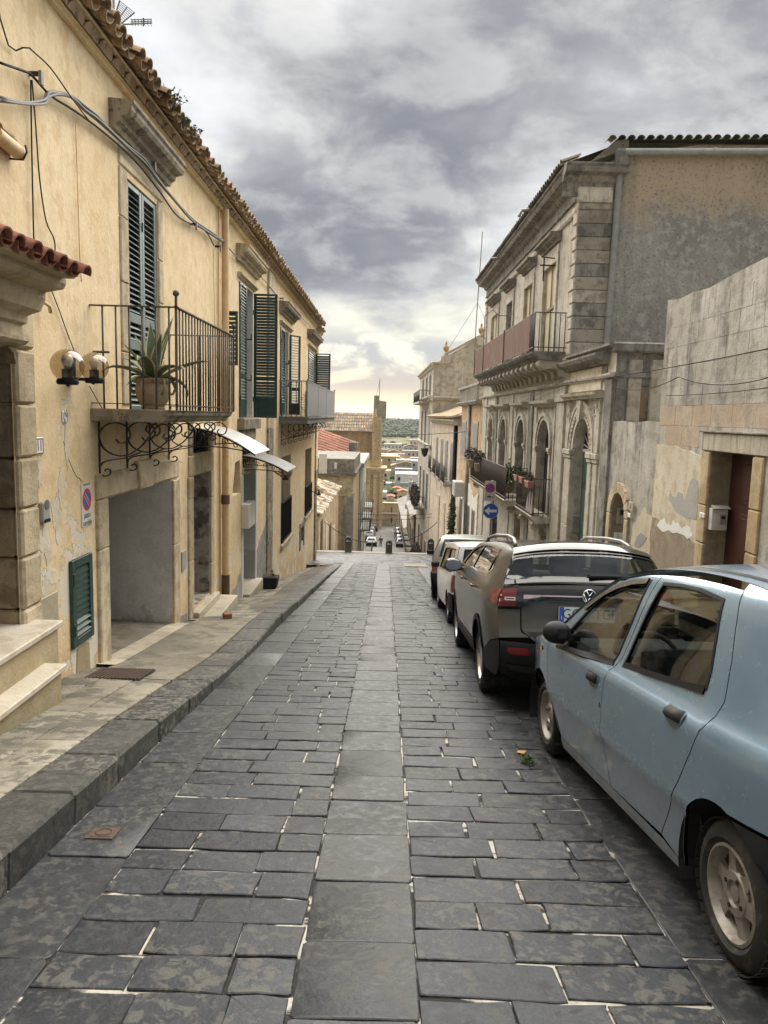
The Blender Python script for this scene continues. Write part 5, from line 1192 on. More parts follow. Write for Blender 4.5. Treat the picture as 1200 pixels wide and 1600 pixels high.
def inset(poly, d):
    n = len(poly); A = sum(poly[i][0] * poly[(i + 1) % n][1] - poly[(i + 1) % n][0] * poly[i][1] for i in range(n)); s = 1 if A > 0 else -1; out = []
    for i in range(n):
        a, b, c = poly[i - 1], poly[i], poly[(i + 1) % n]
        n1 = (-(b[1] - a[1]), b[0] - a[0]); n2 = (-(c[1] - b[1]), c[0] - b[0]); l1, l2 = math.hypot(*n1) or 1, math.hypot(*n2) or 1
        nx_, ny_ = n1[0] / l1 + n2[0] / l2, n1[1] / l1 + n2[1] / l2; l = math.hypot(nx_, ny_) or 1; k = min(2.0, 2 / max(.3, l)) ; out.append((b[0] + s * d * k * nx_ / l, b[1] + s * d * k * ny_ / l))
    return out
def curved_panel(name, mat, parent, f, poly, holes=(), d=.05, gap=.0022, lip=.014, flip=False, org=None):
    """a sheet cut to a 2D outline and wrapped on the surface f(u, v)"""
    poly = resample(inset(poly, gap) if gap else poly, d); hs = [resample(h, d) for h in holes]
    us = [p[0] for p in poly]; vs_ = [p[1] for p in poly]; pts = []
    u = min(us) + d * .5
    while u < max(us):
        v = min(vs_) + d * .5
        while v < max(vs_):
            p = (u, v)
            if inside(p, poly) and not any(inside(p, h) for h in hs) and min(min((q[0] - u) ** 2 + (q[1] - v) ** 2 for q in lp) for lp in [poly] + hs) > (d * .45) ** 2: pts.append(p)
            v += d
        u += d
    ps, ts = cdt(poly, hs, pts); e = 1e-3; P = [f(*p) for p in ps]; N = []
    for p in ps:
        n_ = (f(p[0] + e, p[1]) - f(p[0] - e, p[1])).cross(f(p[0], p[1] + e) - f(p[0], p[1] - e)); n_.normalize(); N.append(-n_ if flip else n_)
    F = [tuple(t[::-1]) if flip else tuple(t) for t in ts]
    if lip:
        for lp in [poly] + hs:
            for i in range(len(lp)):
                a, b = lp[i], lp[(i + 1) % len(lp)]; pa, pb = f(*a), f(*b); na = (f(a[0] + e, a[1]) - f(a[0] - e, a[1])).cross(f(a[0], a[1] + e) - f(a[0], a[1] - e)).normalized()
                if flip: na = -na
                k = len(P); P += [pa, pb, pb - na * lip, pa - na * lip]; sd = (pb - pa).cross(na).normalized(); N += [sd] * 4; F.append((k, k + 1, k + 2, k + 3))
    me = bpy.data.meshes.new(name); og = V((0, 0, 0)); me.from_pydata([p - og for p in P], [], F); me.materials.append(mat)
    me.polygons.foreach_set('use_smooth', [True] * len(me.polygons)); me.normals_split_custom_set_from_vertices([tuple(n_) for n_ in N]); me.update()
    o = bpy.data.objects.new(name, me); COL.objects.link(o); o.parent = parent; ORG[o] = V((0, 0, 0)); return o
def car_root(name, A, B, label, cat='car', yaw=0):
    A, B = V(A), V(B); u = (B - A).normalized(); x = u.cross(V((0, 0, 1))).normalized(); z = x.cross(u)
    M = Matrix((x, u, z)).transposed().to_4x4(); M.translation = A
    o = bpy.data.objects.new(name, None); COL.objects.link(o); o.matrix_world = M; ORG[o] = V((0, 0, 0)); return tag(o, label, cat)
def wheel(par, x, y, z, r, wd, sg, rim, rimr, kind, steer=0.0):
    """sg -1: outer face to the left"""
    ax = V((sg, 0, 0)); c = V((x, y, z)); b = MB(); h = wd / 2
    tp_ = [(rimr, -h), (rimr + .01, -h), (r - .045, -h), (r - .012, -h + .025), (r, -h + .05), (r, h - .05), (r - .010, h - .028), (r - .035, h - .006), (r - .07, h + .002), (rimr + .012, h - .004), (rimr, h - .012), (rimr - .01, h - .03)]
    b.lathe(tp_, c, ax, 40)
    for k in range(40):                               # tread blocks
        t = 2 * math.pi * k / 40; e1 = V((0, math.cos(t), math.sin(t))); e2 = V((0, -math.sin(t), math.cos(t)))
        for dx in (-.055, 0, .055): b.obox(c + e1 * r + ax * dx, ax * .022, e2 * .016, e1 * .0012)
    wo = b.build('wheel', M_tyre, par, smooth=40)
    b = MB(); b.lathe([(rimr, -h * .8), (rimr, h - .03), (rimr - .004, h - .010), (rimr - .016, h - .006), (rimr - .024, h - .016), (rimr - .028, h - .06), (rimr - .05, h - .09)], c, ax, 40)
    e0 = c + ax * (h - .035)
    if kind == 'five':
        ns = 6; hub = .085
        b.lathe([(.001, .008), (.028, .008), (.03, .0), (.045, .0), (.05, .012), (.08, .010), (.088, .0), (.088, -.03)], e0, ax, 24)
        for k in range(ns):
            t = 2 * math.pi * (k + .25) / ns; e1 = V((0, math.cos(t), math.sin(t))); e2 = V((0, -math.sin(t), math.cos(t)))
            pl = [(.07, -.034), (.115, -.022), (rimr - .026, -.030), (rimr - .026, .030), (.115, .022), (.07, .034)]; vs_ = [e0 + e1 * u + e2 * v + ax * (.006 - .02 * (u - .07) / rimr) for u, v in pl]; n = 6
            b.add(vs_ + [e0 + e1 * u + e2 * v * 1.1 - ax * .026 for u, v in pl], [tuple(range(6))] + [(i, (i + 1) % n, n + (i + 1) % n, n + i) for i in range(n)])
    elif kind == 'vee':
        b.lathe([(.001, .006), (.03, .006), (.034, 0), (.06, 0), (.065, -.02)], e0, ax, 20)
        for k in range(5):
            for s in (-1, 1):
                t = 2 * math.pi * (k + .1) / 5; e1 = V((0, math.cos(t), math.sin(t))); t2 = t + s * .24; f1 = V((0, math.cos(t2), math.sin(t2))); e2 = V((0, -math.sin(t), math.cos(t)))
                p0, p1 = e0 + e1 * .04 + e2 * s * .02, e0 + f1 * (rimr - .022) - ax * .01; dr = (p1 - p0).normalized(); sd = dr.cross(ax).normalized(); b.obox((p0 + p1) / 2, dr * (p1 - p0).length / 2, sd * .015, ax * .014)
    else:
        b.lathe([(.001, .01), (.05, .012), (.06, .002), (rimr * .62, .008), (rimr * .7, -.01), (rimr - .02, -.012)], e0, ax, 28)
        for k in range(12): t = 2 * math.pi * k / 12; e1 = V((0, math.cos(t), math.sin(t))); e2 = V((0, -math.sin(t), math.cos(t))); b.obox(e0 + e1 * rimr * .82 - ax * .01, e1 * .016, e2 * .012, ax * .004)
    b.build('rim', rim, wo, smooth=35); MB().lathe([(.001, 0), (rimr - .028, 0)], e0 - ax * (.028 if kind == 'five' else .07), ax, 24).build('rim_gap_shade', M_under, wo)  # black disc close behind the rim face: painted shade for the rim gaps
    if kind == 'five':
        b = MB()
        for k in range(4): t = 2 * math.pi * (k + .3) / 4; b.lathe([(.001, .003), (.009, .003), (.010, -.002)], e0 + V((0, math.cos(t), math.sin(t))) * .062 + ax * .012, ax, 8)
        b.build('wheel_bolt', M_under, wo)
    return wo
def seat(b, x, y, z, s=1.0, rear=False, wd=.24):
    pr = [(0, 0), (.5, -.02), (.52, .10), (.12, .12), (-.02, .62), (-.12, .62), (-.10, .1)]
    b.prism(pr, None, (2 * wd, 0, 0), lambda u, v: V((x - wd, y + u, z + v * s))); b.obox((x, y - .09, z + .76 * s), (.13, 0, 0), (0, .04, 0), (0, .01, .09))
def arc_poly(cy_, cz, r, a0, a1, n=14): return [(cy_ + r * math.cos(a0 + (a1 - a0) * i / n), cz + r * math.sin(a0 + (a1 - a0) * i / n)) for i in range(n + 1)]
def both(car, name, mat, root, poly, holes=(), off=0.0, d=.05, gap=.003, lip=.014, label=None):
    r = []
    for sg in (-1, 1): r.append(curved_panel(name, mat, root, car.side(sg, off), poly, holes, d, gap, lip, flip=(sg < 0)))
    return r
def loft_part(car, name, mat, root, q0, q1, t0=-1, t1=1, off=0.0, nq=None, nt=18, lip=True):
    f = car.loft(off); nq = nq or max(2, int((q1 - q0) / .05)); b = MB()
    for i in range(nq + 1):
        for j in range(nt + 1): b.v.append(f(t0 + (t1 - t0) * j / nt, q0 + (q1 - q0) * i / nq))
    for i in range(nq):
        for j in range(nt): a = i * (nt + 1) + j; b.f.append([a, a + 1, a + nt + 2, a + nt + 1]); b.mi.append(0)
    return b.build(name, mat, root, smooth=True)
def shell(car, root, arches, off=-.03, zb=.16):
    """dark inner body behind the gaps: floor, wheel wells, inner sides below the belt"""
    b = MB()
    for cy_, cz, r in arches:
        for sg in (-1, 1):
            ps = arc_poly(cy_, cz, r, -.3, math.pi + .3, 16); w0 = car.W(cy_, .5) - .015
            for (y0, z0), (y1, z1) in zip(ps, ps[1:]): b.quad((sg * w0, y0, z0), (sg * w0, y1, z1), (sg * .45, y1, z1), (sg * .45, y0, z0))
    yf, yr = car.prof[0][0] - .1, car.prof[-1][0] + .1
    b.box(-.5, .5, yr, yf, zb + .02, zb + .06); return b.build('underbody', M_under, root)

# ---------------- blue hatchback
PW = [(.12, .765), (.22, .795), (.38, .810), (.46, .825), (.50, .839), (.56, .837), (.70, .838), (.80, .834), (.85, .824), (.875, .802), (.90, .781), (.96, .757), (1.1, .715), (1.25, .668), (1.36, .622), (1.42, .575), (1.5, .50)]
PP = [(3.40, .18), (3.50, .28), (3.545, .42), (3.53, .56), (3.43, .67), (3.22, .755), (2.95, .820), (2.68, .868), (2.45, .995), (2.22, 1.125), (2.0, 1.24), (1.80, 1.327), (1.52, 1.40), (1.13, 1.435), (.71, 1.437), (.3, 1.415), (-.03, 1.365), (-.12, 1.33), (-.30, 1.10), (-.44, .92), (-.51, .78), (-.565, .60), (-.57, .45), (-.53, .28), (-.46, .18)]
punto = Car(PW, PP, (2.5, 3.55), (.25, -.57), .24, .16, lambda y, z: .035 if z > 1.0 else (.06 if y > 2.5 else .07))
HX = 1.03
A = V((1.335, 2.47, zr(2.47))); B = V((1.195, 4.99, zr(4.99)))
u_ = (B - A).normalized(); xr = u_.cross(V((0, 0, 1))).normalized()
blue = car_root('hatchback_car', A + xr * .80 , B + xr * .80, 'dusty light blue five-door hatchback with black mirror and handles, closest to the camera')
M_blue = car_paint('light blue metallic', (.185, .28, .38), .4, .25, (.28, .26, .22), .58, .45)
WC, FC, WZ = .16, 2.79, .262; AR = .338
roofline = [(p[0], p[1] - .028) for p in punto.prof if p[1] > 1.0 and p[0] > -.2]
def top_at(y, dz=.028):
    ps = [p for p in punto.prof if p[1] > .86]
    for a, b in zip(ps, ps[1:]):
        if b[0] <= y <= a[0]: return a[1] + (b[1] - a[1]) * (a[0] - y) / (a[0] - b[0]) - dz
    return ps[-1][1]
Bl = [(1.39, .235), (1.445, .40), (1.462, .55), (1.448, .68), (1.405, .86), (1.345, .94), (1.30, 1.10), (1.26, 1.27), (1.225, top_at(1.225))]
Rl = [(.735, .25), (.70, .30), (.64, .38), (.50, .56), (.38, .73), (.30, .87), (.265, .965), (.30, 1.12), (.36, 1.28), (.42, top_at(.42))]
Dl = [(2.32, .235), (2.43, .36), (2.525, .52), (2.56, .66), (2.565, .78), (2.53, .87), (2.50, top_at(2.50))]
fwin = catmull([(2.36, .848), (2.315, .928), (2.20, 1.018), (2.02, 1.14), (1.86, 1.23), (1.68, 1.303), (1.50, 1.340)], 4) + [(1.318, 1.358), (1.36, 1.13), (1.405, .955), (1.425, .912), (1.6, .897), (2.0, .870)]
rwin = [(1.285, .925), (1.25, 1.05), (1.205, 1.2), (1.15, 1.36), (.95, 1.368), (.75, 1.365), (.52, 1.342), (.47, 1.2), (.43, 1.06), (.425, .985), (.7, .955), (1.0, .94)]
fdoor = Bl + [(y, top_at(y)) for y in (1.4, 1.6, 1.8, 2.0, 2.2, 2.35)] + Dl[::-1]
rdoor = Rl + [(y, top_at(y)) for y in (.6, .8, 1.0)] + Bl[::-1]
bd = []
bd += both(punto, 'door', M_blue, blue, fdoor, [fwin]); bd += both(punto, 'door', M_blue, blue, rdoor, [rwin])
fa = arc_poly(FC, WZ, AR, math.pi - .16, -.10, 16); ra = arc_poly(WC, WZ, AR, .05, math.pi * .58, 12)
front = [p for p in punto.prof if p[0] > 2.50 and p[1] < 1.05]
fw_ = [(2.34, .165)] + [(2.45, .20)] + fa + [(3.40, .19)] + front[2:] + Dl[::-1][0:]
both(punto, 'front_wing', M_blue, blue, [(2.36, .236)] + fa[1:] + [(3.16, .20)] + front + [(2.50, top_at(2.50))] + Dl[::-1][1:-1])
rearp = [p for p in punto.prof if p[0] < .42 and (p[1] > .62 or p[0] > .3)]
bl_top = [(.085, .592), (-.10, .60), (-.35, .615), (-.545, .625)]
quarter = [(.735, .25)] + [(.66, .235), (.50, .20)] + ra + bl_top + [p for p in reversed(rearp)] + [(.42, top_at(.42, 0))] + Rl[::-1][0:-1]
both(punto, 'rear_quarter', M_blue, blue, quarter)
rb = arc_poly(WC, WZ, AR, math.pi * .595, math.pi + .12, 10); rearb = [p for p in punto.prof if p[0] < -.3 and p[1] < .62]
both(punto, 'rear_bumper', M_plastic, blue, rb + [(-.19, .2)] + [(p[0], p[1]) for p in reversed(rearb)] + [(-.35, .612), (-.10, .597), (.06, .588)], off=.008)
both(punto, 'sill', M_blue, blue, [(.50, .155), (2.36, .155), (2.36, .232), (.735, .232), (.50, .198)], gap=.001, off=-.004)
both(punto, 'side_glass', M_glass, blue, inset(fwin, -.006), off=-.012, gap=0, lip=0); both(punto, 'side_glass', M_glass, blue, inset(rwin, -.006), off=-.012, gap=0, lip=0)
for wn in (fwin, rwin): both(punto, 'window_seal', M_black, blue, inset(wn, -.009), [inset(wn, .008)], off=.0035, gap=0, lip=.01)
both(punto, 'window_seal', M_black, blue, [(1.40, .892), (2.0, .850), (2.36, .828), (2.36, .851), (2.0, .873), (1.42, .915)], off=.008, gap=0); both(punto, 'window_seal', M_black, blue, [(.43, .958), (1.29, .905), (1.285, .93), (.43, .985)], off=.008, gap=0)
both(punto, 'wind_deflector', plain('smoked deflector', (.10, .095, .09), .25, coat=.5), blue, [(y, top_at(y, .045 - .004 * (y > 2))) for y in (1.34, 1.5, 1.68, 1.86, 2.02, 2.15)] + [(y, top_at(y, .075)) for y in (2.10, 1.98, 1.84, 1.68, 1.5, 1.335)], off=.012, gap=0)
q = punto.q_at; qh, qc, qw, qr, qg, qt = q(3.43, .67), q(2.68, .868), q(1.80, 1.327), q(-.03, 1.365), q(-.42, .95), q(-.56, .62)
loft_part(punto, 'front_bumper', M_blue, blue, 0, q(3.53, .56)); loft_part(punto, 'grille_panel', M_blue, blue, q(3.53, .56) + .004, qh - .003)
loft_part(punto, 'bonnet', M_blue, blue, qh + .002, qc - .01); loft_part(punto, 'windscreen', M_glass, blue, qc, qw, -.93, .93, off=.002); loft_part(punto, 'roof', M_blue, blue, qw, qr)
for sg in (-1, 1): loft_part(punto, 'windscreen_pillar', M_blue, blue, qc, qw, sg * .93, sg * 1.0, nt=3); loft_part(punto, 'rear_pillar', M_blue, blue, qr, qg, sg * .86, sg * 1.0, nt=3); loft_part(punto, 'roof_strip', M_black, blue, qw + .35, qr - .02, sg * .86, sg * .895, off=.006, nt=2)
loft_part(punto, 'rear_window', M_glassd, blue, qr, qg, -.86, .86); loft_part(punto, 'tailgate', M_blue, blue, qg, qt); loft_part(punto, 'rear_bumper', M_plastic, blue, qt, punto.len)
# scuttle strip under the screen
loft_part(punto, 'scuttle', M_plastic, blue, qc - .012, qc + .05, -.92, .92, off=.006)
# mirror, handles, indicator, trims
for sg in (-1, 1):
    b = MB(); c = V((sg * (punto.W(2.28, .92) + .09), 2.25, .945)); b.sphere(c, (.095, .07, .075), 16, 10); b.obox(c - V((sg * .10, -.01, .035)), (.05, 0, 0), (0, .035, 0), (0, 0, .02)); mo = b.build('mirror', M_plastic, blue, smooth=45)
    b = MB(); b.obox(c + V((-sg * .02, -.066, 0)), (.03, 0, 0), V((0, .002, 0)), (0, 0, .03)); b.build('mirror_glass', M_gloss, mo)
    for y, z in ((1.60, .785), (.56, .845)):
        f = punto.side(sg); hp = catmull([(y - .085, z + .028), (y + .06, z + .028), (y + .085, z + .005), (y + .06, z - .045), (y, z - .06), (y - .06, z - .05), (y - .09, z - .01)], 4, True)
        dr = bd[0 if sg < 0 else 1] if y > 1 else bd[2 if sg < 0 else 3]
        curved_panel('handle_recess_shade', plain('shaded recess blue', (.13, .18, .22), .4, .3), dr, punto.side(sg, .002), hp, d=.03, lip=0, flip=sg < 0)  # no real hollow: body blue painted darker, as shade behind the handle
        b = MB(); n = 12; vs_ = []
        for i, (uu, hh) in enumerate(((-.075, .0), (-.06, .024), (-.02, .03), (.03, .03), (.065, .022), (.08, 0))):
            for zz_, k in ((z + .026, .4), (z + .012, 1), (z - .012, 1), (z - .026, .4)): p = f(y + uu, zz_); vs_.append(p + V((sg * hh * k, 0, 0)))
        b.add(vs_, [(4 * i + k, 4 * i + k + 1, 4 * i + 5 + k, 4 * i + 4 + k) for i in range(5) for k in range(3)]); b.build('handle', M_plastic, dr, smooth=True)
    curved_panel('side_repeater', M_orange, blue, punto.side(sg, .006), catmull([(2.70, .76), (2.74, .775), (2.78, .76), (2.74, .745)], 4, True), d=.03, gap=0, flip=sg < 0)
    curved_panel('headlight', M_clear, blue, punto.side(sg, .004), [(3.20, .62), (3.40, .58), (3.46, .64), (3.40, .68), (3.22, .735)], d=.04, flip=sg < 0)
    curved_panel('keyhole', M_steel, blue, punto.side(sg, .004), [(1.485 + .012 * math.cos(t * .785), .655 + .015 * math.sin(t * .785)) for t in range(8)], d=.03, gap=0, flip=sg < 0)
for y, st in ((WC, 0), (FC, 0)):
    for sg in (-1, 1): wheel(blue, sg * (punto.W(y, .4) - .105), y, WZ, .272, .165, sg, M_alloy, .185, 'five')
shell(punto, blue, ((WC, WZ, AR + .01), (FC, WZ, AR + .01)))
b = MB(); seat(b, -.36, 1.35, .38); seat(b, .36, 1.35, .38); seat(b, -.34, .42, .40, .95); seat(b, .34, .42, .40, .95); b.build('seats', plain('grey seat cloth', (.06, .062, .066), .95, var=.3, vscale=30), blue, bev=.03)
b = MB(); b.prism([(2.0, .60), (2.0, .78), (2.15, .86), (2.5, .87), (2.62, .85), (2.62, .5), (2.2, .5)], None, (1.36, 0, 0), lambda u, v: V((-.68, u, v))); b.build('dashboard', M_int, blue, bev=.02)
b = MB(); c = V((-.36, 1.92, .82)); axw = V((0, -.9, .43)).normalized(); e1 = V((1, 0, 0)); e2 = axw.cross(e1); b.tube([c + (e1 * math.cos(t) + e2 * math.sin(t)) * .18 for t in [i * math.pi / 12 for i in range(25)]], .015, 8); b.obox(c, e1 * .17, e2 * .025, axw * .015); b.obox(c, e1 * .05, e2 * .06, axw * .02); b.build('steering_wheel', M_int, blue, smooth=40)
for sg in (-1, 1):
    curved_panel('door_lining', M_int, blue, punto.side(sg, -.07), [(.45, .25), (2.5, .25), (2.5, .87), (.45, .94)], d=.12, gap=0, lip=0, flip=sg < 0)
b = MB(); b.box(-.62, .62, -.35, .15, .45, .90); b.build('parcel_shelf', M_int, blue)

# ---------------- grey SUV seen from behind
TW = [(.28, .80), (.40, .825), (.62, .845), (.80, .842), (.95, .838), (1.03, .822), (1.09, .790), (1.14, .765), (1.25, .715), (1.35, .665), (1.42, .61), (1.48, .52)]
TP = [(3.50, .30), (3.64, .45), (3.67, .65), (3.62, .82), (3.45, .95), (3.0, 1.03), (2.60, 1.085), (2.3, 1.24), (2.0, 1.36), (1.7, 1.42), (1.2, 1.452), (.6, 1.462), (.0, 1.450), (-.40, 1.425), (-.56, 1.400), (-.63, 1.34), (-.72, 1.16), (-.765, 1.115), (-.79, 1.02), (-.79, .85), (-.82, .72), (-.86, .62), (-.85, .48), (-.78, .36), (-.68, .30)]
suvc = Car(TW, TP, (2.5, 3.67), (-.1, -.86), .2, .10, lambda y, z: .03 if z > 1.2 and y > -.5 else (.05 if y > 2 else .085), d=.06)
A = V((1.075, 7.10, zr(7.10))); B = V((1.085, 9.8, zr(9.8))); xr = V((1, 0, 0))
suv = car_root('suv_car', A + xr * .70, B + xr * .70, 'dark grey metallic compact SUV seen from behind, with black lower bumper and roof rails')
M_grey = car_paint('dark grey metallic', (.080, .073, .063), .30, .22, (.22, .2, .17), .45, .12, .10, .25)
WC, FC, WZ, AR = .10, 2.80, .318, .385
def tsid(y, dz=.02):
    ps = [p for p in suvc.prof if p[1] > 1.05]
    for a, b in zip(ps, ps[1:]):
        if b[0] <= y <= a[0]: return a[1] + (b[1] - a[1]) * (a[0] - y) / max(1e-6, (a[0] - b[0])) - dz
    return 1.1
swin = catmull([(2.35, 1.125), (2.1, 1.26), (1.85, 1.345), (1.5, 1.395), (1.0, 1.415), (.4, 1.405), (.10, 1.385)], 4) + [(-.02, 1.33), (-.12, 1.22), (.05, 1.165), (.6, 1.15), (1.5, 1.135)]
sa = arc_poly(FC, WZ, AR, math.pi + .05, -.10, 16); sr_ = arc_poly(WC, WZ, AR, -.05, math.pi + .1, 16)
Bs = [(1.36, .43), (1.40, .7), (1.38, 1.0), (1.36, 1.138)]; Fs = [(2.38, .43), (2.42, .7), (2.44, 1.0), (2.43, 1.10)]; Rs = [(.52, .43), (.46, .62), (.30, .78), (.16, .95), (.16, 1.158)]
both(suvc, 'door', M_grey, suv, Bs + Fs[::-1], d=.08); both(suvc, 'door', M_grey, suv, Rs + Bs[::-1], d=.08)
fr = [p for p in suvc.prof if p[0] > 2.55 and p[1] > .42]
both(suvc, 'front_wing', M_grey, suv, [(2.38, .43)] + [p for p in sa if p[1] > .43] + [(3.3, .45)] + fr + [(2.43, 1.10)] + Fs[::-1][1:-1], d=.08)
rr = [p for p in suvc.prof if p[0] < .2 and p[1] > .66]
both(suvc, 'rear_quarter', M_grey, suv, [(.52, .43)] + [p for p in sr_ if p[1] > .43] + [(-.30, .45), (-.60, .60), (-.845, .655)] + list(reversed(rr)) + [(.45, tsid(.45, 0)), (1.0, tsid(1.0, 0)), (1.6, tsid(1.6, 0)), (2.0, tsid(2.0, 0)), (2.4, tsid(2.4, 0)), (2.55, 1.11), (2.43, 1.105), (2.38, 1.12)] + swin[1:-3] + [(-.12, 1.22), (.05, 1.162), (.16, 1.16)] + Rs[::-1][1:-1], d=.07)
both(suvc, 'side_glass', M_glassd, suv, inset(swin, -.004), off=-.008, gap=0, lip=0, d=.1)
for y0, y1 in ((1.30, 1.40), (.10, .18)): both(suvc, 'window_pillar', M_gloss, suv, [(y0, 1.13), (y1, 1.13), (y1 - .06, tsid(y1, .05)), (y0 - .06, tsid(y0, .05))], off=.001, gap=0)
for w_ in (swin,): both(suvc, 'window_seal', M_gloss, suv, inset(w_, -.012), [inset(w_, .010)], off=.003, gap=0)
both(suvc, 'sill_cladding', M_plastic, suv, [(.48, .30), (2.42, .30), (2.42, .425), (.48, .425)], off=.006, d=.1)
def ring(a0, a1, cy_, r0, r1): return arc_poly(cy_, WZ, r1, a0, a1, 18) + arc_poly(cy_, WZ, r0, a1, a0, 18)
both(suvc, 'arch_cladding', M_plastic, suv, ring(.15, math.pi - .12, FC, AR - .005, AR + .055), off=.010, d=.07); both(suvc, 'arch_cladding', M_plastic, suv, ring(.15, math.pi - .22, WC, AR - .005, AR + .055), off=.010, d=.07)
rbm = [p for p in suvc.prof if p[0] < -.6 and p[1] < .64]
both(suvc, 'rear_bumper', M_plastic, suv, [p for p in sr_ if p[0] < -.2 and p[1] < .5] + [(-.30, .30)] + list(reversed(rbm)) + [(-.84, .65), (-.60, .595), (-.30, .46)], off=.006, d=.07)
both(suvc, 'side_crease', plain('silver strip', (.4, .4, .41), .3, .7), suv, [(.5, .425), (2.42, .425), (2.42, .432), (.5, .432)], off=.010, gap=0, d=.2)
q = suvc.q_at; q0, qc, qw, qr = q(3.62, .82), q(2.60, 1.085), q(1.85, 1.40), q(-.56, 1.40)
loft_part(suvc, 'front_bumper', M_plastic, suv, 0, q(3.67, .65)); loft_part(suvc, 'front_grille', M_gloss, suv, q(3.67, .65), q0); loft_part(suvc, 'bonnet', M_grey, suv, q0, qc); loft_part(suvc, 'windscreen', M_glass, suv, qc, qw, -.94, .94)
for sg in (-1, 1): loft_part(suvc, 'windscreen_pillar', M_grey, suv, qc, qw, sg * .94, sg, nt=2)
M_roofg = car_paint('roof grey', (.06, .055, .05), .5, .22, dust_amt=0.0)
loft_part(suvc, 'roof', M_roofg, suv, qw, qr - .12); loft_part(suvc, 'roof_spoiler', M_gloss, suv, qr - .117, qr + .055, off=.014)
RX = suvc.rear_xz
gp = catmull([(-.60, 1.385), (-.66, 1.30), (-.735, 1.17), (-.70, 1.135), (-.5, 1.125), (0, 1.12), (.5, 1.125), (.70, 1.135), (.735, 1.17), (.66, 1.30), (.60, 1.385), (0, 1.392)], 3, True)
curved_panel('rear_window', M_glass, suv, RX(-.004), gp, d=.06, gap=0, lip=0); curved_panel('window_surround', M_gloss, suv, RX(.001), [(-.612, 1.405), (-.70, 1.30), (-.775, 1.15), (-.72, 1.112), (0, 1.10), (.72, 1.112), (.775, 1.15), (.70, 1.30), (.612, 1.405)], [inset(gp, .035)], d=.05, gap=0)
tg = [(-.575, .735), (-.56, .70), (-.42, .60), (-.3, .565), (.3, .565), (.42, .60), (.56, .70), (.575, .735), (.575, .925), (.60, 1.095), (.0, 1.10), (-.60, 1.095), (-.575, .925)]
tail = curved_panel('tailgate', M_grey, suv, RX(.0), tg, d=.05)
for sg in (-1, 1): curved_panel('rear_corner', M_grey, suv, RX(0), [(sg * x, z) for x, z in ((.845, .66), (.42, .655), (.45, .625), (.575, .70), (.582, .735), (.582, .915), (.84, .905))], d=.05, flip=False); curved_panel('rear_corner', M_grey, suv, RX(0), [(sg * x, z) for x, z in ((.605, 1.095), (.735, 1.12), (.80, 1.13), (.835, 1.10), (.60, 1.10))], d=.05)
curved_panel('trim_band', M_gloss, tail, RX(.006), [(-.575, .93), (-.50, .945), (-.40, .985), (.40, .985), (.50, .945), (.575, .93), (.575, 1.075), (-.575, 1.075)], d=.05, gap=0); curved_panel('light_bar', plain('pale reflector bar', (.55, .45, .47), .3, .2), tail, RX(.010), [(-.56, 1.0), (-.50, 1.005), (-.4, 1.022), (.4, 1.022), (.50, 1.005), (.56, 1.0), (.56, 1.032), (-.56, 1.032)], d=.06, gap=0)
curved_panel('tailgate_recess', M_plastic, tail, RX(.004), [(-.53, .70), (-.42, .605), (-.3, .57), (.3, .57), (.42, .605), (.53, .70), (.40, .695), (0, .69), (-.40, .695)], d=.05, gap=0)
curved_panel('rear_bumper', M_plastic, suv, RX(.004), [(-.845, .645), (-.80, .36), (-.6, .32), (.6, .32), (.80, .36), (.845, .645), (.45, .615), (.3, .555), (-.3, .555), (-.45, .615)], d=.06)
curved_panel('bumper_insert', M_gloss, suv, RX(.010), [(-.70, .45), (-.66, .40), (.66, .40), (.70, .45)], d=.07, gap=0)
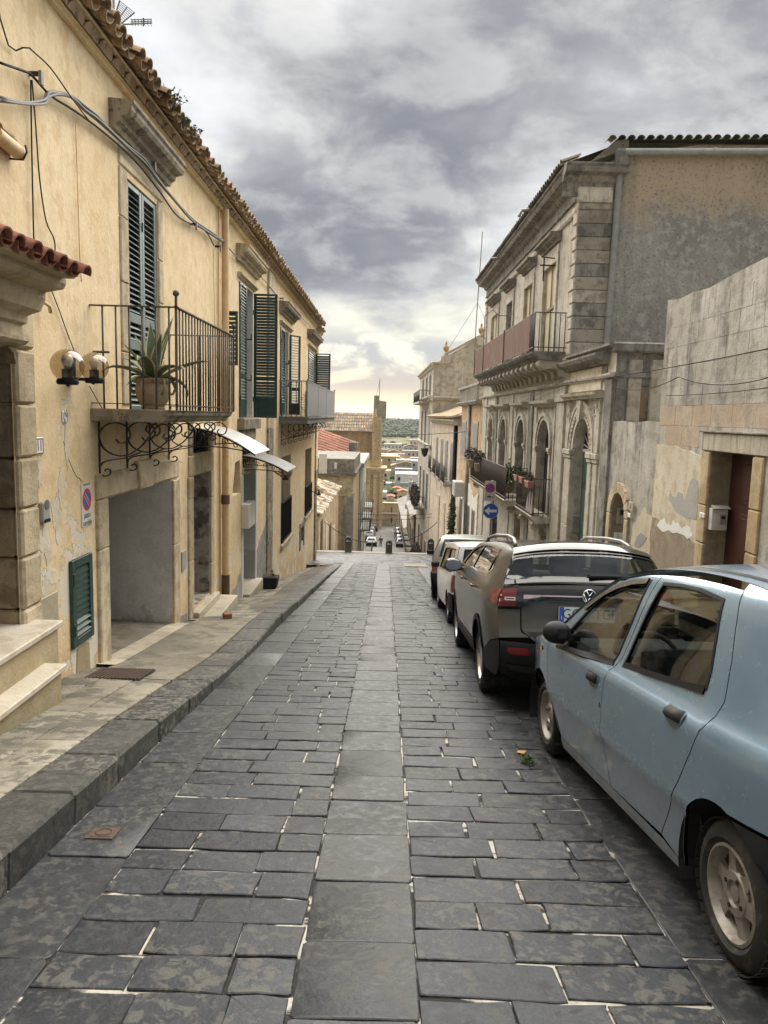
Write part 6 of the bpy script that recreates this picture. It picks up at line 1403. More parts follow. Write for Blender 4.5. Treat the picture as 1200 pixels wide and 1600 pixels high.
for sg in (-1, 1):
    lp = [(sg * x, z) for x, z in ((.585, .935), (.80, .925), (.838, .94), (.832, 1.06), (.80, 1.092), (.60, 1.09))]; lamp = curved_panel('tail_light', M_red, suv, RX(.010), lp, d=.04, gap=.001)
    curved_panel('lamp_frame', M_gloss, lamp, RX(.013), inset(lp, -.004), [inset(lp, .006)], d=.04, gap=0)
    curved_panel('lamp_frame', M_gloss, lamp, RX(.013), [(sg * .575, 1.075), (sg * .62, 1.075), (sg * .62, .945), (sg * .575, .945)], d=.04, gap=0)
    curved_panel('lamp_lens', M_red, lamp, RX(.014), [(sg * x, z) for x, z in ((.69, 1.02), (.80, 1.02), (.80, 1.045), (.68, 1.05), (.66, 1.03), (.66, .975), (.68, .955), (.80, .95), (.80, .97), (.69, .975))], d=.04, gap=0)
    curved_panel('lamp_lens', M_clear, lamp, RX(.015), [(sg * x, z) for x, z in ((.63, 1.012), (.72, 1.012), (.72, .985), (.63, .985))], [[(sg * x, z) for x, z in ((.64, 1.004), (.71, 1.004), (.71, .993), (.64, .993))]], d=.04, gap=0)
    both_ = curved_panel('lamp_lens', M_redd, lamp, suvc.side(sg, .006), [(-.78, .935), (-.60, .94), (-.52, .98), (-.55, 1.06), (-.78, 1.085)], d=.04, flip=sg < 0)
    fl = [(sg * x, z) for x, z in ((.50, .53), (.66, .53), (.70, .555), (.70, .585), (.53, .585))]; curved_panel('fog_light', M_red, suv, RX(.012), fl, [inset(fl, .016)], d=.03, gap=0); curved_panel('fog_light_lens', M_redd, suv, RX(.009), inset(fl, .012), d=.03, gap=0)
    b = MB(); c = V((sg * .585, 0, 0)); pts = [V((sg * (suvc.W(y, tsid(y, 0)) - .045), y, tsid(y, 0) + .012 + h)) for y, h in ((-.25, .0), (-.20, .022), (-.05, .048), (.4, .055), (1.2, .055), (1.55, .04), (1.66, 0))]
    b.tube(pts, .020, 8); b.build('roof_rail', plain('satin rail', (.20, .20, .20), .4, .5), suv, smooth=True)
    c = V((sg * (suvc.W(2.2, 1.1) + .14), 2.12, 1.12)); b = MB(); b.sphere(c, (.12, .075, .085), 14, 10); b.obox(c - V((sg * .12, -.02, .05)), (.06, 0, 0), (0, .03, 0), (0, 0, .02)); mo = b.build('mirror', M_gloss, suv, smooth=45)
    MB().lathe([(.001, 0), (1, 0), (1, -.02)], (0, 0, 0), (0, -1, 0), 20).build('mirror_glass', M_mirr, mo).matrix_local = mtx(c + V((0, -.074, 0)), (.10, 0, 0), (0, 1, 0), (0, 0, .066))
    for y in (1.55, .45): b = MB(); p = suvc.side(sg)(y, 1.0); b.tube([p, p + V((sg * .035, .02, 0)), p + V((sg * .035, .17, 0)), p + V((0, .19, 0))], .014, 6); b.build('handle', M_grey, suv, smooth=True)
# wiper, badge, plate
b = MB(); f = RX(.02); b.tube([f(.02, 1.135), f(.10, 1.142), f(.36, 1.15)], [.022, .018, .010], 6); b.tube([f(.0, 1.155), f(.40, 1.16)], .007, 5); b.build('wiper', M_black, suv, smooth=True)
f = RX(.018); c = f(0, 1.03); bn = V((0, -1, .05)).normalized()
b = MB(); e1, e2 = V((1, 0, 0)), V((0, .05, 1)).normalized()
b.tube([c + (e1 * math.cos(t) + e2 * math.sin(t)) * .058 for t in [i * math.pi / 14 for i in range(29)]], .006, 6)
for pts in ([(-.028, .048), (0, .004), (.028, .048)], [(-.052, .022), (-.026, -.046), (0, .004 - .018), (.026, -.046), (.052, .022)]): b.tube([c + e1 * x + e2 * z for x, z in pts], .006, 5)
badge = b.build('badge', M_chrome, tail, smooth=True); MB().lathe([(.001, 0), (.058, 0)], c + V((0, .006, 0)), bn, 20).build('badge_disc', M_gloss, tail)
def text_obj(name, s, mat, parent, M, size, ext=.001, align='CENTER', sx=1.0):
    cu = bpy.data.curves.new(name, 'FONT'); cu.body = s; cu.size = size; cu.extrude = ext; cu.align_x = align; cu.align_y = 'CENTER'; cu.resolution_u = 3
    o = bpy.data.objects.new(name, cu); COL.objects.link(o); dg = bpy.context.evaluated_depsgraph_get(); me = bpy.data.meshes.new_from_object(o.evaluated_get(dg)); bpy.data.objects.remove(o)
    me.materials.clear(); me.materials.append(mat); o = bpy.data.objects.new(name, me); COL.objects.link(o); o.parent = parent
    L = M @ Matrix.Diagonal((sx, 1, 1, 1)); L.translation = M.translation - ORG[parent]; o.matrix_local = L; ORG[o] = M.translation.copy(); return o
M_plate = plain('number plate white', (.70, .71, .70), .35, var=.03); M_ink = plain('black print', (.012, .012, .014), .5); M_eu = plain('plate blue', (.02, .07, .36), .4, var=.03); M_wt = plain('white print', (.75, .75, .75), .5, var=.02)
py_ = RX(.012)(0, .88).y - .012
def plate(par, x0, yb, z0, w_, h_, tx):
    po = MB().box(x0 - w_ / 2, x0 + w_ / 2, yb - .006, yb, z0 - h_ / 2, z0 + h_ / 2).build('number_plate', M_plate, par, bev=.004)
    MB().box(x0 - w_ / 2 + .004, x0 - w_ / 2 + .045, yb - .0075, yb - .0062, z0 - h_ / 2 + .004, z0 + h_ / 2 - .004).build('plate_band', M_eu, po); MB().box(x0 + w_ / 2 - .045, x0 + w_ / 2 - .004, yb - .0075, yb - .0062, z0 - h_ / 2 + .004, z0 + h_ / 2 - .004).build('plate_band', M_eu, po)
    mb = MB()
    for a in ((x0 - w_ / 2 + .0, x0 + w_ / 2, z0 + h_ / 2 - .003, z0 + h_ / 2), (x0 - w_ / 2, x0 + w_ / 2, z0 - h_ / 2, z0 - h_ / 2 + .003)): mb.box(a[0], a[1], yb - .0085, yb - .0064, a[2], a[3])
    mb.build('plate_rim', M_black, po)
    RM = mtx((x0, yb - .0075, z0), (1, 0, 0), (0, 0, 1), (0, -1, 0)); text_obj('plate_text', tx, M_ink, po, RM, h_ * .92, .0006, sx=.86)
    text_obj('plate_text', 'I', M_wt, po, mtx((x0 - w_ / 2 + .0245, yb - .0085, z0 - h_ * .22), (1, 0, 0), (0, 0, 1), (0, -1, 0)), h_ * .3, .0004)
plate(suv, 0.0, py_, .885, .53, .135, 'GG    TGF')
for y in (WC, FC):
    for sg in (-1, 1): wheel(suv, sg * (suvc.W(y, .45) - .115), y, WZ, .330, .20, sg, M_alloy2, .222, 'vee')
shell(suvc, suv, ((WC, WZ, AR + .01), (FC, WZ, AR + .01)), zb=.24)
b = MB(); [seat(b, x, 1.25, .55, .92) for x in (-.36, .36)]; [seat(b, x, .25, .55, .92, wd=.22) for x in (-.42, 0, .42)]; b.build('seats', M_int, suv, bev=.03)
b = MB(); b.box(-.66, .66, 2.1, 2.6, .8, 1.06); b.build('dashboard', M_int, suv, bev=.03); b = MB(); b.box(-.62, .62, -.70, -.05, .5, 1.10); b.build('parcel_shelf', M_int, suv)

# ---------------- boxy small cars further down
def small_car(name, A, B, label, wt, prof, front, rear, paint, arches, tr, windows, lamps, bump_z, rearwin, plate_txt=None, group=None, glassm=None, crown=.03, lampm=None, seam=None, mirrors=True):
    A, B = V(A), V(B); xr = (B - A).normalized().cross(V((0, 0, 1))).normalized(); hw = max(w_[1] for w_ in wt)
    c = Car(wt, prof, front, rear, .16, .05, lambda y, z: crown, d=.08); root = car_root(name, A + xr * (hw - .10), B + xr * (hw - .10), label)
    if group: root['group'] = group
    (wc, fc, wz, ar) = arches
    fa_ = arc_poly(fc, wz, ar, 0.0, math.pi, 12); ra_ = arc_poly(wc, wz, ar, 0.0, math.pi, 12)
    zb = prof[0][1] + .02
    side = [p for p in c.prof]           # front bottom .. rear bottom
    low = [(wc - ar, zb)] + [p for p in reversed(ra_)] + [(wc + ar, zb), (fc - ar, zb)] + [p for p in reversed(fa_)] + [(fc + ar, zb)]
    for sg in (-1, 1):
        curved_panel('body_side', paint, root, c.side(sg), side + low, windows, d=.09, gap=0, flip=sg < 0)
        for wn in windows: curved_panel('side_glass', glassm or M_glassd, root, c.side(sg, -.012), inset(wn, -.006), d=.12, gap=0, lip=0, flip=sg < 0); curved_panel('window_seal', M_black, root, c.side(sg, .004), inset(wn, -.012), [inset(wn, .010)], d=.12, gap=0, flip=sg < 0)
        for sm in seam or (): curved_panel('door_gap', M_under, root, c.side(sg, .002), sm, d=.1, gap=0, lip=0, flip=sg < 0)
        bz = [p for p in c.prof if p[1] < bump_z and p[0] < 0]; curved_panel('rear_bumper', M_plastic, root, c.side(sg, .012), [(wc - ar - .02, zb), (wc - ar - .02, bump_z)] + bz, d=.1, gap=0, flip=sg < 0)
    zt = max(p[1] for p in prof); qf = c.q_at(*max((p for p in c.prof if p[1] < .75 * zt and p[0] > 0), key=lambda p: p[1]))
    itop = [i for i, p in enumerate(c.prof) if p[1] > zt - .06]; q1, q2 = c.L[itop[0]], c.L[itop[-1]]
    loft_part(c, 'bonnet', paint, root, 0, qf, nq=14); loft_part(c, 'windscreen', glassm or M_glass, root, qf, q1, nq=5); loft_part(c, 'roof', paint, root, q1, q2, nq=10)
    RX = c.rear_xz; yl, zl = c.at(q2); rw = rearwin
    hwz = lambda z: c.W(-.5, z) * .985
    zs = [bump_z, .8 * bump_z + .2 * zl, .5 * (bump_z + zl), zl - .005]
    outl = [(-hwz(z), z) for z in zs] + [(hwz(z), z) for z in reversed(zs)]
    curved_panel('tailgate', paint, root, RX(.0), outl, [rw], d=.08, gap=0); curved_panel('rear_window', glassm or M_glass, root, RX(-.01), inset(rw, -.005), d=.1, gap=0, lip=0); curved_panel('window_seal', M_black, root, RX(.004), inset(rw, -.022), [inset(rw, .012)], d=.1, gap=0)
    zlo = prof[-1][1]; curved_panel('rear_bumper', M_plastic, root, RX(.015), [(-hwz(bump_z), bump_z), (-hwz(zlo) + .05, zlo + .01), (hwz(zlo) - .05, zlo + .01), (hwz(bump_z), bump_z)], d=.1, gap=0)
    for lp in lamps:
        for sg in (-1, 1): curved_panel('tail_light', lampm or M_red, root, RX(.012), [(sg * x, z) for x, z in lp], d=.06, gap=0); curved_panel('tail_light', lampm or M_red, root, c.side(sg, .008), [(c.rear[1] + .01, min(p[1] for p in lp)), (c.rear[1] + .12, min(p[1] for p in lp)), (c.rear[1] + .12, max(p[1] for p in lp)), (c.rear[1] + .03, max(p[1] for p in lp))], d=.06, gap=0, flip=sg < 0)
    for y in (wc, fc):
        for sg in (-1, 1): wheel(root, sg * (c.W(y, .35) - .09), y, wz, tr, .15, sg, M_alloy, tr * .62, 'disc')
    shell(c, root, ((wc, wz, ar), (fc, wz, ar)), zb=zb)
    b = MB(); seat(b, -.33, (wc + fc) / 2 + .05, .42, .85); seat(b, .33, (wc + fc) / 2 + .05, .42, .85); seat(b, -.3, wc + .2, .42, .85); seat(b, .3, wc + .2, .42, .85); b.build('seats', M_int, root)
    if mirrors:
        for sg in (-1, 1): p = c.side(sg)(fc - .62, .92 * zt * .67 + .02); b = MB(); b.obox(p + V((sg * .10, 0, .05)), (.075, 0, 0), (0, .03, 0), (0, 0, .05)); b.build('mirror', M_plastic, root, bev=.02)
    if plate_txt: plate(root, 0, RX(.03)(0, bump_z - .12).y - .01, bump_z - .13, .46, .11, plate_txt)
    return root, c
zsc = lambda l, k: [(p[0], p[1] * k) for p in l]
PANW = [(.2, .68), (.4, .715), (.8, .715), (.86, .705), (.92, .69), (1.36, .60), (1.42, .57)]
PANP = [(2.84, .22), (2.88, .40), (2.87, .62), (2.80, .72), (2.4, .80), (2.05, .85), (1.62, 1.33), (1.45, 1.375), (.9, 1.40), (.2, 1.40), (-.42, 1.375), (-.50, 1.33), (-.56, .95), (-.58, .62), (-.62, .50), (-.61, .36), (-.54, .22)]
M_panda = car_paint('white car paint', (.66, .66, .65), .0, .35, (.42, .39, .33), .45, .2)
wA, wB = (1.14, 12.15, zr(12.15)), (1.12, 14.30, zr(14.30)); K = .93
small_car('small_hatchback_car', wA, wB, 'boxy white small hatchback with tall red tail lights parked past the dark SUV', [(p[0] * K, p[1]) for p in PANW], zsc(PANP, K), (1.9, 2.88), (0, -.6), M_panda, (.05, 2.22, .255, .29), .255,
          [zsc(l, K) for l in ([(-.30, .93), (.50, .91), (.55, 1.30), (-.22, 1.31)], [(.62, .91), (1.74, .90), (1.46, 1.27), (.67, 1.30)])], [zsc([(.60, .60), (.70, .60), (.70, .88), (.61, .88)], K)], .52, zsc([(-.54, .93), (.54, .93), (.48, 1.30), (-.48, 1.30)], K), seam=[[(.565, .33), (.573, .33), (.60, 1.25), (.592, 1.25)], [(1.86, .33), (1.868, .33), (1.82, .80), (1.812, .80)]])
MPW = [(.24, .76), (.5, .80), (.9, .80), (1.0, .79), (1.1, .765), (1.3, .70), (1.5, .62), (1.58, .52)]
MPP = [(3.3, .25), (3.38, .45), (3.34, .7), (3.1, .85), (2.7, .98), (2.2, 1.30), (1.85, 1.47), (1.4, 1.53), (.8, 1.56), (.1, 1.55), (-.45, 1.50), (-.60, 1.40), (-.72, 1.10), (-.78, .85), (-.80, .60), (-.78, .40), (-.70, .25)]
M_silver = car_paint('silver grey metallic', (.20, .20, .19), .5, .36, dust_amt=.3, coat=.3); K = .88
small_car('minivan_car', (1.12, 16.3, zr(16.3)), (1.34, 18.9, zr(18.9)), 'silver grey rounded minivan with black rear bumper beyond the boxy white hatchback', [(p[0] * K, p[1]) for p in MPW], zsc(MPP, K), (2.4, 3.38), (0, -.8), M_silver, (.0, 2.6, .28, .33), .285,
          [zsc(l, K) for l in (catmull([(-.45, 1.08), (-.38, 1.28), (-.2, 1.40), (.35, 1.43), (.40, 1.04), (0, 1.04)], 4, True), [(.52, 1.03), (1.2, 1.02), (1.2, 1.43), (.5, 1.43)], [(1.3, 1.02), (2.35, 1.0), (1.95, 1.32), (1.3, 1.42)])], [zsc([(.66, .72), (.79, .72), (.78, .92), (.68, .90)], K)], .58, zsc([(-.60, 1.08), (.60, 1.08), (.52, 1.44), (-.52, 1.44)], K))
# ------------------------------------------------------------------ beyond the brow: houses down the steps, church, town, hills
def hz(px, py): return 649.5 + math.tan(ROLL) * (px - 604)
def zat(px, py, Y): return YP(px, py, Y).z
def far_plaster(name, a, k=1.25): return masonry(name, a, tuple(x * k for x in a), tuple(x * .75 for x in a), streak=tuple(x * .45 for x in a), samt=.45, sscale=.6, grain=.2, scale=.6)
M_orange_w = far_plaster('faded orange render', (.46, .32, .20)); M_pink_w = far_plaster('pale pinkish render', (.56, .47, .38)); M_tall = far_plaster('pale stone facade', (.46, .42, .34)); M_beig2 = far_plaster('yellowed render', (.48, .40, .27)); M_gold = far_plaster('golden limestone', (.56, .42, .24)); M_gryw = far_plaster('grey stone facade', (.30, .29, .265))
M_fiber = masonry('fibre cement roof', (.17, .16, .15), (.24, .225, .21), grain=.6)
def Bx(par, name, x0, x1, y0, y1, z0, z1, mat, bev=0): return MB().box(x0, x1, y0, y1, z0, z1).build(name, mat, par, bev=bev)
def rwin_(par, y0, y1, z0, z1, mat=None, frame=.08, t=.05, name='window'):
    f = rprism(name, par, rect(y0 - frame, y1 + frame, z0 - frame, z1 + frame), t, M_pals); q = [WR(y0, z0, t + .006), WR(y1, z0, t + .006), WR(y1, z1, t + .006), WR(y0, z1, t + .006)]
    MB().add(q, [(0, 1, 2, 3)]).build('pane', mat or M_void, f); return f
# R1 orange house with balustrade
r1 = thing('orange_house', WR(37, zr(37)), 'narrow faded orange house between the palazzo and the pale pink house, with a terrace balustrade', 'house')
b = MB(); q = [WR(33.4, -6), WR(41.5, -6.5), WR(41.5, 2.3), WR(33.4, 2.3)]; b.add(q + [p + V((9, 0, 0)) for p in q], [(0, 1, 2, 3), (1, 2, 6, 5), (2, 3, 7, 6), (0, 3, 7, 4)]); b.build('wall', M_orange_w, r1)
for y0, y1, z0, z1 in ((34.4, 36.0, -.35, 1.42), (38.9, 40.5, -.35, 1.42)): rwin_(r1, y0, y1, z0, z1, M_zinc)
rmould('cornice', r1, [(0, 0), (.2, .05), (.3, .15), (.3, .22), (0, .25)], 33.4, 41.5, 2.25, M_gryw)
for k in range(26): Bx(r1, 'baluster', rx(37) - .2, rx(37) - .08, 33.6 + .3 * k, 33.72 + .3 * k, 2.5, 3.1, M_gryw)
rblock('balustrade_rail', r1, 33.4, 41.5, 3.1, 3.22, .25, M_gryw); b = MB(); b.tube([WR(37.2, 2.3, .1), WR(37.2, -4.8, .1)], .09, 8); b.build('drainpipe', M_gryw, r1, smooth=True)
rprism('white_render', r1, jag([(33.5, -6), (33.5, -1.75), (35, -2.1), (36.6, -1.5), (38.2, -1.7), (41.4, -2.1), (41.4, -6.3)], .06, 4), .03, M_white)
for y0, y1, mt in ((34.2, 35.2, M_oldwood), (36.1, 36.9, M_green), (39.2, 40.4, M_oldwood)): rwin_(r1, y0, y1, -5.6, -2.6, mt, name='doorway')
# R2 pale pink house with three balconies
r2 = thing('pink_house', WR(50, zr(50)), 'pale pinkish two-storey house with tiled eaves and small dark balconies lower down the steps', 'house')
b = MB(); q = [WR(41.6, -8), WR(63.5, -12), WR(63.5, 1.35), WR(41.6, 1.35)]; b.add(q + [p + V((9, 0, 0)) for p in q], [(0, 1, 2, 3), (1, 2, 6, 5), (2, 3, 7, 6), (0, 3, 7, 4)]); b.build('wall', M_pink_w, r2)
rmould('cornice', r2, [(0, 0), (.15, .05), (.2, .2), (.4, .25), (.4, .35), (0, .4)], 41.6, 63.5, 1.2, M_tall)
q = [WR(41.5, 1.62, .5), WR(63.6, 1.62, .5), WR(63.6, 3.3, -4), WR(41.5, 3.3, -4)]; b = MB(); b.quad(*q); rf = b.build('roof', M_tile, r2)
for k in range(90): piece('roof_tile', me_tc, rf, mtx(WR(41.6 + .245 * k, 1.66, .55), ux2, rd2 * 1.3, up2))
for y0, y1 in ((45.2, 46.6), (48.8, 50.2), (52.4, 53.8), (56.8, 58.2)):
    rwin_(r2, y0, y1, -2.2, .1, M_zinc); o = rblock('balcony', r2, y0 - .5, y1 + .5, -2.45, -2.25, .6, M_gryw)
    for k in range(14): piece('baluster', bar2, o, mtx(WR(y0 - .45 + (y1 - y0 + .9) * k / 13, -2.25, .55), (1.4, 0, 0), (0, 1.4, 0), (0, 0, 1.0)))
    panel(o, 'balcony_panel', y0 - .45, y1 + .45, -2.2, -1.3, .52, M_black)
for y0, y1 in ((44, 45.2), (49, 50.2), (53.5, 54.6)): rwin_(r2, y0, y1, -7.4, -4.0, M_beig2, name='doorway')
b = MB(); b.tube([WR(43.2, 1.2, .12), WR(43.2, -6.5, .12)], .12, 8); b.build('drainpipe', M_black, r2, smooth=True)
# R3 tall stone palace, gable towards the viewer
r3 = thing('gabled_palace', (4, 74, -12), 'tall pale stone palace with an urn topped gable and dark street balconies', 'palace')
Y3, Y3b = 64.0, 84.0
gx = lambda px, py: YP(px, py, Y3)
ga_ = [(rx(Y3), -14), (rx(Y3), 6.0), (rx(Y3) + .9, 6.6), (4.75, 6.75), (8.0, 8.7), (8.6, 8.7), (12.5, 6.6), (12.5, -14)]
MB().prism(ga_, None, (0, .5, 0), lambda u, v: V((u, Y3, v))).build('gable_wall', M_tall, r3)
b = MB(); q = [WR(Y3, -14), WR(Y3b, -16), WR(Y3b, 6.0), WR(Y3, 6.0)]; b.add(q + [p + V((8, 0, 0)) for p in q], [(0, 1, 2, 3), (1, 2, 6, 5)]); b.quad(q[2] + V((8, 0, 0)), q[3] + V((8, 0, 0)), q[3], q[2]); b.build('wall', M_tall, r3)
for z, t in ((5.7, .35), (3.0, .5), (-1.2, .2)): rmould('cornice', r3, [(0, 0), (t * .4, .05), (t * .5, .2), (t, .28), (t, .4), (0, .45)], Y3 - .3, Y3b, z, M_pals)
MB().extrude_profile([(0, 0), (.15, .05), (.3, .25), (.3, .35), (0, .4)], (rx(Y3) - .3, Y3, 3.0), (rx(Y3) + 4.5, Y3, 3.0), (0, -1, 0)).build('cornice', M_pals, r3)
MB().extrude_profile([(0, 0), (.1, .03), (.2, .15), (.2, .22), (0, .25)], (rx(Y3) - .2, Y3, 6.0), (rx(Y3) + 1.2, Y3, 6.0), (0, -1, 0)).build('cornice', M_pals, r3)
MB().extrude_profile([(0, 0), (.12, .03), (.2, .15), (.2, .22), (0, .25)], (4.6, Y3, 6.75), (8.2, Y3, 8.75), (0, -1, 0), up=V((-.52, 0, .85))).build('gable_moulding', M_pals, r3)
URN = [(.001, 0), (.22, 0), (.22, .1), (.10, .16), (.08, .25), (.2, .45), (.26, .62), (.22, .78), (.10, .88), (.06, .96), (.10, 1.02), (.05, 1.14), (.001, 1.25)]
for px, py in ((697, 555), (752, 527)):
    p = gx(px, py); MB().box(p.x - .4, p.x + .4, Y3 - .25, Y3 + .5, p.z - .7, p.z - .05).build('urn_plinth', M_pals, r3, bev=.03); MB().lathe(URN, p + V((0, .1, -.05)), n=16).build('urn', far_plaster('terracotta urn', (.40, .25, .14)), r3, smooth=50)
for y0, y1 in ((66.5, 68.2), (71.5, 73.2), (77, 78.8)):
    rwin_(r3, y0, y1, 3.6, 5.3, M_void); rwin_(r3, y0, y1, -1.0, 2.2, M_zinc if y0 < 70 else M_void); rwin_(r3, y0, y1, -6.6, -3.4, M_void); rwin_(r3, y0, y1, -14, -9.5, M_oldwood, name='doorway')
for y0, y1, z, bo in ((69, 80, 3.05, .9), (70, 82, -6.8, 1.0), (66, 76, -12.2, .6)):
    o = rblock('balcony', r3, y0, y1, z - .2, z, bo, M_pals); n = int((y1 - y0) / .25)
    for k in range(n + 1): piece('baluster', bar2, o, mtx(WR(y0 + (y1 - y0) * k / n, z, bo - .05), (2.2, 0, 0), (0, 2.2, 0), (0, 0, 1.0)))
    for k in range(4): piece('baluster', bar2, o, mtx(WR(y0, z, bo * k / 4), (2.2, 0, 0), (0, 2.2, 0), (0, 0, 1.0)))
    b = MB(); b.tube([WR(y0, z + 1, 0), WR(y0, z + 1, bo - .05), WR(y1, z + 1, bo - .05)], .03, 5); b.build('handrail', M_black, o)
# R4, R5 the row along the lower street
for nm, lab, y0, y1, z0, z1, xo, mt in (('brown_row_house', 'narrow brown house with a tiled roof on the right of the lower street', 84.2, 103, -21, -9.4, .25, far_plaster('brown render', (.30, .225, .15))), ('brown_row_house', 'low rough stone house at the right end of the lower street before the end wall', 103.2, 140, -24, -13.6, .25, far_plaster('rubble facade', (.36, .29, .20)))):
    o = thing(nm, WR(y0, z0), lab, 'house', 'houses along the lower street'); b = MB(); q = [WR(y0, z0, xo), WR(y1, z0, xo), WR(y1, z1, xo), WR(y0, z1, xo)]; b.add(q + [p + V((8, 0, 0)) for p in q], [(0, 1, 2, 3), (0, 3, 7, 4), (2, 3, 7, 6)]); b.build('wall', mt, o)
    b = MB(); b.quad(WR(y0 - .2, z1 - .1, xo + .4), WR(y1, z1 - .1, xo + .4), WR(y1, z1 + 2, xo - 5), WR(y0 - .2, z1 + 2, xo - 5)); b.build('roof', M_fiber, o)
    for k in range(4):
        ya = y0 + 2 + k * (y1 - y0 - 4) / 3.5; MB().obox(WR(ya, z1 - 3, xo), RU * .8, RO * .06, V((0, 0, 1.2))).build('window', M_void, o); MB().obox(WR(ya, z1 - 4.4, xo + .4), RU * 1.3, RO * .45, V((0, 0, .12))).build('balcony', M_dark, o)
        MB().obox(WR(ya, z1 - 3.9, xo + .8), RU * 1.3, RO * .02, V((0, 0, .45))).build('railing', M_black, o); MB().obox(WR(ya, z1 - 6.6, xo), RU * .7, RO * .06, V((0, 0, 1.3))).build('doorway', M_oldwood, o)
o = thing('stone_pinnacle', WR(98, -11), 'pale conical stone pinnacle above the roofs on the right of the lower street', 'pinnacle'); p = YP(642, 760, 100)
MB().lathe([(.75, -3.0), (.75, -2.4), (.62, -2.3), (.40, -.2), (.28, .5), (.34, .6), (.2, .75), (.12, 1.0), (.18, 1.15), (.001, 1.4)], p, n=14).build('cone', far_plaster('pinnacle stone', (.40, .38, .33)), o, smooth=50)

# left: tile-roofed annexe, terrace building, balcony house
l1 = thing('tiled_annexe', (-3.6, 47, -8), 'low yellowed annexe with a rough broken tile roof just past the cream house corner', 'house')
b = MB(); b.box(-9, -3.62, 40, 56, -11, -3.75); b.build('wall', M_beig2, l1)
ra_ = [(-3.45, 39.9, -3.70), (-3.45, 56, -3.70), (-8, 56, -2.1), (-8, 39.9, -2.1)]; b = MB(); b.quad(*ra_); b.box(-8, -3.6, 40, 56, -3.8, -3.72); rf = b.build('roof', M_tile, l1)
rdl = V((-.94, 0, .33)).normalized(); upl = V((0, 1, 0)).cross(rdl); upl = upl if upl.z > 0 else -upl
tw = [masonry('pale lichen tile', (.42, .40, .35), (.55, .53, .48), rand=.3), M_tile]
me_w = tc.mesh('roof_tile', tw[0], smooth=50)
for k in range(64):
    for c_ in range(3): piece('roof_tile', me_w if random.random() < .5 else me_tc, rf, mtx(V((-3.42, 39.95 + .25 * k, -3.66)) + rdl * (.42 * c_ + random.uniform(-.1, .1)) + V((0, 0, random.uniform(0, .05))), V((0, 1, random.uniform(-.2, .2))), rdl, upl))
for y0, y1, mt in ((41.2, 42.3, M_oldwood), (44.5, 45.5, M_white), (47.5, 48.8, M_oldwood), (51, 52.2, M_white)): Bx(l1, 'doorway', -3.64, -3.58, y0, y1, zr(y0) - 2.2 if y0 > 45 else -8, -4.2 - (y0 - 41) * .18, mt)
l2 = thing('terrace_building', (-2.7, 64, -11), 'plain yellowish building with a flat dark parapet terrace facing up the street', 'house')
b = MB(); b.box(-9, -2.62, 58, 70, -14, -3.0); b.build('wall', M_beig2, l2); Bx(l2, 'parapet', -9, -2.55, 57.9, 70, -2.75, -1.72, M_dark)
Bx(l2, 'cornice', -9, -2.4, 57.7, 70.1, -3.0, -2.76, M_dark); Bx(l2, 'string_course', -9, -2.5, 57.85, 58.1, -4.6, -4.3, M_beig2); Bx(l2, 'pilaster', -3.3, -2.56, 57.86, 58.1, -13, -4.6, M_gryw)
Bx(l2, 'awning_frame', -5.2, -4.6, 56.8, 57.0, -2.8, -1.3, M_white)
for k in range(5): Bx(l2, 'railing_post', -5.1 + .28 * k - 1, -5.06 + .28 * k - 1, 57.6, 57.65, -3.0, -1.7, M_steel)
Bx(l2, 'terrace_window', -4.1, -3.9, 57.85, 57.9, -2.5, -2.0, M_white)
l3 = thing('balcony_house', (-2.6, 85, -14), 'grey stone house with dark wrought iron balconies along the lower street before the church', 'house')
b = MB(); b.box(-9, -2.55, 70.2, 90, -19, -3.2); b.build('wall', M_gryw, l3); Bx(l3, 'cornice', -9, -2.2, 70.1, 90, -3.2, -2.8, M_gryw); Bx(l3, 'chimney', -3.7, -2.9, 71, 72, -2.8, -.9, M_dark)
for y0, z0 in ((72, -9.3), (78, -9.0), (84, -8.6), (73, -13.6), (83, -13.9)):
    o = Bx(l3, 'balcony', -2.56, -1.5, y0, y0 + 5, z0 - .2, z0, M_gryw)
    for k in range(16): piece('baluster', bar2, o, mtx((-1.55, y0 + .05 + 4.9 * k / 15, z0), (2.6, 0, 0), (0, 2.6, 0), (0, 0, 1.05)))
    for k in range(5): piece('baluster', bar2, o, mtx((-2.5 + .22 * k, y0 + .03, z0), (2.6, 0, 0), (0, 2.6, 0), (0, 0, 1.05)))
    Bx(l3, 'window', -2.6, -2.52, y0 + 1.5, y0 + 3, z0, z0 + 2.6, M_void)
l4 = thing('red_tile_house', (-7, 82, -6), 'house with a bright red tiled roof behind the terrace building', 'house')
p = [YP(492, 690, 84), YP(553, 728, 78)]
b = MB(); b.box(-14, -3.2, 77, 88, -9, -3.6); b.build('wall', M_beig2, l4)
r_ = [V((-14, 76.5, 1.9)), V((-3.6, 76.5, -3.3)), V((-3.6, 88, -3.3)), V((-14, 88, 1.9))]; b = MB(); b.quad(*[V((-12.5, 76.5, -.4)), V((-3.4, 76.5, -3.4)), V((-6, 88, -1.3)), V((-13, 88, .2))]); b.quad(V((-12.5, 76.5, -.4)), V((-3.4, 76.5, -3.4)), V((-3.4, 76.5, -3.7)), V((-12.5, 76.5, -3.7)))
rf = b.build('roof', M_tilered, l4)
dl4 = V((9.1, 0, -3.0)).normalized(); ul4 = V((0, 1, .19)).normalized(); nl4 = dl4.cross(ul4); nl4 = nl4 if nl4.z > 0 else -nl4
for i in range(9):
    for j in range(9): piece('roof_tile', me_cap, rf, mtx(V((-12.5, 76.6, -.4)) + dl4 * (1.06 * (j + 1)) + ul4 * (1.15 * i) + nl4 * .05, ul4 * 5.6, -dl4 * 2.3, nl4 * 2.5))
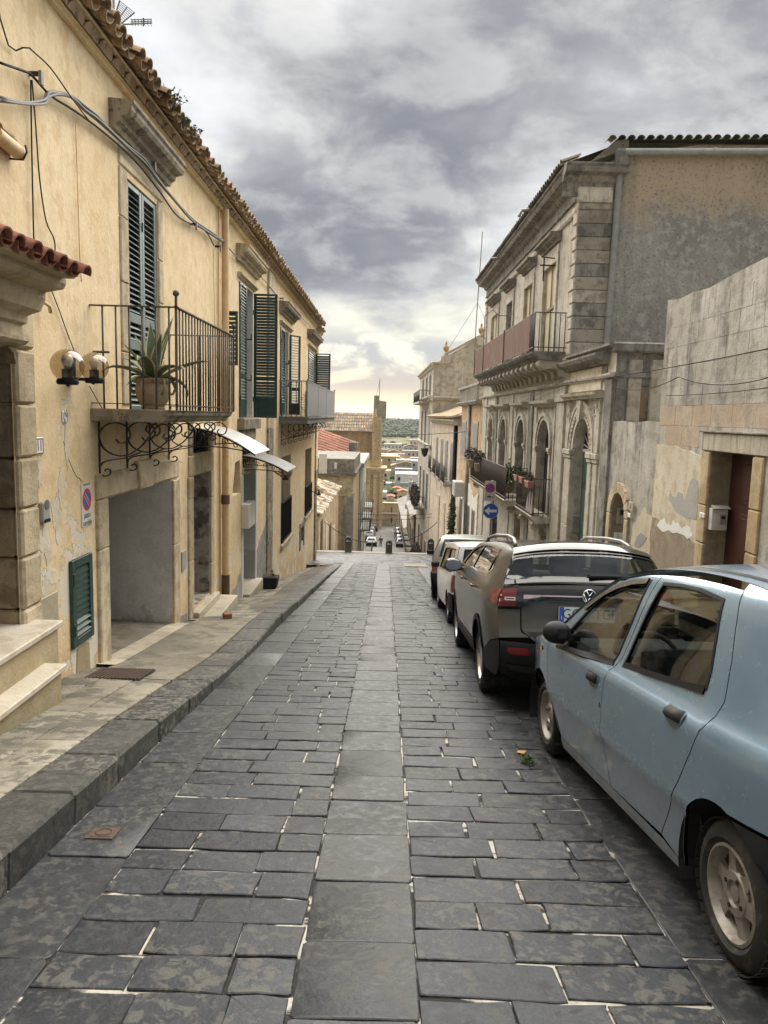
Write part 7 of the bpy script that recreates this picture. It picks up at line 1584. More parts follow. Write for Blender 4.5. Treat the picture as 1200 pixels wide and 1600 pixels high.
# church: long nave roof and bell gable
ch = thing('church', (-4, 150, -20), 'golden limestone church with a tall bell gable and a long brown tiled nave roof', 'church')
b = MB(); b.box(-22, -3.0, 147, 160, -24, -1.3); b.build('nave_wall', far_plaster('ochre nave wall', (.48, .33, .20)), ch)
b = MB(); q = [V((-24, 146.2, -1.5)), V((-2.9, 146.2, -1.5)), V((-2.9, 153, 2.1)), V((-24, 153, 2.1))]; b.quad(*q); b.quad(q[3], q[2], V((-2.9, 160, -1.5)), V((-24, 160, -1.5))); b.add([q[1], q[2], V((-2.9, 160, -1.5))], [(0, 1, 2)]); rf = b.build('roof', M_fiber, ch)
for k in range(3): f_ = k / 3; MB().box(-24, -2.9, 146.2 + 6.8 * f_ - .1, 146.2 + 6.8 * f_ + .12, -1.5 + 3.6 * f_, -1.5 + 3.6 * f_ + .12).build('roof_course', M_tall, rf)
for j in range(6):
    for i in range(44): x = -23.5 + .47 * i; piece('roof_tile', me_tc, rf, mtx((x, 146.2 + 1.13 * j, -1.46 + .6 * j), (2.0, 0, 0), V((0, .88, .47)) * 2.3, (0, -.94, 1.76)))
b = MB(); b.box(-5.4, -.85, 143.5, 150, -24, -8.2); b.build('facade', M_gold, ch)
for x0, x1, y0 in ((-5.45, -4.7, 143.2), (-3.95, -3.2, 143.2), (-2.7, -1.9, 143.1), (-1.5, -.75, 143.2)):
    MB().box(x0, x1, y0, 143.6, -22, -10.2).build('column', M_gold, ch, bev=.08); MB().box(x0 - .12, x1 + .12, y0 - .15, 143.6, -10.2, -9.5).build('capital', M_gold, ch, bev=.1)
for z0, z1, e in ((-9.5, -9.0, .2), (-9.0, -8.6, .45), (-8.6, -8.2, .7)): MB().box(-5.4 - e, -.85 + e, 143.4 - e, 150, z0, z1 - .003).build('cornice', M_gold, ch)
MB().box(-3.1, -1.35, 144, 149, -8.2, 1.2).build('upper_stage', M_gold, ch, bev=.05); MB().box(-3.3, -1.1, 143.9, 149, -7.9, -6.9).build('plinth_stage', M_gold, ch, bev=.05)
for x in (-3.0, -1.75): MB().box(x, x + .5, 143.75, 144.1, -6.9, 1.0).build('column', M_gold, ch, bev=.05)
MB().lathe([(.5, 0), (.42, .3), (.3, 1.2), (.22, 1.8), (.28, 1.95), (.001, 2.6)], (-3.6, 144, -8.2), n=12).build('finial', M_gold, ch, smooth=50); MB().lathe([(.35, 0), (.30, .3), (.2, .8), (.28, 1.1), (.001, 1.9)], (-2.5, 143.9, 1.3), n=12).build('finial', M_gold, ch, smooth=50)
MB().prism([(-2.95, 1.2), (-.95, .6), (-.55, 1.4), (-.55, 4.3), (-1.9, 4.5), (-1.9, 5.4), (-2.9, 5.4)], None, (0, 3, 0), lambda u, v: V((u, 144.2, v))).build('bell_gable', far_plaster('grey weathered gable', (.33, .29, .22)), ch)
b = MB(); b.tube([(-1.9, 145, 5.4), (-1.9, 145, 8.6)], .05, 5); b.tube([(-1.9, 145, 8.2), (-2.5, 145, 5.4)], .025, 4); b.build('mast', M_black, ch)
# retaining wall closing the street
ew = thing('retaining_wall', (.5, 152, -20), 'two-tiered pale stone wall closing the lower street beside the church', 'wall')
M_ash = far_plaster('pale ashlar', (.46, .39, .28))
for z0, z1, y0 in ((-23, -18.0, 150.5), (-18.0, -16.0, 151.3)):
    Bx(ew, 'wall', -1.0, 5, y0, y0 + 1.5, z0, z1, M_ash); Bx(ew, 'coping', -1.1, 5, y0 - .2, y0 + 1.5, z1, z1 + .2, M_tall)
    Bx(ew, 'slit', .95, 1.2, y0 - .03, y0, z1 - 1.8, z1 - .7, M_oldwood)
    for i in range(4):
        for k in range(4): Bx(ew, 'ashlar_block', -.9 + 1.3 * k + .3 * (i % 2), -.9 + 1.3 * k + 1.22 + .3 * (i % 2), y0 - .06, y0 - .001, z1 - .55 * (i + 1), z1 - .55 * i - .05, M_ash) if not (k == 1) else None
# town in the valley
TOWN = [(594, 656, 737, 755, 330, (.62, .58, .50), 'long cream school-like building with a row of square windows'), (600, 621, 754, 771, 300, (.62, .60, .57), 'white flat-roofed house left of centre below the long cream building'), (604, 626, 706, 722, 480, (.50, .34, .16), 'ochre yellow house below the wooded hill'), (629, 656, 705, 728, 470, (.52, .45, .38), 'pale pinkish house right of the ochre one'), (616, 640, 722, 735, 420, (.40, .40, .41), 'grey house with white windows above the long cream building'), (593, 606, 703, 733, 450, (.44, .40, .34), 'beige block at the left edge of the valley town'), (640, 657, 688, 704, 600, (.52, .46, .38), 'small pale house high on the right of the valley'), (600, 628, 694, 705, 590, (.60, .57, .52), 'low white house at the foot of the hill'), (594, 604, 771, 800, 232, (.62, .63, .65), 'white narrow house next to the church facade'), (605, 616, 776, 800, 226, (.55, .47, .36), 'cream house with a balcony beside the narrow white house'), (615, 626, 763, 776, 245, (.58, .42, .15), 'small bright yellow house'), (622, 638, 768, 800, 220, (.50, .40, .26), 'ochre house in front of the small yellow one'), (628, 650, 756, 770, 290, (.48, .38, .30), 'house with a terracotta roof under the long cream building'), (603, 616, 757, 772, 270, (.58, .58, .58), 'pale grey house with a white terrace'), (640, 655, 772, 795, 235, (.46, .36, .26), 'brown house at the right edge of the valley town'), (594, 600, 752, 775, 280, (.50, .34, .26), 'terracotta coloured house half hidden by the church')]
for x0, x1, yt, yb, Y, col_, lab in TOWN:
    a, c_ = YP(x0, yt, Y), YP(x1, yt, Y); zg = zland((a.x + c_.x) / 2, Y) - .5; zt = a.z; wdt = c_.x - a.x; dp = max(6, wdt * .6)
    o = thing('town_house', ((a.x + c_.x) / 2, Y, zg), lab, 'house', 'houses of the valley town'); mt = far_plaster('town render', col_, 1.1)
    Bx(o, 'wall', a.x, c_.x, Y, Y + dp, zg, zt, mt)
    if 'roof' in lab or col_[0] > col_[2] * 1.5: b = MB(); b.prism([(a.x - .3, zt), (c_.x + .3, zt), ((a.x + c_.x) / 2, zt + wdt * .16)], None, (0, dp, 0), lambda u, v: V((u, Y, v))); b.build('roof', M_tilered if Y < 400 else M_tile, o)
    else: Bx(o, 'parapet', a.x - .1, c_.x + .1, Y - .1, Y + dp, zt, zt + .5, mt)
    n = max(2, int(wdt / 2.6)); st_ = max(1, int((zt - zg) / 3.2))
    for s_ in range(st_):
        for k in range(n): xc = a.x + wdt * (k + .5) / n; zc_ = zt - 1.9 - 3.1 * s_; Bx(o, 'window', xc - .5, xc + .5, Y - .04, Y + .05, zc_ - .7, zc_ + .6, M_void)
rgt = random.Random(11); used = set()
HUES = {'white': (.62, .61, .58), 'cream': (.58, .51, .40), 'ochre': (.50, .37, .20), 'grey': (.42, .42, .42), 'pinkish': (.54, .43, .36), 'sandy': (.48, .40, .29)}
for k in range(90):
    Y = rgt.uniform(240, 640); x = rgt.uniform(-.035, .055) * Y; wide = rgt.random() < .5; wd = rgt.uniform(9, 13) if wide else rgt.uniform(5, 8); ht = rgt.choice((3.5, 6.5, 9)); hn_ = rgt.choice(list(HUES)); kd = rgt.randrange(2)
    lab = f"{'wide' if wide else 'narrow'} {hn_} {({3.5: 'one', 6.5: 'two', 9: 'three'})[ht]}-storey house with a {('flat roof', 'pitched tile roof')[kd]} among the trees of the valley"
    if lab in used: continue
    used.add(lab); zg = zland(x, Y) - .5; zt = zg + ht; dp = wd * rgt.uniform(.6, 1.1); o = thing('town_house', (x, Y, zg), lab, 'house', 'houses of the valley town'); mt = far_plaster('town render', HUES[hn_], 1.1)
    Bx(o, 'wall', x - wd / 2, x + wd / 2, Y, Y + dp, zg, zt, mt)
    if kd == 1: b = MB(); b.prism([(x - wd / 2 - .3, zt), (x + wd / 2 + .3, zt), (x, zt + wd * .17)], None, (0, dp, 0), lambda u, v_: V((u, Y, v_))); b.build('roof', M_tile if k % 2 else M_tilered, o)
    n = max(2, int(wd / 3))
    for s_ in range(int(ht / 3.2)):
        for q_ in range(n):
            if rgt.random() < .75: xc = x - wd / 2 + wd * (q_ + rgt.uniform(.35, .65)) / n; zc_ = zt - 1.8 - 3.1 * s_; Bx(o, 'window', xc - .45, xc + .45, Y - .04, Y + .05, zc_ - .6, zc_ + .6, M_void)
# wooded hillside
def leafmat(name, c1, c2, sc_=2.0):
    m, T, bs = new_mat(name); p = pos(T); n1 = T.noise(p, sc_, 5.0, .65); c = T.mix(T.smooth(n1, .35, .65), c1, c2); c = T.mix(1.0, c, T.mix(rnd(T), (.8,) * 3, (1.2,) * 3), 'MULTIPLY')
    T.put(bs.inputs['Base Color'], c); bs.inputs['Roughness'].default_value = .75; bs.inputs['Specular IOR Level'].default_value = .25; return m
M_wood = leafmat('hill woodland', (.030, .042, .016), (.070, .088, .036), .05)
ico = bmesh.new(); bmesh.ops.create_icosphere(ico, subdivisions=1, radius=1); iv = [v.co.copy() for v in ico.verts]; ifc = [tuple(v.index for v in f.verts) for f in ico.faces]; ico.free()
b = MB(); rg = random.Random(5); cnt = 0
while cnt < 6400:
    Y = rg.uniform(640, 1750) if cnt < 5000 else rg.uniform(230, 700); x = rg.uniform(-.22, .22) * Y
    dens = noise.noise((x * .008, Y * .005, 2.0)) + (.45 if Y > 900 else .0)
    if dens < rg.uniform(-.15, .35): continue
    cnt += 1; z = zland(x, Y); s = rg.uniform(1.6, 4.2) * (1 if Y > 900 else .7 if Y > 640 else .5)
    for k in range(2 if Y > 700 else 5):
        o_ = V((x + rg.uniform(-1, 1) * s, Y + rg.uniform(-1, 1) * s, z + s * rg.uniform(.3, .8))); sz = s * rg.uniform(.6, 1.0); base = len(b.v)
        b.v += [o_ + V((v.x * sz * rg.uniform(.8, 1.2), v.y * sz, v.z * sz * rg.uniform(.7, 1.1))) for v in iv]
        for f in ifc: b.f.append([base + i for i in f]); b.mi.append(0)
o = b.build('hillside_woodland', M_wood, fix=False); tag(o, 'dark green woodland covering the hill beyond the valley town', 'woodland', kind='stuff')
b = MB(); p = YP(633, 704, 820); b.lathe([(11, -2), (8, 1.2), (4, 3.2), (.01, 4.0)], p, n=20); o = b.build('earth_mound', masonry('pale quarry earth', (.50, .44, .34), (.58, .52, .42), scale=.1), smooth=True); tag(o, kind='structure')
# ------------------------------------------------------------------ things in the street and on the walls
# twin smoked globe lamp
M_smoke = glass('smoked globe', (.86, .78, .66), .16, .03)
def globe_lamp(name, wp, cs, r, label, bulbs=True, wallx=XL, plate_=None):
    o = thing(name, wp, label, 'wall lamp', 'smoked globe lamps on the cream house'); b = MB(); b.obox(wp + V((.02, 0, 0)), (.02, 0, 0), (0, .05, 0), (0, 0, .12)); b.build('wall_plate', M_black, o)
    for c in cs:
        c = V(c); b = MB(); b.tube([wp + V((.03, 0, -.08)), (wp * .35 + c * .65) - V((0, 0, r * .8)), c - V((0, 0, r + .02))], .017, 6); b.lathe([(.001, 0), (.075, 0), (.085, .02), (.075, .045), (.001, .05)], c - V((0, 0, r + .02)), n=16); b.build('arm', M_black, o, smooth=50)
        g = MB(); g.sphere(c, r, 32, 20); g.build('globe', M_smoke, o, smooth=True)
        b = MB(); b.lathe([(.001, 0), (.042, 0), (.042, .09), (.001, .09)], c - V((0, 0, r - .01)), n=12); b.build('socket', M_black, o, smooth=40)
        b = MB(); b.lathe([(.001, .09), (.022, .09), (.03, .12), (.045, .15), (.045, .17), (.03, .20), (.001, .21)], c - V((0, 0, r - .01)), n=16); b.build('bulb', M_whitep, o, smooth=True)
    return o
p1, p2 = LP(105, 571, -2.52), LP(147, 573, -2.68)
r1_ = 28.5 / FPX * p1.y
globe_lamp('wall_lamp', LP(108, 578, XL), [p1, p2], .128, 'twin smoked glass globes on a black arm beside house number 11')
p = LP(446, 737, -2.52); globe_lamp('wall_lamp', V((XL, p.y + .15, p.z + .1)), [p], .18, 'smoked glass globe hanging under the second curved canopy')
p = LP(498, 766, -2.5); globe_lamp('wall_lamp', V((XL, p.y, p.z + .1)), [V((p.x, 27.5, LP(498, 766, -2.5).z))], .17, 'smoked glass globe near the far corner of the cream house')
# small plates on the cream wall
def lplate(name, px0, py0, px1, py1, t, mat, label, cat, bev=.006):
    a, c = LP(px0, py0), LP(px1, py1); o = MB().box(XL + .001, XL + t, a.y, c.y, min(a.z, c.z), max(a.z, c.z)).build(name, mat, None, bev=bev, org=V((XL, (a.y + c.y) / 2, (a.z + c.z) / 2))); tag(o, label, cat); return o, (a.y + c.y) / 2, (a.z + c.z) / 2
LM = lambda y, z, t: mtx((XL + t, y, z), (0, 1, 0), (0, 0, 1), (1, 0, 0))
hn, y_, z_ = lplate('house_number', 52, 684, 66.5, 710, .012, M_whitep, 'white enamel house number 11 with a dark border below the twin globe lamp', 'number plate', .012); text_obj('number_text', '11', M_ink, hn, LM(y_, z_, .0135), .13, .0008, sx=.8)
b = MB()
dy_, dz_ = max(abs(v.co.y) for v in hn.data.vertices) - .012, max(abs(v.co.z) for v in hn.data.vertices) - .012
for d in (-1, 1): b.box(XL + .0125, XL + .0138, y_ - dy_, y_ + dy_, z_ + d * dz_ - .004, z_ + d * dz_ + .004); b.box(XL + .0125, XL + .0138, y_ + d * dy_ - .004, y_ + d * dy_ + .004, z_ - dz_, z_ + dz_)
b.build('number_border', M_ink, hn)
pl, y_, z_ = lplate('oval_plaque', 95.5, 642, 104.5, 660, .014, M_whitep, 'small oval white plaque with a worn emblem above the house number', 'plaque', .02)
b = MB(); b.tube([(XL + .016, y_ + .04 * math.cos(t * .4), z_ + .06 * math.sin(t * .4)) for t in range(17)], .004, 4); b.tube([(XL + .016, y_ - .02, z_ - .03), (XL + .016, y_ + .015, z_ + .0), (XL + .016, y_ - .01, z_ + .035)], .006, 4); b.build('emblem', M_greyp, pl)
ic, y_, z_ = lplate('intercom', 59, 785, 71, 813, .045, M_greyp, 'grey intercom panel on peeling plaster above the metal cover', 'intercom', .01); MB().lathe([(.001, 0), (.042, 0), (.042, .006), (.001, .008)], (XL + .045, y_, z_ + .06), (1, 0, 0), 14).build('speaker', plain('dark grille', (.14, .14, .14), .6), ic); MB().box(XL + .045, XL + .052, y_ - .05, y_ + .05, z_ - .09, z_ - .06).build('button', M_plastic, ic)
# drive-way sign
sg_, y_, z_ = lplate('driveway_sign', 125.5, 758, 143, 819, .010, plain('sign white', (.60, .60, .58), .45, var=.06), 'white driveway sign with a no-parking disc and the words passo carrabile', 'sign', .003)
def disc(b_, y, z, r0, r1, x, n=28):
    vs_ = []
    for k in range(n): t = 2 * math.pi * k / n; vs_ += [V((x, y + r0 * math.cos(t), z + r0 * math.sin(t))), V((x, y + r1 * math.cos(t), z + r1 * math.sin(t)))]
    b_.add(vs_, [(2 * k, 2 * k + 1, (2 * k + 3) % (2 * n), (2 * k + 2) % (2 * n)) for k in range(n)])
M_sred = plain('sign red', (.48, .035, .04), .4, var=.05); M_sblue = plain('sign blue', (.025, .09, .42), .4, var=.05)
zz0 = z_ + .055; b = MB(); disc(b, y_, zz0, .001, .083, XL + .0108); b.build('disc', M_sblue, sg_); b = MB(); disc(b, y_, zz0, .078, .108, XL + .0112); b.obox((XL + .0114, y_, zz0), (.0004, 0, 0), V((0, .7, -.7)) * .082, V((0, .7, .7)) * .012); b.build('red_ring', M_sred, sg_)
b = MB()
for d in (-.018, .018): b.obox((XL + .0116, y_ + d * .7, zz0 + d * .7), (.0003, 0, 0), V((0, .7, -.7)) * .076, V((0, .7, .7)) * .003)
b.build('white_bars', M_wt, sg_)
for s_, dz, sz in (('passo', -.095, .085), ('carrabile', -.17, .072), ('COMUNE DI NOTO', .20, .024)): text_obj('sign_text', s_, M_ink, sg_, LM(y_, z_ + dz, .0112), sz, .0004, sx=.82)
# agave in a handled pot on the balcony
ag = thing('potted_agave', (-2.42, 7.78, BZ), 'variegated agave with long cream edged leaves in a handled clay pot on the balcony', 'potted plant')
M_clay = masonry('weathered clay pot', (.34, .27, .18), (.43, .355, .25), (.26, .20, .135), spots=(.16, .135, .10), spthr=.6, grain=.5)
pot = MB().lathe([(.001, 0), (.115, 0), (.12, .02), (.11, .03), (.15, .09), (.175, .17), (.175, .22), (.165, .26), (.19, .285), (.195, .31), (.17, .315), (.155, .29), (.001, .285)], (-2.42, 7.78, BZ), n=32).build('pot', M_clay, ag, smooth=45)
for k in range(6): t = k * math.pi / 3 + .3; e = V((math.cos(t), math.sin(t), 0)); c = V((-2.42, 7.78, BZ)); b = MB(); b.tube([c + e * r + V((0, 0, z)) for r, z in ((.185, .29), (.215, .275), (.22, .22), (.20, .17), (.175, .155))], .014, 6); b.build('pot_handle', M_clay, pot, smooth=True)
M_agave = plain('agave green', (.085, .125, .068), .45, var=.25, vscale=5); M_agedge = plain('agave cream edge', (.52, .48, .27), .5, var=.1)
def blade(par, base, ang, tilt, L, wd, bend, twist=0.0, n=11, curl=0.0):
    b = MB(); p = V(base); h = V((math.cos(ang), math.sin(ang), 0)); el = tilt; s = V((-math.sin(ang), math.cos(ang), 0)); rows_ = []
    for i in range(n + 1):
        t = i / n; w_ = wd * (0.75 + .55 * math.sin(min(1, t * 1.25) * math.pi) ** .8 if t < .8 else 0) ; w_ = wd * max(0.02, (0.62 + 1.2 * t - 1.15 * t * t) * (1 - t ** 3.2)); d = h * math.cos(el) + V((0, 0, 1)) * math.sin(el); nn = -h * math.sin(el) + V((0, 0, 1)) * math.cos(el)
        rows_.append([p + s * w_ * q_ + nn * (abs(q_) ** 1.5 * w_ * .55) for q_ in (-1, -.78, 0, .78, 1)]); p = p + d * (L / n); el += bend / n + (curl * (t > .55)) / n
    b.v = [q_ for r_ in rows_ for q_ in r_]
    for i in range(n):
        for k in range(4): b.f.append([5 * i + k, 5 * i + k + 1, 5 * i + 6 + k, 5 * i + 5 + k]); b.mi.append(1 if k in (0, 3) else 0)
    return b.build('leaf', [M_agave, M_agedge], par, smooth=True)
c = V((-2.42, 7.78, BZ + .29))
for a, ti, L, wd, be, cu in ((2.0, 1.45, .60, .05, -.1, 0), (.6, 1.35, .55, .045, -.1, 0), (1.2, 1.2, .75, .04, -.1, 0), (3.6, 1.1, .45, .04, -.3, 0), (-1.5, .75, .62, .05, -.9, -1.2), (-2.6, .6, .52, .048, -.9, -2.2), (.55, .55, .62, .06, -.3, -.6), (1.4, .4, .5, .045, -1.0, -2.0), (.2, .35, .42, .05, -1.8, -1.5), (3.0, .9, .4, .04, -.5, 0), (-.6, .7, .5, .05, -1.0, -1.0), (-.9, 1.25, .5, .045, -.2, 0), (2.8, 1.3, .5, .04, -.2, 0), (-2.0, .35, .35, .04, -1.2, 0)): blade(ag, c + V((math.cos(a), math.sin(a), 0)) * .04, a, ti, L, wd * 1.5, be, cu and 0, curl=cu)
for k in range(10): a = random.uniform(0, 6.28); blade(ag, c + V((math.cos(a), math.sin(a), -.01)) * .07, a, random.uniform(.1, .5), random.uniform(.12, .22), .02, -1.2)
# curved canopies
M_poly = plain('white canopy sheet', (.62, .64, .66), .25, var=.06, coat=.3); M_polyg = plain('grey canopy sheet', (.10, .10, .10), .6, var=.1)
def canopy(wy0, wy1, z, out_, drop, mat, label, n=10):
    o = thing('door_canopy', V((XL, (wy0 + wy1) / 2, z)), label, 'canopy', 'curved canopies over the doors'); b = MB(); b2 = MB()
    pr = [(out_ * i / n, -drop * (i / n) ** 1.7) for i in range(n + 1)]
    for x, dz in pr: b.v += [V((XL + x, wy0, z + dz)), V((XL + x, wy1, z + dz)), V((XL + x, wy0, z + dz - .012)), V((XL + x, wy1, z + dz - .012))]
    for i in range(n): a = 4 * i; b.f += [[a, a + 1, a + 5, a + 4], [a + 2, a + 6, a + 7, a + 3], [a, a + 4, a + 6, a + 2], [a + 1, a + 3, a + 7, a + 5]]; b.mi += [0] * 4
    b.build('sheet', mat, o, smooth=40)
    for y in (wy0 + .04, wy1 - .04):
        b = MB(); b.tube([(XL + x, y, z + dz - .03) for x, dz in pr], .012, 6); b.tube([(XL + .02, y, z - .05), (XL + .02, y, z - .32)], .012, 6); b.tube([(XL + .02, y, z - .3)] + [(XL + out_ * t, y, z - .3 + .12 * t - drop * .55 * t * t) for t in (.25, .5, .75, .92)], .010, 6)
        for k in range(4): c_ = .12 + .19 * k; q = ribbon([(out_ * c_ + .055 * (1 - i / 20) * math.cos(i * .45), -.15 - drop * .30 * c_ * c_ * 2 + .055 * (1 - i / 20) * math.sin(i * .45)) for i in range(19)], .008, .006); b.add([V((XL + p_.x, y + p_.y, z + p_.z)) for p_ in q.v], q.f)
        b.build('bracket', M_iron, o)
    return o
canopy(11.2, 12.6, 1.42, .92, .37, M_poly, 'white curved canopy sheet on scrolled iron brackets over the green door'); canopy(15.0, 16.5, .80, .90, .30, M_polyg, 'grey curved canopy over the white framed doorway further on')
# air conditioner on the far balcony, meter box by the door
def ac_unit(c, ax, ay, label, w_=.8, h_=.55, d_=.28):
    c, ax, ay = V(c), V(ax), V(ay); o = thing('air_conditioner', c, label, 'air conditioner'); b = MB(); b.obox(c, ax * w_ / 2, ay * d_ / 2, V((0, 0, h_ / 2))); b.build('casing', plain('ac white', (.50, .50, .48), .5, dirt=(.35, .33, .28)), o, bev=.015)
    b = MB(); k0 = c - ay * (d_ / 2 + .006); e = V((0, 0, 1)); b.tube([k0 - ax * w_ * .12 + (ax * math.cos(i * .3142) + e * math.sin(i * .3142)) * h_ * .4 for i in range(21)], .008, 5)
    for k in range(8): b.obox(k0 - ax * w_ * .12 + e * (h_ * .8 * (k - 3.5) / 8), ax * h_ * .38, ay * .004, e * .008)
    b.build('grille', M_greyp, o); return o
ac_unit((-2.45, 24.4, CZ + .42), (1, 0, 0), (0, 1, 0), 'white slatted air conditioner standing on the grey sheet-fronted balcony', .5, .78, .3)
ac_unit(WR(38.6, -1.95, .35), RU, RO * -1, 'old white air conditioner on the wall of the orange house', 1.3, .75, .5)
mb, y_, z_ = lplate('meter_box', 376.5, 788, 387, 818, .16, M_white, 'pale meter box fixed to the white door frame under the grey canopy', 'meter box', .01)
# flower pot, brick, covers
fp = thing('flower_pot', V((-2.62, 16.9, zpv(-2.62, 16.9))), 'black square plastic flower pot with drooping yellow green leaves on the pavement', 'potted plant')
c = V((-2.62, 16.9, zpv(-2.62, 16.9))); b = MB(); vs_ = []
for h_, r_ in ((0.03, .15), (.30, .19)): vs_ += [c + V((r_ * sx, r_ * sy, h_)) for sx, sy in ((-1, -1), (1, -1), (1, 1), (-1, 1))]
b.add(vs_, [(0, 1, 2, 3), (4, 5, 6, 7), (0, 1, 5, 4), (1, 2, 6, 5), (2, 3, 7, 6), (3, 0, 4, 7)]); b.build('pot', M_plastic, fp, bev=.02); b = MB(); b.obox(c + V((0, 0, .015)), (.20, 0, 0), (0, .2, 0), (0, 0, .015)); b.build('saucer', plain('brown saucer', (.16, .09, .06), .6), fp, bev=.008)
M_leafy = leafmat('pot leaves', (.10, .12, .04), (.26, .22, .08), 12); M_leafg = leafmat('green leaves', (.030, .055, .018), (.075, .105, .035), 9); M_leafd = leafmat('dry dark leaves', (.045, .040, .030), (.10, .085, .06), 7)
def leaves(par, name, c, r, n, mat, size=.05, droop=0.0, seed=0, flat=.7):
    rg_ = random.Random(seed); b = MB()
    for k in range(n):
        d = V((rg_.gauss(0, 1), rg_.gauss(0, 1), rg_.gauss(0, 1) * flat)).normalized() * rg_.uniform(.25, 1.0) ** .6; p = V(c) + V((d.x * r[0], d.y * r[1], d.z * r[2] - droop * (d.x ** 2 + d.y ** 2)))
        a = V((rg_.gauss(0, 1), rg_.gauss(0, 1), rg_.gauss(0, .6))).normalized(); e = a.cross(V((rg_.gauss(0, 1), rg_.gauss(0, 1), rg_.gauss(0, 1)))).normalized(); s_ = size * rg_.uniform(.6, 1.4)
        b.add([p - a * s_, p + e * s_ * .38, p + a * s_, p - e * s_ * .38], [(0, 1, 2, 3)])
    return b.build(name, mat, par, fix=False)
leaves(fp, 'leaves', c + V((.03, 0, .37)), (.22, .24, .11), 240, M_leafy, .055, 1.2, 3)
br = MB().obox(V((-2.33, 10.92, zpv(-2.33, 10.92) + .045)), (.055, .02, 0), (-.025, .06, 0), (0, 0, .045)).build('brick', masonry('old brick', (.24, .12, .07), (.30, .16, .10), grain=1), None, bev=.008, org=V((-2.33, 10.92, zpv(-2.33, 10.92)))); tag(br, 'loose reddish brick lying on the pavement by the marble doorstep', 'brick')
gr = thing('drain_grate', V((-2.47, 6.84, zpv(-2.47, 6.84))), 'rusty slotted steel grate set in the pavement by the driveway', 'grate'); c = V((-2.47, 6.84, zpv(-2.47, 6.84) + .012)); M_rust = plain('rusty grate', (.075, .048, .036), .75, .3, var=.3, vscale=14)
b = MB(); b.obox(c - V((0, 0, .006)), (.26, 0, 0), US * .24, NS * .004); b.build('frame', M_under, gr)
for k in range(15): b = MB(); b.obox(c + V((-.24 + .034 * k, 0, .004)), (.011, 0, 0), US * .23, NS * .006); b.build('grate_bar', M_rust, gr)
mh = thing('water_cover', V((-1.41, 3.62, zr(3.62))), 'small rusty square water cover in the gutter stones', 'cover'); b = MB(); b.obox(V((-1.41, 3.62, zr(3.62) + .004)), (.055, 0, 0), US * .055, NS * .006); b.build('lid', M_rust, mh, bev=.004); b = MB(); b.tube([V((-1.41, 3.62, zr(3.62) + .011)) + XS * .04 * math.cos(i * .4) + US * .04 * math.sin(i * .4) for i in range(17)], .004, 4); b.obox(V((-1.41, 3.62, zr(3.62) + .003)), (.07, 0, 0), US * .07, NS * .004); b.build('ring', M_rust, mh)
wc = MB().obox(V((1.15, 28.2, zr(28.2) + .012)), (.44, 0, 0), US * 1.05, NS * .012).build('inspection_cover', M_step, None, bev=.01, org=V((1.15, 28.2, zr(28.2)))); tag(wc, 'pale rectangular inspection cover in the paving near the brow of the street', 'cover')
# television antenna and weeds on the eaves
mp = LP(178.5, 52, -3.3); an = thing('tv_antenna', V((-3.3, mp.y, 5.5)), 'grid reflector television antenna on a thin mast above the tiled eaves', 'antenna')
b = MB(); b.tube([V((-3.3, mp.y, 5.3)), V((-3.3, mp.y, mp.z + .9))], .016, 6); b.build('mast', M_steel, an)
k_ = mp.y / FPX; hub_ = LP(183, 41, -3.3); e1 = V((1, 0, 0)); 
def ap(px, py): return LP(px, py, -3.3)
b = MB()
for (a0, a1), (c0, c1) in ((((178, 28), (187, 1)), ((186, 40), (210, 20))), (((179, 42), (187, 55)), ((187, 42), (209, 76)))):
    A0, A1, C0_, C1_ = ap(*a0), ap(*a1), ap(*c0), ap(*c1)
    for i in range(11): t = i / 10; b.tube([A0 + (A1 - A0) * t, C0_ + (C1_ - C0_) * t], .0045, 4)
    b.tube([A0, A1], .009, 4); b.tube([C0_, C1_], .009, 4); b.tube([(A0 + C0_) / 2, (A1 + C1_) / 2], .007, 4)
b.build('reflector', M_under, an)
b = MB()
for dy in (0, 3.5, 7): b.tube([ap(205, 31 + dy), ap(237, 30 + dy * .9)], .006, 4); [b.tube([ap(205 + 5 * i, 29.5 + dy), ap(207 + 5 * i, 33.5 + dy)], .004, 4) for i in range(7)]
b.tube([ap(176, 39), ap(237, 36)], .009, 5); b.tube([ap(224, 28), ap(224, 41)], .008, 4); b.build('directors', M_under, an)
for px, py, s_ in ((268, 163, .20), (301, 212, .14), (286, 192, .08)):
    p = LP(px, py, XL + .36); o = thing('roof_weed', p, {268: 'larger leafy weed sprouting from the roof edge tiles', 301: 'thin weed on the roof edge farther along', 286: 'tiny sprout between the two weeds on the roof edge'}[px], 'plant', 'weeds on the eaves'); b = MB()
    for k in range(7): b.tube([p - V((0, 0, .08)), p + V((random.uniform(-.3, .6), random.uniform(-.8, .8), random.uniform(.2, .9))) * s_], .004, 4)
    b.build('stem', M_leafd, o); leaves(o, 'leaves', p + V((.03, 0, .4 * s_)), (s_ * .7, s_ * .9, s_ * .5), 60, M_leafg, .022, 0, px)
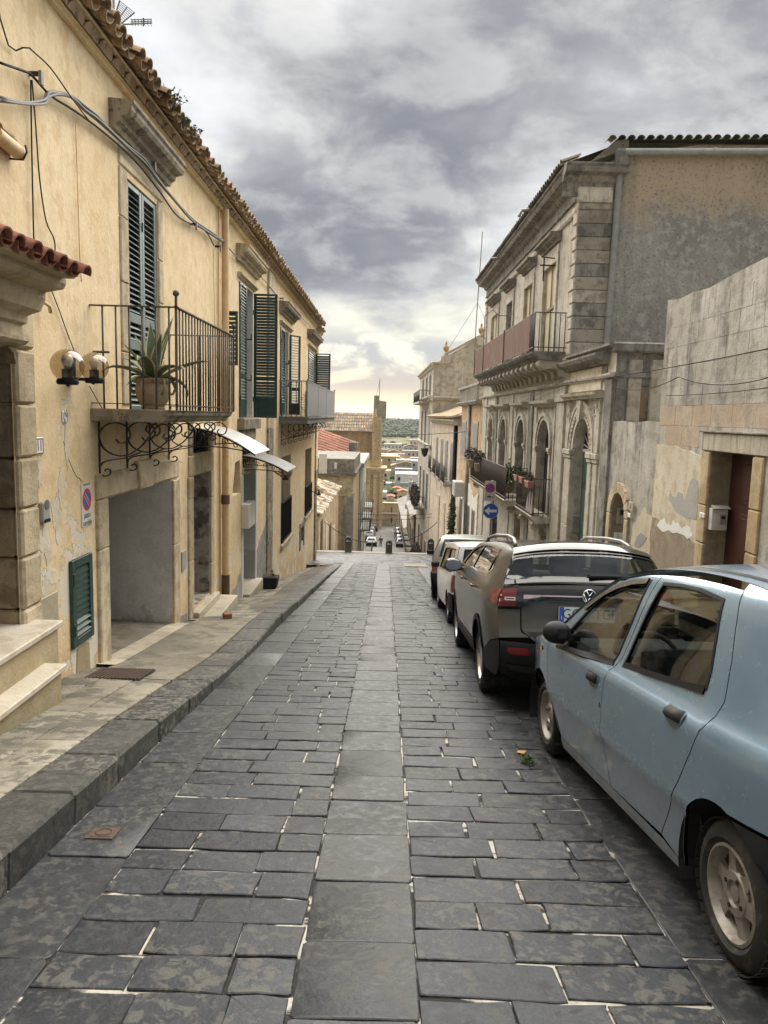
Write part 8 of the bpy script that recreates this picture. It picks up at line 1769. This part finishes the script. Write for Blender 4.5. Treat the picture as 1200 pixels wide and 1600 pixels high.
# cables along the cream wall
def cable(name, pts, r, mat, label, cat='cable', group=None, n=6, sub=4):
    q = catmull([tuple(p) for p in pts], sub); b = MB(); b.tube([V(p) for p in q], r, n); o = b.build(name, mat, None, smooth=True, org=V(pts[0])); tag(o, label, cat, group); return o
wl = lambda l, x=XL + .06: [LP(px, py, x) for px, py in l]
bundle = [(0, 158), (35, 163), (66, 160), (74, 150), (92, 149), (112, 154), (130, 170), (150, 186), (175, 210), (200, 232), (225, 254), (245, 282), (270, 312), (300, 345), (330, 366), (354, 382)]
bd_ = thing('cable_bundle', LP(150, 186, XL + .06), 'thick bundle of grey power cables strung along the cream wall above the shutters', 'cables')
for k in range(4): b = MB(); b.tube([V(p) for p in catmull([tuple(p + V((.018 * (k % 2), 0, .02 * (k // 2) + .008 * math.sin(i * 1.7 + k)))) for i, p in enumerate(wl(bundle))], 4)], .011, 6); b.build('cable', M_cable, bd_, smooth=True)
cable('power_cable', wl([(0, 98), (40, 112), (50, 118), (80, 150), (115, 172), (160, 205), (210, 250), (250, 300), (280, 340), (320, 360), (334, 384)]), .010, M_black, 'black cable sagging below the grey bundle on the cream wall')
cable('power_cable', wl([(355, 384), (372, 404), (392, 420), (415, 440), (438, 468), (460, 487), (478, 503), (492, 520)]), .012, M_cable, 'single grey cable continuing past the drainpipe to the far corner')
cable('thin_wire', [V((XL + 1.2, 3.0, 5.2))] + wl([(0, 28), (46, 75), (78, 105), (110, 150), (140, 190)], XL + .1), .006, M_black, 'thin black wire from a wall hook down to the cable bundle')
cable('thin_wire', wl([(118, 190), (121, 280), (124, 380), (127, 440)], XL + .02), .005, M_pipe, 'painted thin wire running straight down the wall left of the shutters'); cable('thin_wire', wl([(50, 125), (56, 200), (62, 280), (72, 345), (84, 372), (86, 392), (82, 402)], XL + .05), .006, M_black, 'looping black wire hanging above the little tiled canopy'); cable('thin_wire', wl([(48, 125), (50, 250), (53, 385)], XL + .03), .006, M_black, 'straight black wire beside the looping one')
cable('thin_wire', wl([(74, 438), (90, 478), (105, 520), (118, 553)], XL + .02), .005, M_black, 'slanting black wire leading down to the globe lamp'); cable('thin_wire', wl([(140, 604), (152, 625), (165, 648), (170, 655)], XL + .02), .005, M_black, 'short slanting wire from the globe lamp to the balcony')
cable('thin_wire', wl([(333, 388), (334, 430), (336, 520), (338, 560)], XL + .03), .007, M_pipe, 'wire dropping from the bundle beside the drainpipe')
for px, py in ((46, 115), (230, 255), (297, 350), (336, 385), (437, 466)): p = LP(px, py); o = MB().obox(p + V((.05, 0, 0)), (.05, 0, 0), (0, .012, 0), (0, 0, .015)).build('cable_clamp', M_iron, house); MB().obox(p + V((.09, 0, -.03)), (.012, 0, 0), (0, .02, 0), (0, 0, .05)).build('insulator', M_cable, o)
# ---------------- right-hand side fittings
def rthing(name, px0, py0, px1, py1, off, t, mat, label, cat, bev=.006):
    a, c = RP(px0, py0, -off), RP(px1, py1, -off); b = MB(); rbx = (a + c) / 2; b.obox(rbx + RO * t / 2, RU * abs(a.y - c.y) / 2, RO * t / 2, V((0, 0, abs(a.z - c.z) / 2))); o = b.build(name, mat, None, bev=bev, org=rbx); tag(o, label, cat); return o, rbx
c = V((4.55, 10.26, .37)); mbx = thing('utility_box', c, 'white plastic meter box with its lid propped open inside the brown door recess', 'meter box'); b = MB(); b.obox(c, (.11, 0, 0), (0, .05, 0), (0, 0, .15)); b.build('case', M_whitep, mbx, bev=.008); b = MB(); b.obox(c + V((0, -.06, .17)), (.115, 0, 0), V((0, .055, .018)), V((0, -.002, .006))); b.build('lid', plain('grey lid', (.35, .34, .31), .5), mbx)
b = MB(); b.obox(c + V((.045, -.055, .0)), (.04, 0, 0), (0, .006, 0), (0, 0, .07)); b.build('meter', M_greyp, mbx); b = MB(); b.obox(c + V((.045, -.063, .03)), (.025, 0, 0), (0, .002, 0), (0, 0, .02)); b.build('display', M_ink, mbx); b = MB(); b.obox(c + V((-.045, -.055, .02)), (.03, 0, 0), (0, .004, 0), (0, 0, .05)); b.obox(c + V((-.05, -.057, -.07)), (.04, 0, 0), (0, .003, 0), (0, 0, .02)); b.build('paper', M_wt, mbx)
o, p = rthing('doorbell', 1095, 800, 1102, 810, .036, .02, M_whitep, 'small white doorbell on the honey stone jamb left of the brown door', 'doorbell', .003); MB().obox(p + RO * .022, RU * .012, RO * .004, V((0, 0, .012))).build('button', M_greyp, o)
o, p = rthing('number_plate_tile', 983.5, 783, 989, 799, .055, .012, plain('tile', (.45, .40, .30), .5), 'old tile with house number 16 on the arch stone of the courtyard door', 'number plate', .003); text_obj('number_text', '16', M_ink, o, mtx(p + RO * .013, -RU, (0, 0, 1), RO), .13, .0006, sx=.6)
o, p = rthing('push_button', 982, 801, 986, 809, .055, .02, M_whitep, 'white push button under the number 16 tile', 'doorbell', .003)
o = MB().box(4.42, 4.62, 14.42, 14.45, -.60, -.47).build('name_plate', M_wt, None, org=V((4.52, 14.43, -.53))); tag(o, 'white plate with black numbers in the arched doorway', 'sign'); text_obj('plate_text', '2...', M_ink, o, mtx((4.52, 14.419, -.53), (1, 0, 0), (0, 0, 1), (0, -1, 0)), .09, .0006)
o = MB().box(4.45, 4.60, 14.40, 14.45, -.30, .02).build('door_phone', M_greyp, None, bev=.008, org=V((4.52, 14.42, -.14))); tag(o, 'grey door phone above the white plate in the arched doorway', 'intercom'); MB().box(4.50, 4.57, 14.39, 14.402, -.12, -.02).build('display', M_ink, o)
o = MB().box(4.37, 4.62, 17.50, 17.58, -.95, -.55).build('entry_panel', M_steel, None, bev=.006, org=V((4.5, 17.55, -.75))); tag(o, 'steel entry panel in the reveal of the green portal door', 'intercom')
# road sign post
sp = YP(764, 875, 22.5); sp = V((sp.x, 22.5, zr(22.5) + .13)); po = thing('sign_post', sp, 'grey sign post with a no-parking plate above a blue disc with white arrow pointing left', 'road sign')
ss = 22.5 / FPX; cz_ = YP(766.5, 798, 22.5); pz = YP(765.5, 767, 22.5)
b = MB(); b.tube([sp, V((sp.x - .0, sp.y, pz.z + .32))], .03, 8); b.build('pole', M_steel, po, smooth=True)
b = MB(); b.lathe([(.001, 0), (.235, 0), (.235, .012), (.001, .012)], cz_ + V((0, -.03, 0)), (0, -1, 0), 36); ds = b.build('arrow_disc', M_sblue, po)
b = MB(); f_ = lambda u, v: V((cz_.x + u, 22.5 - .0445, cz_.z + v)); b.prism([(-.20, 0), (-.04, .125), (-.04, .04), (.18, .04), (.18, -.04), (-.04, -.04), (-.04, -.125)], None, (0, -.002, 0), f_); b.build('arrow', M_wt, ds)
b = MB(); b.tube([cz_ + V((.225 * math.cos(i * .1745), -.0445, .225 * math.sin(i * .1745))) for i in range(37)], .004, 4); b.build('rim', M_wt, ds)
pz = V((pz.x, 22.5, pz.z)); o = MB().box(pz.x - .165, pz.x + .165, 22.46, 22.472, pz.z - .30, pz.z + .30).build('parking_plate', plain('plate grey white', (.52, .52, .51), .45), po, bev=.004)
def discy(b_, c_, r0, r1, y, n=28):
    vs2 = []
    for k in range(n): t = 2 * math.pi * k / n; vs2 += [V((c_.x + r0 * math.cos(t), y, c_.z + r0 * math.sin(t))), V((c_.x + r1 * math.cos(t), y, c_.z + r1 * math.sin(t)))]
    b_.add(vs2, [(2 * k, 2 * k + 1, (2 * k + 3) % (2 * n), (2 * k + 2) % (2 * n)) for k in range(n)])
pc = pz + V((0, 0, .09)); b = MB(); discy(b, pc, .001, .115, 22.4588); b.build('disc', M_sblue, o); b = MB(); discy(b, pc, .105, .145, 22.458); b.obox((pc.x, 22.4575, pc.z), V((.7, 0, -.7)) * .11, (0, .0005, 0), V((.7, 0, .7)) * .018); b.build('red_ring', M_sred, o)
b = MB(); f_ = lambda u, v: V((pz.x + u, 22.4592, pz.z - .17 + v)); b.prism([(-.12, -.02), (-.10, .0), (-.06, .005), (-.04, .03), (.0, .03), (.03, .005), (.12, .0), (.12, -.025), (.06, -.025), (.05, -.012), (.02, -.025), (-.06, -.025), (-.08, -.012)], None, (0, -.001, 0), f_); b.build('tow_pictogram', M_ink, o)
b = MB()
for z0 in (-.235, -.095): b.box(pz.x - .14, pz.x + .14, 22.4585, 22.4595, pz.z + z0, pz.z + z0 + .004)
for x0 in (-.14, .136): b.box(pz.x + x0, pz.x + x0 + .004, 22.4585, 22.4595, pz.z - .235, pz.z - .091)
b.build('frame_line', M_ink, o)
# planters and plants on the lower balconies
M_pinkp = plain('faded pink planter', (.36, .17, .14), .6, var=.1, vscale=4)
for k, (y, off, z) in enumerate(((19.75, .55, -.02), (20.6, .55, .02), (21.3, .56, .02))):
    p = WR(y, z, off); o = thing('balcony_planter', p, ('faded pink plastic planter at the street end of the small lower balcony', 'faded pink planter in the middle of the small lower balcony rail', 'faded pink planter at the downhill end of the small lower balcony')[k], 'planter', 'pink planters on the lower balcony'); b = MB(); vs_ = []
    for h_, s_ in ((-.1, .8), (.08, 1.0)): vs_ += [p + RU * (.26 * s_ * sx) + RO * (.09 * s_ * sy) + V((0, 0, h_)) for sx, sy in ((-1, -1), (1, -1), (1, 1), (-1, 1))]
    b.add(vs_, [(0, 1, 2, 3), (4, 5, 6, 7), (0, 1, 5, 4), (1, 2, 6, 5), (2, 3, 7, 6), (3, 0, 4, 7)]); b.build('box', M_pinkp, o, bev=.012); leaves(o, 'leaves', p + V((0, 0, .16)), (.12, .26, .13), 160, M_leafg if k else M_leafd, .04, 0, 30 + k)
for k, (y, off, z, r_, mt) in enumerate(((24.0, .35, -.2, (.2, .3, .5), M_leafg), (26.2, .4, -.35, (.2, .3, .4), M_leafg), (28.6, .7, .15, (.25, .8, .22), M_leafd), (30.6, .72, .18, (.3, .9, .26), M_leafd))):
    p = WR(y, z, off); o = thing('balcony_plant', p, ('tall green pot plant behind the rail of the long lower balcony', 'smaller green pot plant behind the rail of the long lower balcony', 'trailing dry plant over the rail of the long lower balcony', 'bushy dry plant at the far end of the long lower balcony')[k], 'plant', 'plants on the lower balcony'); MB().lathe([(.001, -.5), (.13, -.5), (.18, -.2), (.16, -.2), (.001, -.22)], p, n=14).build('pot', M_clay, o, smooth=50); leaves(o, 'leaves', p + V((0, 0, .1)), r_, 420, mt, .055, .1, 40 + k)
p = WR(41.2, -4.2, .35); o = thing('climbing_plant', V((p.x, p.y, zr(41) + .1)), 'tall narrow green climbing plant on the wall at the corner of the pink house', 'plant'); leaves(o, 'foliage', p, (.25, .45, 1.6), 700, M_leafg, .09, 0, 60, 1.0); b = MB(); b.tube([p - V((0, 0, 1.6)), p, p + V((.05, .1, 1.3))], .05, 6); b.build('stem', M_oldwood, o)
p = WR(66, -6.0, .9); o = thing('balcony_plant', p, 'dark dry plants massed on the balcony of the gabled palace', 'plant', 'plants on the palace balcony'); leaves(o, 'leaves', WR(71, -5.6, .9), (.45, 3.2, 1.2), 900, M_leafd, .14, .2, 62)
p = WR(72, -11.3, .6); o = thing('balcony_plant', p, 'dark leafy plants on the lower balcony of the gabled palace', 'plant', 'plants on the palace balcony'); leaves(o, 'leaves', p, (.5, 2.6, 1.0), 700, M_leafd, .14, .2, 63)
# weed tuft by the front tyre, debris
p = V((1.02, 4.95, zr(4.95))); o = thing('weed_tuft', p, 'small green weed tuft growing between stones by the front tyre of the blue car', 'plant'); leaves(o, 'leaves', p + V((0, 0, .025)), (.05, .07, .03), 70, M_leafg, .018, 0, 70)
o = MB().add([V((.98, 5.15, zr(5.15) + .012)), V((1.03, 5.13, zr(5.13) + .008)), V((1.06, 5.19, zr(5.19) + .016)), V((1.0, 5.2, zr(5.2) + .01))], [(0, 1, 2, 3)]).build('fallen_leaf', plain('yellow leaf', (.40, .22, .05), .7), None, org=V((1.0, 5.16, zr(5.16)))); tag(o, 'yellow fallen leaf on the stones by the blue car', 'leaf')
# masts and overhead wires
mz = YP(748, 560, 30.0); o = thing('radio_mast', V((mz.x + .3, 33.0, 6.5)), 'thin tall radio mast with stays beside the palazzo roof', 'antenna'); q0, q1 = YP(743, 520, 33.4), YP(754, 362, 33.4); b = MB(); b.tube([q0 - V((0, 0, 1.2)), q0, q1], .022, 5); b.tube([q0 + (q1 - q0) * .3, q0 + V((-1.2, .2, -.8))], .008, 4); b.tube([q0 + (q1 - q0) * .3, q0 + V((1.0, .2, -.6))], .008, 4); b.build('mast', M_steel, o)
def sag(a, c_, s_, n=14): a, c_ = V(a), V(c_); return [a + (c_ - a) * i / n - V((0, 0, s_ * 4 * (i / n) * (1 - i / n))) for i in range(n + 1)]
def wire(a, c_, s_, r, label, mat=None): return cable('overhead_wire', sag(a, c_, s_), r, mat or M_black, label, 'wire', 'overhead wires', 5, 1)
wire(RP(1200, 545, -.06), RP(860, 601, -.1), .05, .008, 'upper wire sagging across the stained house front to the palazzo'); wire(RP(1200, 590, -.06), RP(1060, 589, -.05), .10, .007, 'short slack wire on the stained house front'); wire(RP(1200, 606, -.05), RP(1040, 618, -.05), .02, .006, 'straight wire just under the slack one on the stained house'); wire(RP(1060, 589, -.05), RP(962, 604, -.1), .12, .007, 'wire drooping from the stained house to the terrace wing')
for k in range(3): wire(RP(880, 588 + 7 * k, -.12), RP(760, 643 + 7 * k, -.1), .06, .008, ('top', 'middle', 'lowest')[k] + ' of three wires strung over the arched windows of the palazzo', M_cable)
wire((-2.6, 62, YP(556, 671, 62).z), YP(752, 672, 36), .3, .02, 'wire spanning the street at the height of the hills'); wire((-2.3, 60, YP(560, 803, 60).z), (3.7, 60, YP(680, 803, 60).z), .1, .018, 'upper of two level wires across the lower street'); wire((-2.3, 60, YP(560, 811, 60).z), (3.7, 60, YP(680, 808, 60).z), .15, .018, 'lower of two level wires across the lower street')
wire((-3.4, 41, YP(520, 815, 41).z), YP(590, 848, 39), .35, .018, 'slack wire dropping from the annexe towards the bollards'); wire(YP(622, 846, 39.5), YP(684, 815, 39.5), .25, .018, 'slack wire rising from the bollards to the pink house')
# bollards at the brow
bl_ = None; M_lava = masonry('dark bollard stone', (.060, .060, .058), (.095, .093, .088), spots=(.16, .155, .14), spthr=.62, grain=.6)
for k, (px, py, hh) in enumerate(((544, 864, .86), (607.5, 864, .72), (672.5, 864, .86))):
    p = YP(px, py, 38.25); c = V((p.x, 38.25, zr(38.25))); 
    if bl_ is None:
        bl_ = thing('bollard', c, 'dark round-topped stone bollard with a white arrow, left of three at the brow', 'bollard', 'bollards at the brow of the street')
        b = MB(); b.prism([(-.17, 0), (.17, 0), (.17, .66), (.13, .78), (0, .86), (-.13, .78), (-.17, .66)], None, (0, .3, 0), lambda u, v: c + V((u, -.15, v))); bo1 = b.build('post', M_lava, bl_, bev=.03)
        b = MB(); b.prism([(-.11, .62), (-.03, .68), (-.03, .635), (.11, .635), (.11, .605), (-.03, .605), (-.03, .56)], None, (0, -.004, 0), lambda u, v: c + V((u, -.153, v))); bo2 = b.build('arrow', M_wt, bl_)
    else:
        r_ = bl_.copy(); COL.objects.link(r_); r_.location = c; r_.scale = (1, 1, hh / .86); r_['label'] = ('', 'shorter dark stone bollard in the middle of the three at the brow', 'dark round-topped stone bollard, right of three at the brow')[k]
        for ch_ in (bo1, bo2): d = ch_.copy(); COL.objects.link(d); d.parent = r_
# satellite dish
p = YP(545, 714, 74); o = thing('satellite_dish', p, 'white round satellite dish above the dark parapet terrace', 'satellite dish'); b = MB(); b.lathe([(.001, .08), (.15, .065), (.28, .035), (.38, 0), (.385, .01), (.28, .048), (.15, .08), (.001, .095)], p + V((0, -.1, 0)), (0, 1, -.25), 24); b.build('dish', M_whitep, o, smooth=60); b = MB(); b.tube([p + V((0, 0, -1.2)), p + V((0, .05, 0))], .03, 6); b.tube([p + V((0, -.05, -.3)), p + V((0, -.5, -.1))], .015, 5); b.build('bracket', M_steel, o)
# wall lantern on the palace corner
p = V((rx(64) - .55, 63.6, YP(671, 706, 63.6).z)); o = thing('street_lantern', p, 'iron street lantern on a bracket at the corner of the gabled palace', 'street lamp'); b = MB(); b.tube([p + V((.6, .4, .5)), p + V((0, 0, .55)), p + V((0, 0, .35))], .035, 5); b.build('bracket', M_black, o); b = MB(); b.lathe([(.001, .35), (.3, .3), (.32, .26), (.2, -.3), (.08, -.4), (.001, -.45)], p, n=6); b.build('lantern', M_iron, o)
# no-entry sign far down
p = YP(631.5, 823, 141); o = thing('traffic_sign', V((p.x, 141, zlow(141))), 'small dark round traffic sign on a pole near the end of the lower street', 'road sign'); b = MB(); b.tube([V((p.x, 141, zlow(141))), p], .05, 5); b.build('pole', M_steel, o); b = MB(); b.lathe([(.001, 0), (.32, 0), (.32, .03), (.001, .03)], p, (0, -1, 0), 18); dd = b.build('disc', M_under, o); b = MB(); b.obox(p + V((0, -.04, 0)), (.2, 0, 0), (0, .005, 0), (0, 0, .06)); b.build('bar', M_wt, dd)
# cars of the lower street: one model, own paint each
def far_car(name):
    cw = [(.2, .80), (.5, .84), (.85, .83), (1.0, .78), (1.42, .58)]; cp = [(3.2, .25), (3.3, .5), (3.2, .72), (2.4, .92), (1.7, 1.36), (1.2, 1.44), (.3, 1.44), (-.3, 1.36), (-.62, .98), (-.72, .75), (-.72, .45), (-.62, .25)]
    A = V((0, 0, 0)); B = V((0, 2.5, 0)); base = small_car(name, A, B, 'x', cw, cp, (2.3, 3.3), (0, -.72), M_white, (0, 2.5, .28, .33), .29, [[(-.25, .98), (.55, .96), (.6, 1.32), (-.05, 1.30)], [(.66, .96), (1.9, .95), (1.5, 1.30), (.7, 1.32)]], [[(.58, .70), (.76, .70), (.76, .88), (.6, .88)]], .58, [(-.56, .98), (.56, .98), (.50, 1.30), (-.50, 1.30)], group='cars parked in the lower street')[0]
    return base
fc = far_car('parked_car'); proto_kids = [(ch, list(ch.children)) for ch in list(fc.children)]
paints = {'white': plain('far white', (.62, .62, .61), .3, coat=.5), 'dark': plain('far black', (.03, .03, .035), .3, coat=.5), 'grey': plain('far grey', (.20, .20, .21), .3, .3, coat=.5), 'silver': plain('far silver', (.40, .40, .41), .3, .4, coat=.5), 'red': plain('far dusty red', (.30, .16, .14), .35, coat=.4)}
FC_ = [(580, 858, 113, 'white', 'white car nearest the bollards in the left row of the lower street'), (577, 846, 119, 'dark', 'dark car second in the left row of the lower street'), (577, 840, 125, 'silver', 'silver car third in the left row of the lower street'), (579, 834.5, 131.5, 'grey', 'grey car fourth in the left row of the lower street'), (583, 831, 138, 'dark', 'black car at the far end of the left row of the lower street'), (627, 860, 112.5, 'silver', 'silver car nearest the bollards in the right row of the lower street'), (626, 851, 118, 'grey', 'grey car second in the right row of the lower street'), (625, 841.5, 124.5, 'dark', 'dark car third in the right row of the lower street'), (623.5, 835.5, 131, 'red', 'dusty reddish car at the far end of the right row of the lower street')]
for k, (px, py, Y, pn, lab) in enumerate(FC_):
    p = YP(px, py, Y); loc = V((p.x, Y, zlow(Y))); dz = (zlow(Y + 2) - zlow(Y - 2)) / 4
    if k == 0: r_ = fc; kids = [ch for ch, _ in proto_kids]
    else:
        r_ = fc.copy(); COL.objects.link(r_); kids = []
        for ch, gs in proto_kids:
            d = ch.copy(); COL.objects.link(d); d.parent = r_; kids.append(d)
            for g in gs: e = g.copy(); COL.objects.link(e); e.parent = d
    u = V((0, 1, dz)).normalized(); z_ = V((1, 0, 0)).cross(u); M = Matrix((V((1, 0, 0)), u, z_)).transposed().to_4x4(); M.translation = loc; r_.matrix_world = M; r_['label'] = lab
    for d in kids:
        for sl in d.material_slots:
            if sl.material in (M_white, paints['white']): sl.link = 'OBJECT'; sl.material = paints[pn]
# walker in dark clothes
def skin_body(name, chain, mat, parent, lvl=1):
    me = bpy.data.meshes.new(name); vs_ = [c[0] for c in chain]; es = [(c[2], i) for i, c in enumerate(chain) if c[2] is not None]; me.from_pydata([V(v) - ORG[parent] for v in vs_], es, []); o = bpy.data.objects.new(name, me); COL.objects.link(o); o.parent = parent; bm_s = bmesh.new(); bm_s.from_mesh(me); bm_s.verts.layers.skin.verify(); bm_s.to_mesh(me); bm_s.free()
    for i, c in enumerate(chain): me.skin_vertices[0].data[i].radius = c[1]; me.skin_vertices[0].data[i].use_root = (i == 0)
    o.modifiers.new('skin', 'SKIN'); s_ = o.modifiers.new('sub', 'SUBSURF'); s_.levels = s_.render_levels = lvl; me.materials.append(mat); ORG[o] = ORG[parent]; return o
pp_ = YP(594.5, 859, 111); f0 = V((pp_.x, 111, zlow(111))); pe = thing('person', f0, 'person in black jacket and grey trousers walking away down the middle of the lower street', 'person'); P = lambda x, y, z: f0 + V((x, y, z))
skin_body('body', [(P(0, 0, .95), (.15, .11), None), (P(0, 0, 1.15), (.14, .10), 0), (P(0, 0, 1.38), (.17, .11), 1), (P(0, .01, 1.49), (.06, .06), 2), (P(0, .02, 1.62), (.085, .10), 3), (P(0, .02, 1.74), (.06, .07), 4), (P(-.21, 0, 1.40), (.06, .06), 2), (P(-.26, -.06, 1.12), (.05, .05), 6), (P(-.27, .05, .88), (.04, .04), 7), (P(-.27, .08, .80), (.035, .03), 8), (P(.21, 0, 1.40), (.06, .06), 2), (P(.26, .05, 1.12), (.05, .05), 10), (P(.27, .14, .90), (.04, .04), 11), (P(.27, .17, .82), (.035, .03), 12), (P(-.10, 0, .88), (.09, .09), 0), (P(-.10, .10, .48), (.065, .065), 14), (P(-.10, .06, .08), (.045, .045), 15), (P(-.10, .18, .04), (.04, .03), 16), (P(.10, 0, .88), (.09, .09), 0), (P(.10, -.06, .48), (.065, .065), 18), (P(.10, -.24, .12), (.045, .045), 19), (P(.10, -.14, .05), (.04, .03), 20)], plain('skin tone', (.38, .24, .17), .6), pe)
skin_body('jacket', [(P(0, 0, .92), (.18, .135), None), (P(0, 0, 1.15), (.17, .13), 0), (P(0, 0, 1.40), (.195, .13), 1), (P(-.22, 0, 1.40), (.075, .075), 2), (P(-.265, -.06, 1.12), (.065, .065), 3), (P(-.275, .04, .90), (.05, .05), 4), (P(.22, 0, 1.40), (.075, .075), 2), (P(.265, .05, 1.12), (.065, .065), 6), (P(.275, .13, .92), (.05, .05), 7)], M_black, pe)
skin_body('trousers', [(P(0, 0, .93), (.16, .12), None), (P(-.10, 0, .84), (.10, .10), 0), (P(-.10, .10, .48), (.08, .08), 1), (P(-.10, .06, .12), (.06, .06), 2), (P(.10, 0, .84), (.10, .10), 0), (P(.10, -.06, .48), (.08, .08), 4), (P(.10, -.23, .14), (.06, .06), 5)], plain('grey trousers', (.10, .10, .105), .9), pe)
b = MB(); b.sphere(P(0, .005, 1.68), (.095, .11, .095), 12, 8); b.build('hair', M_under, pe, smooth=True)
# ------------------------------------------------------------------ the air between the viewer and the hills
hm = bpy.data.materials.new('haze'); hm.use_nodes = True; nt = hm.node_tree; nt.nodes.clear(); T = NT(nt)
pv = T.n('ShaderNodeVolumePrincipled', {'Color': (0.80, 0.86, 0.95), 'Density': HAZE, 'Anisotropy': 0.2}); nt.links.new(pv.outputs[0], T.n('ShaderNodeOutputMaterial').inputs['Volume'])
gz = min(v.co.z for v in bpy.data.objects['ground'].data.vertices)
o = MB().box(-9200, 9200, -600, 7100, gz - 1, 60).build('haze', hm); tag(o, kind='stuff')
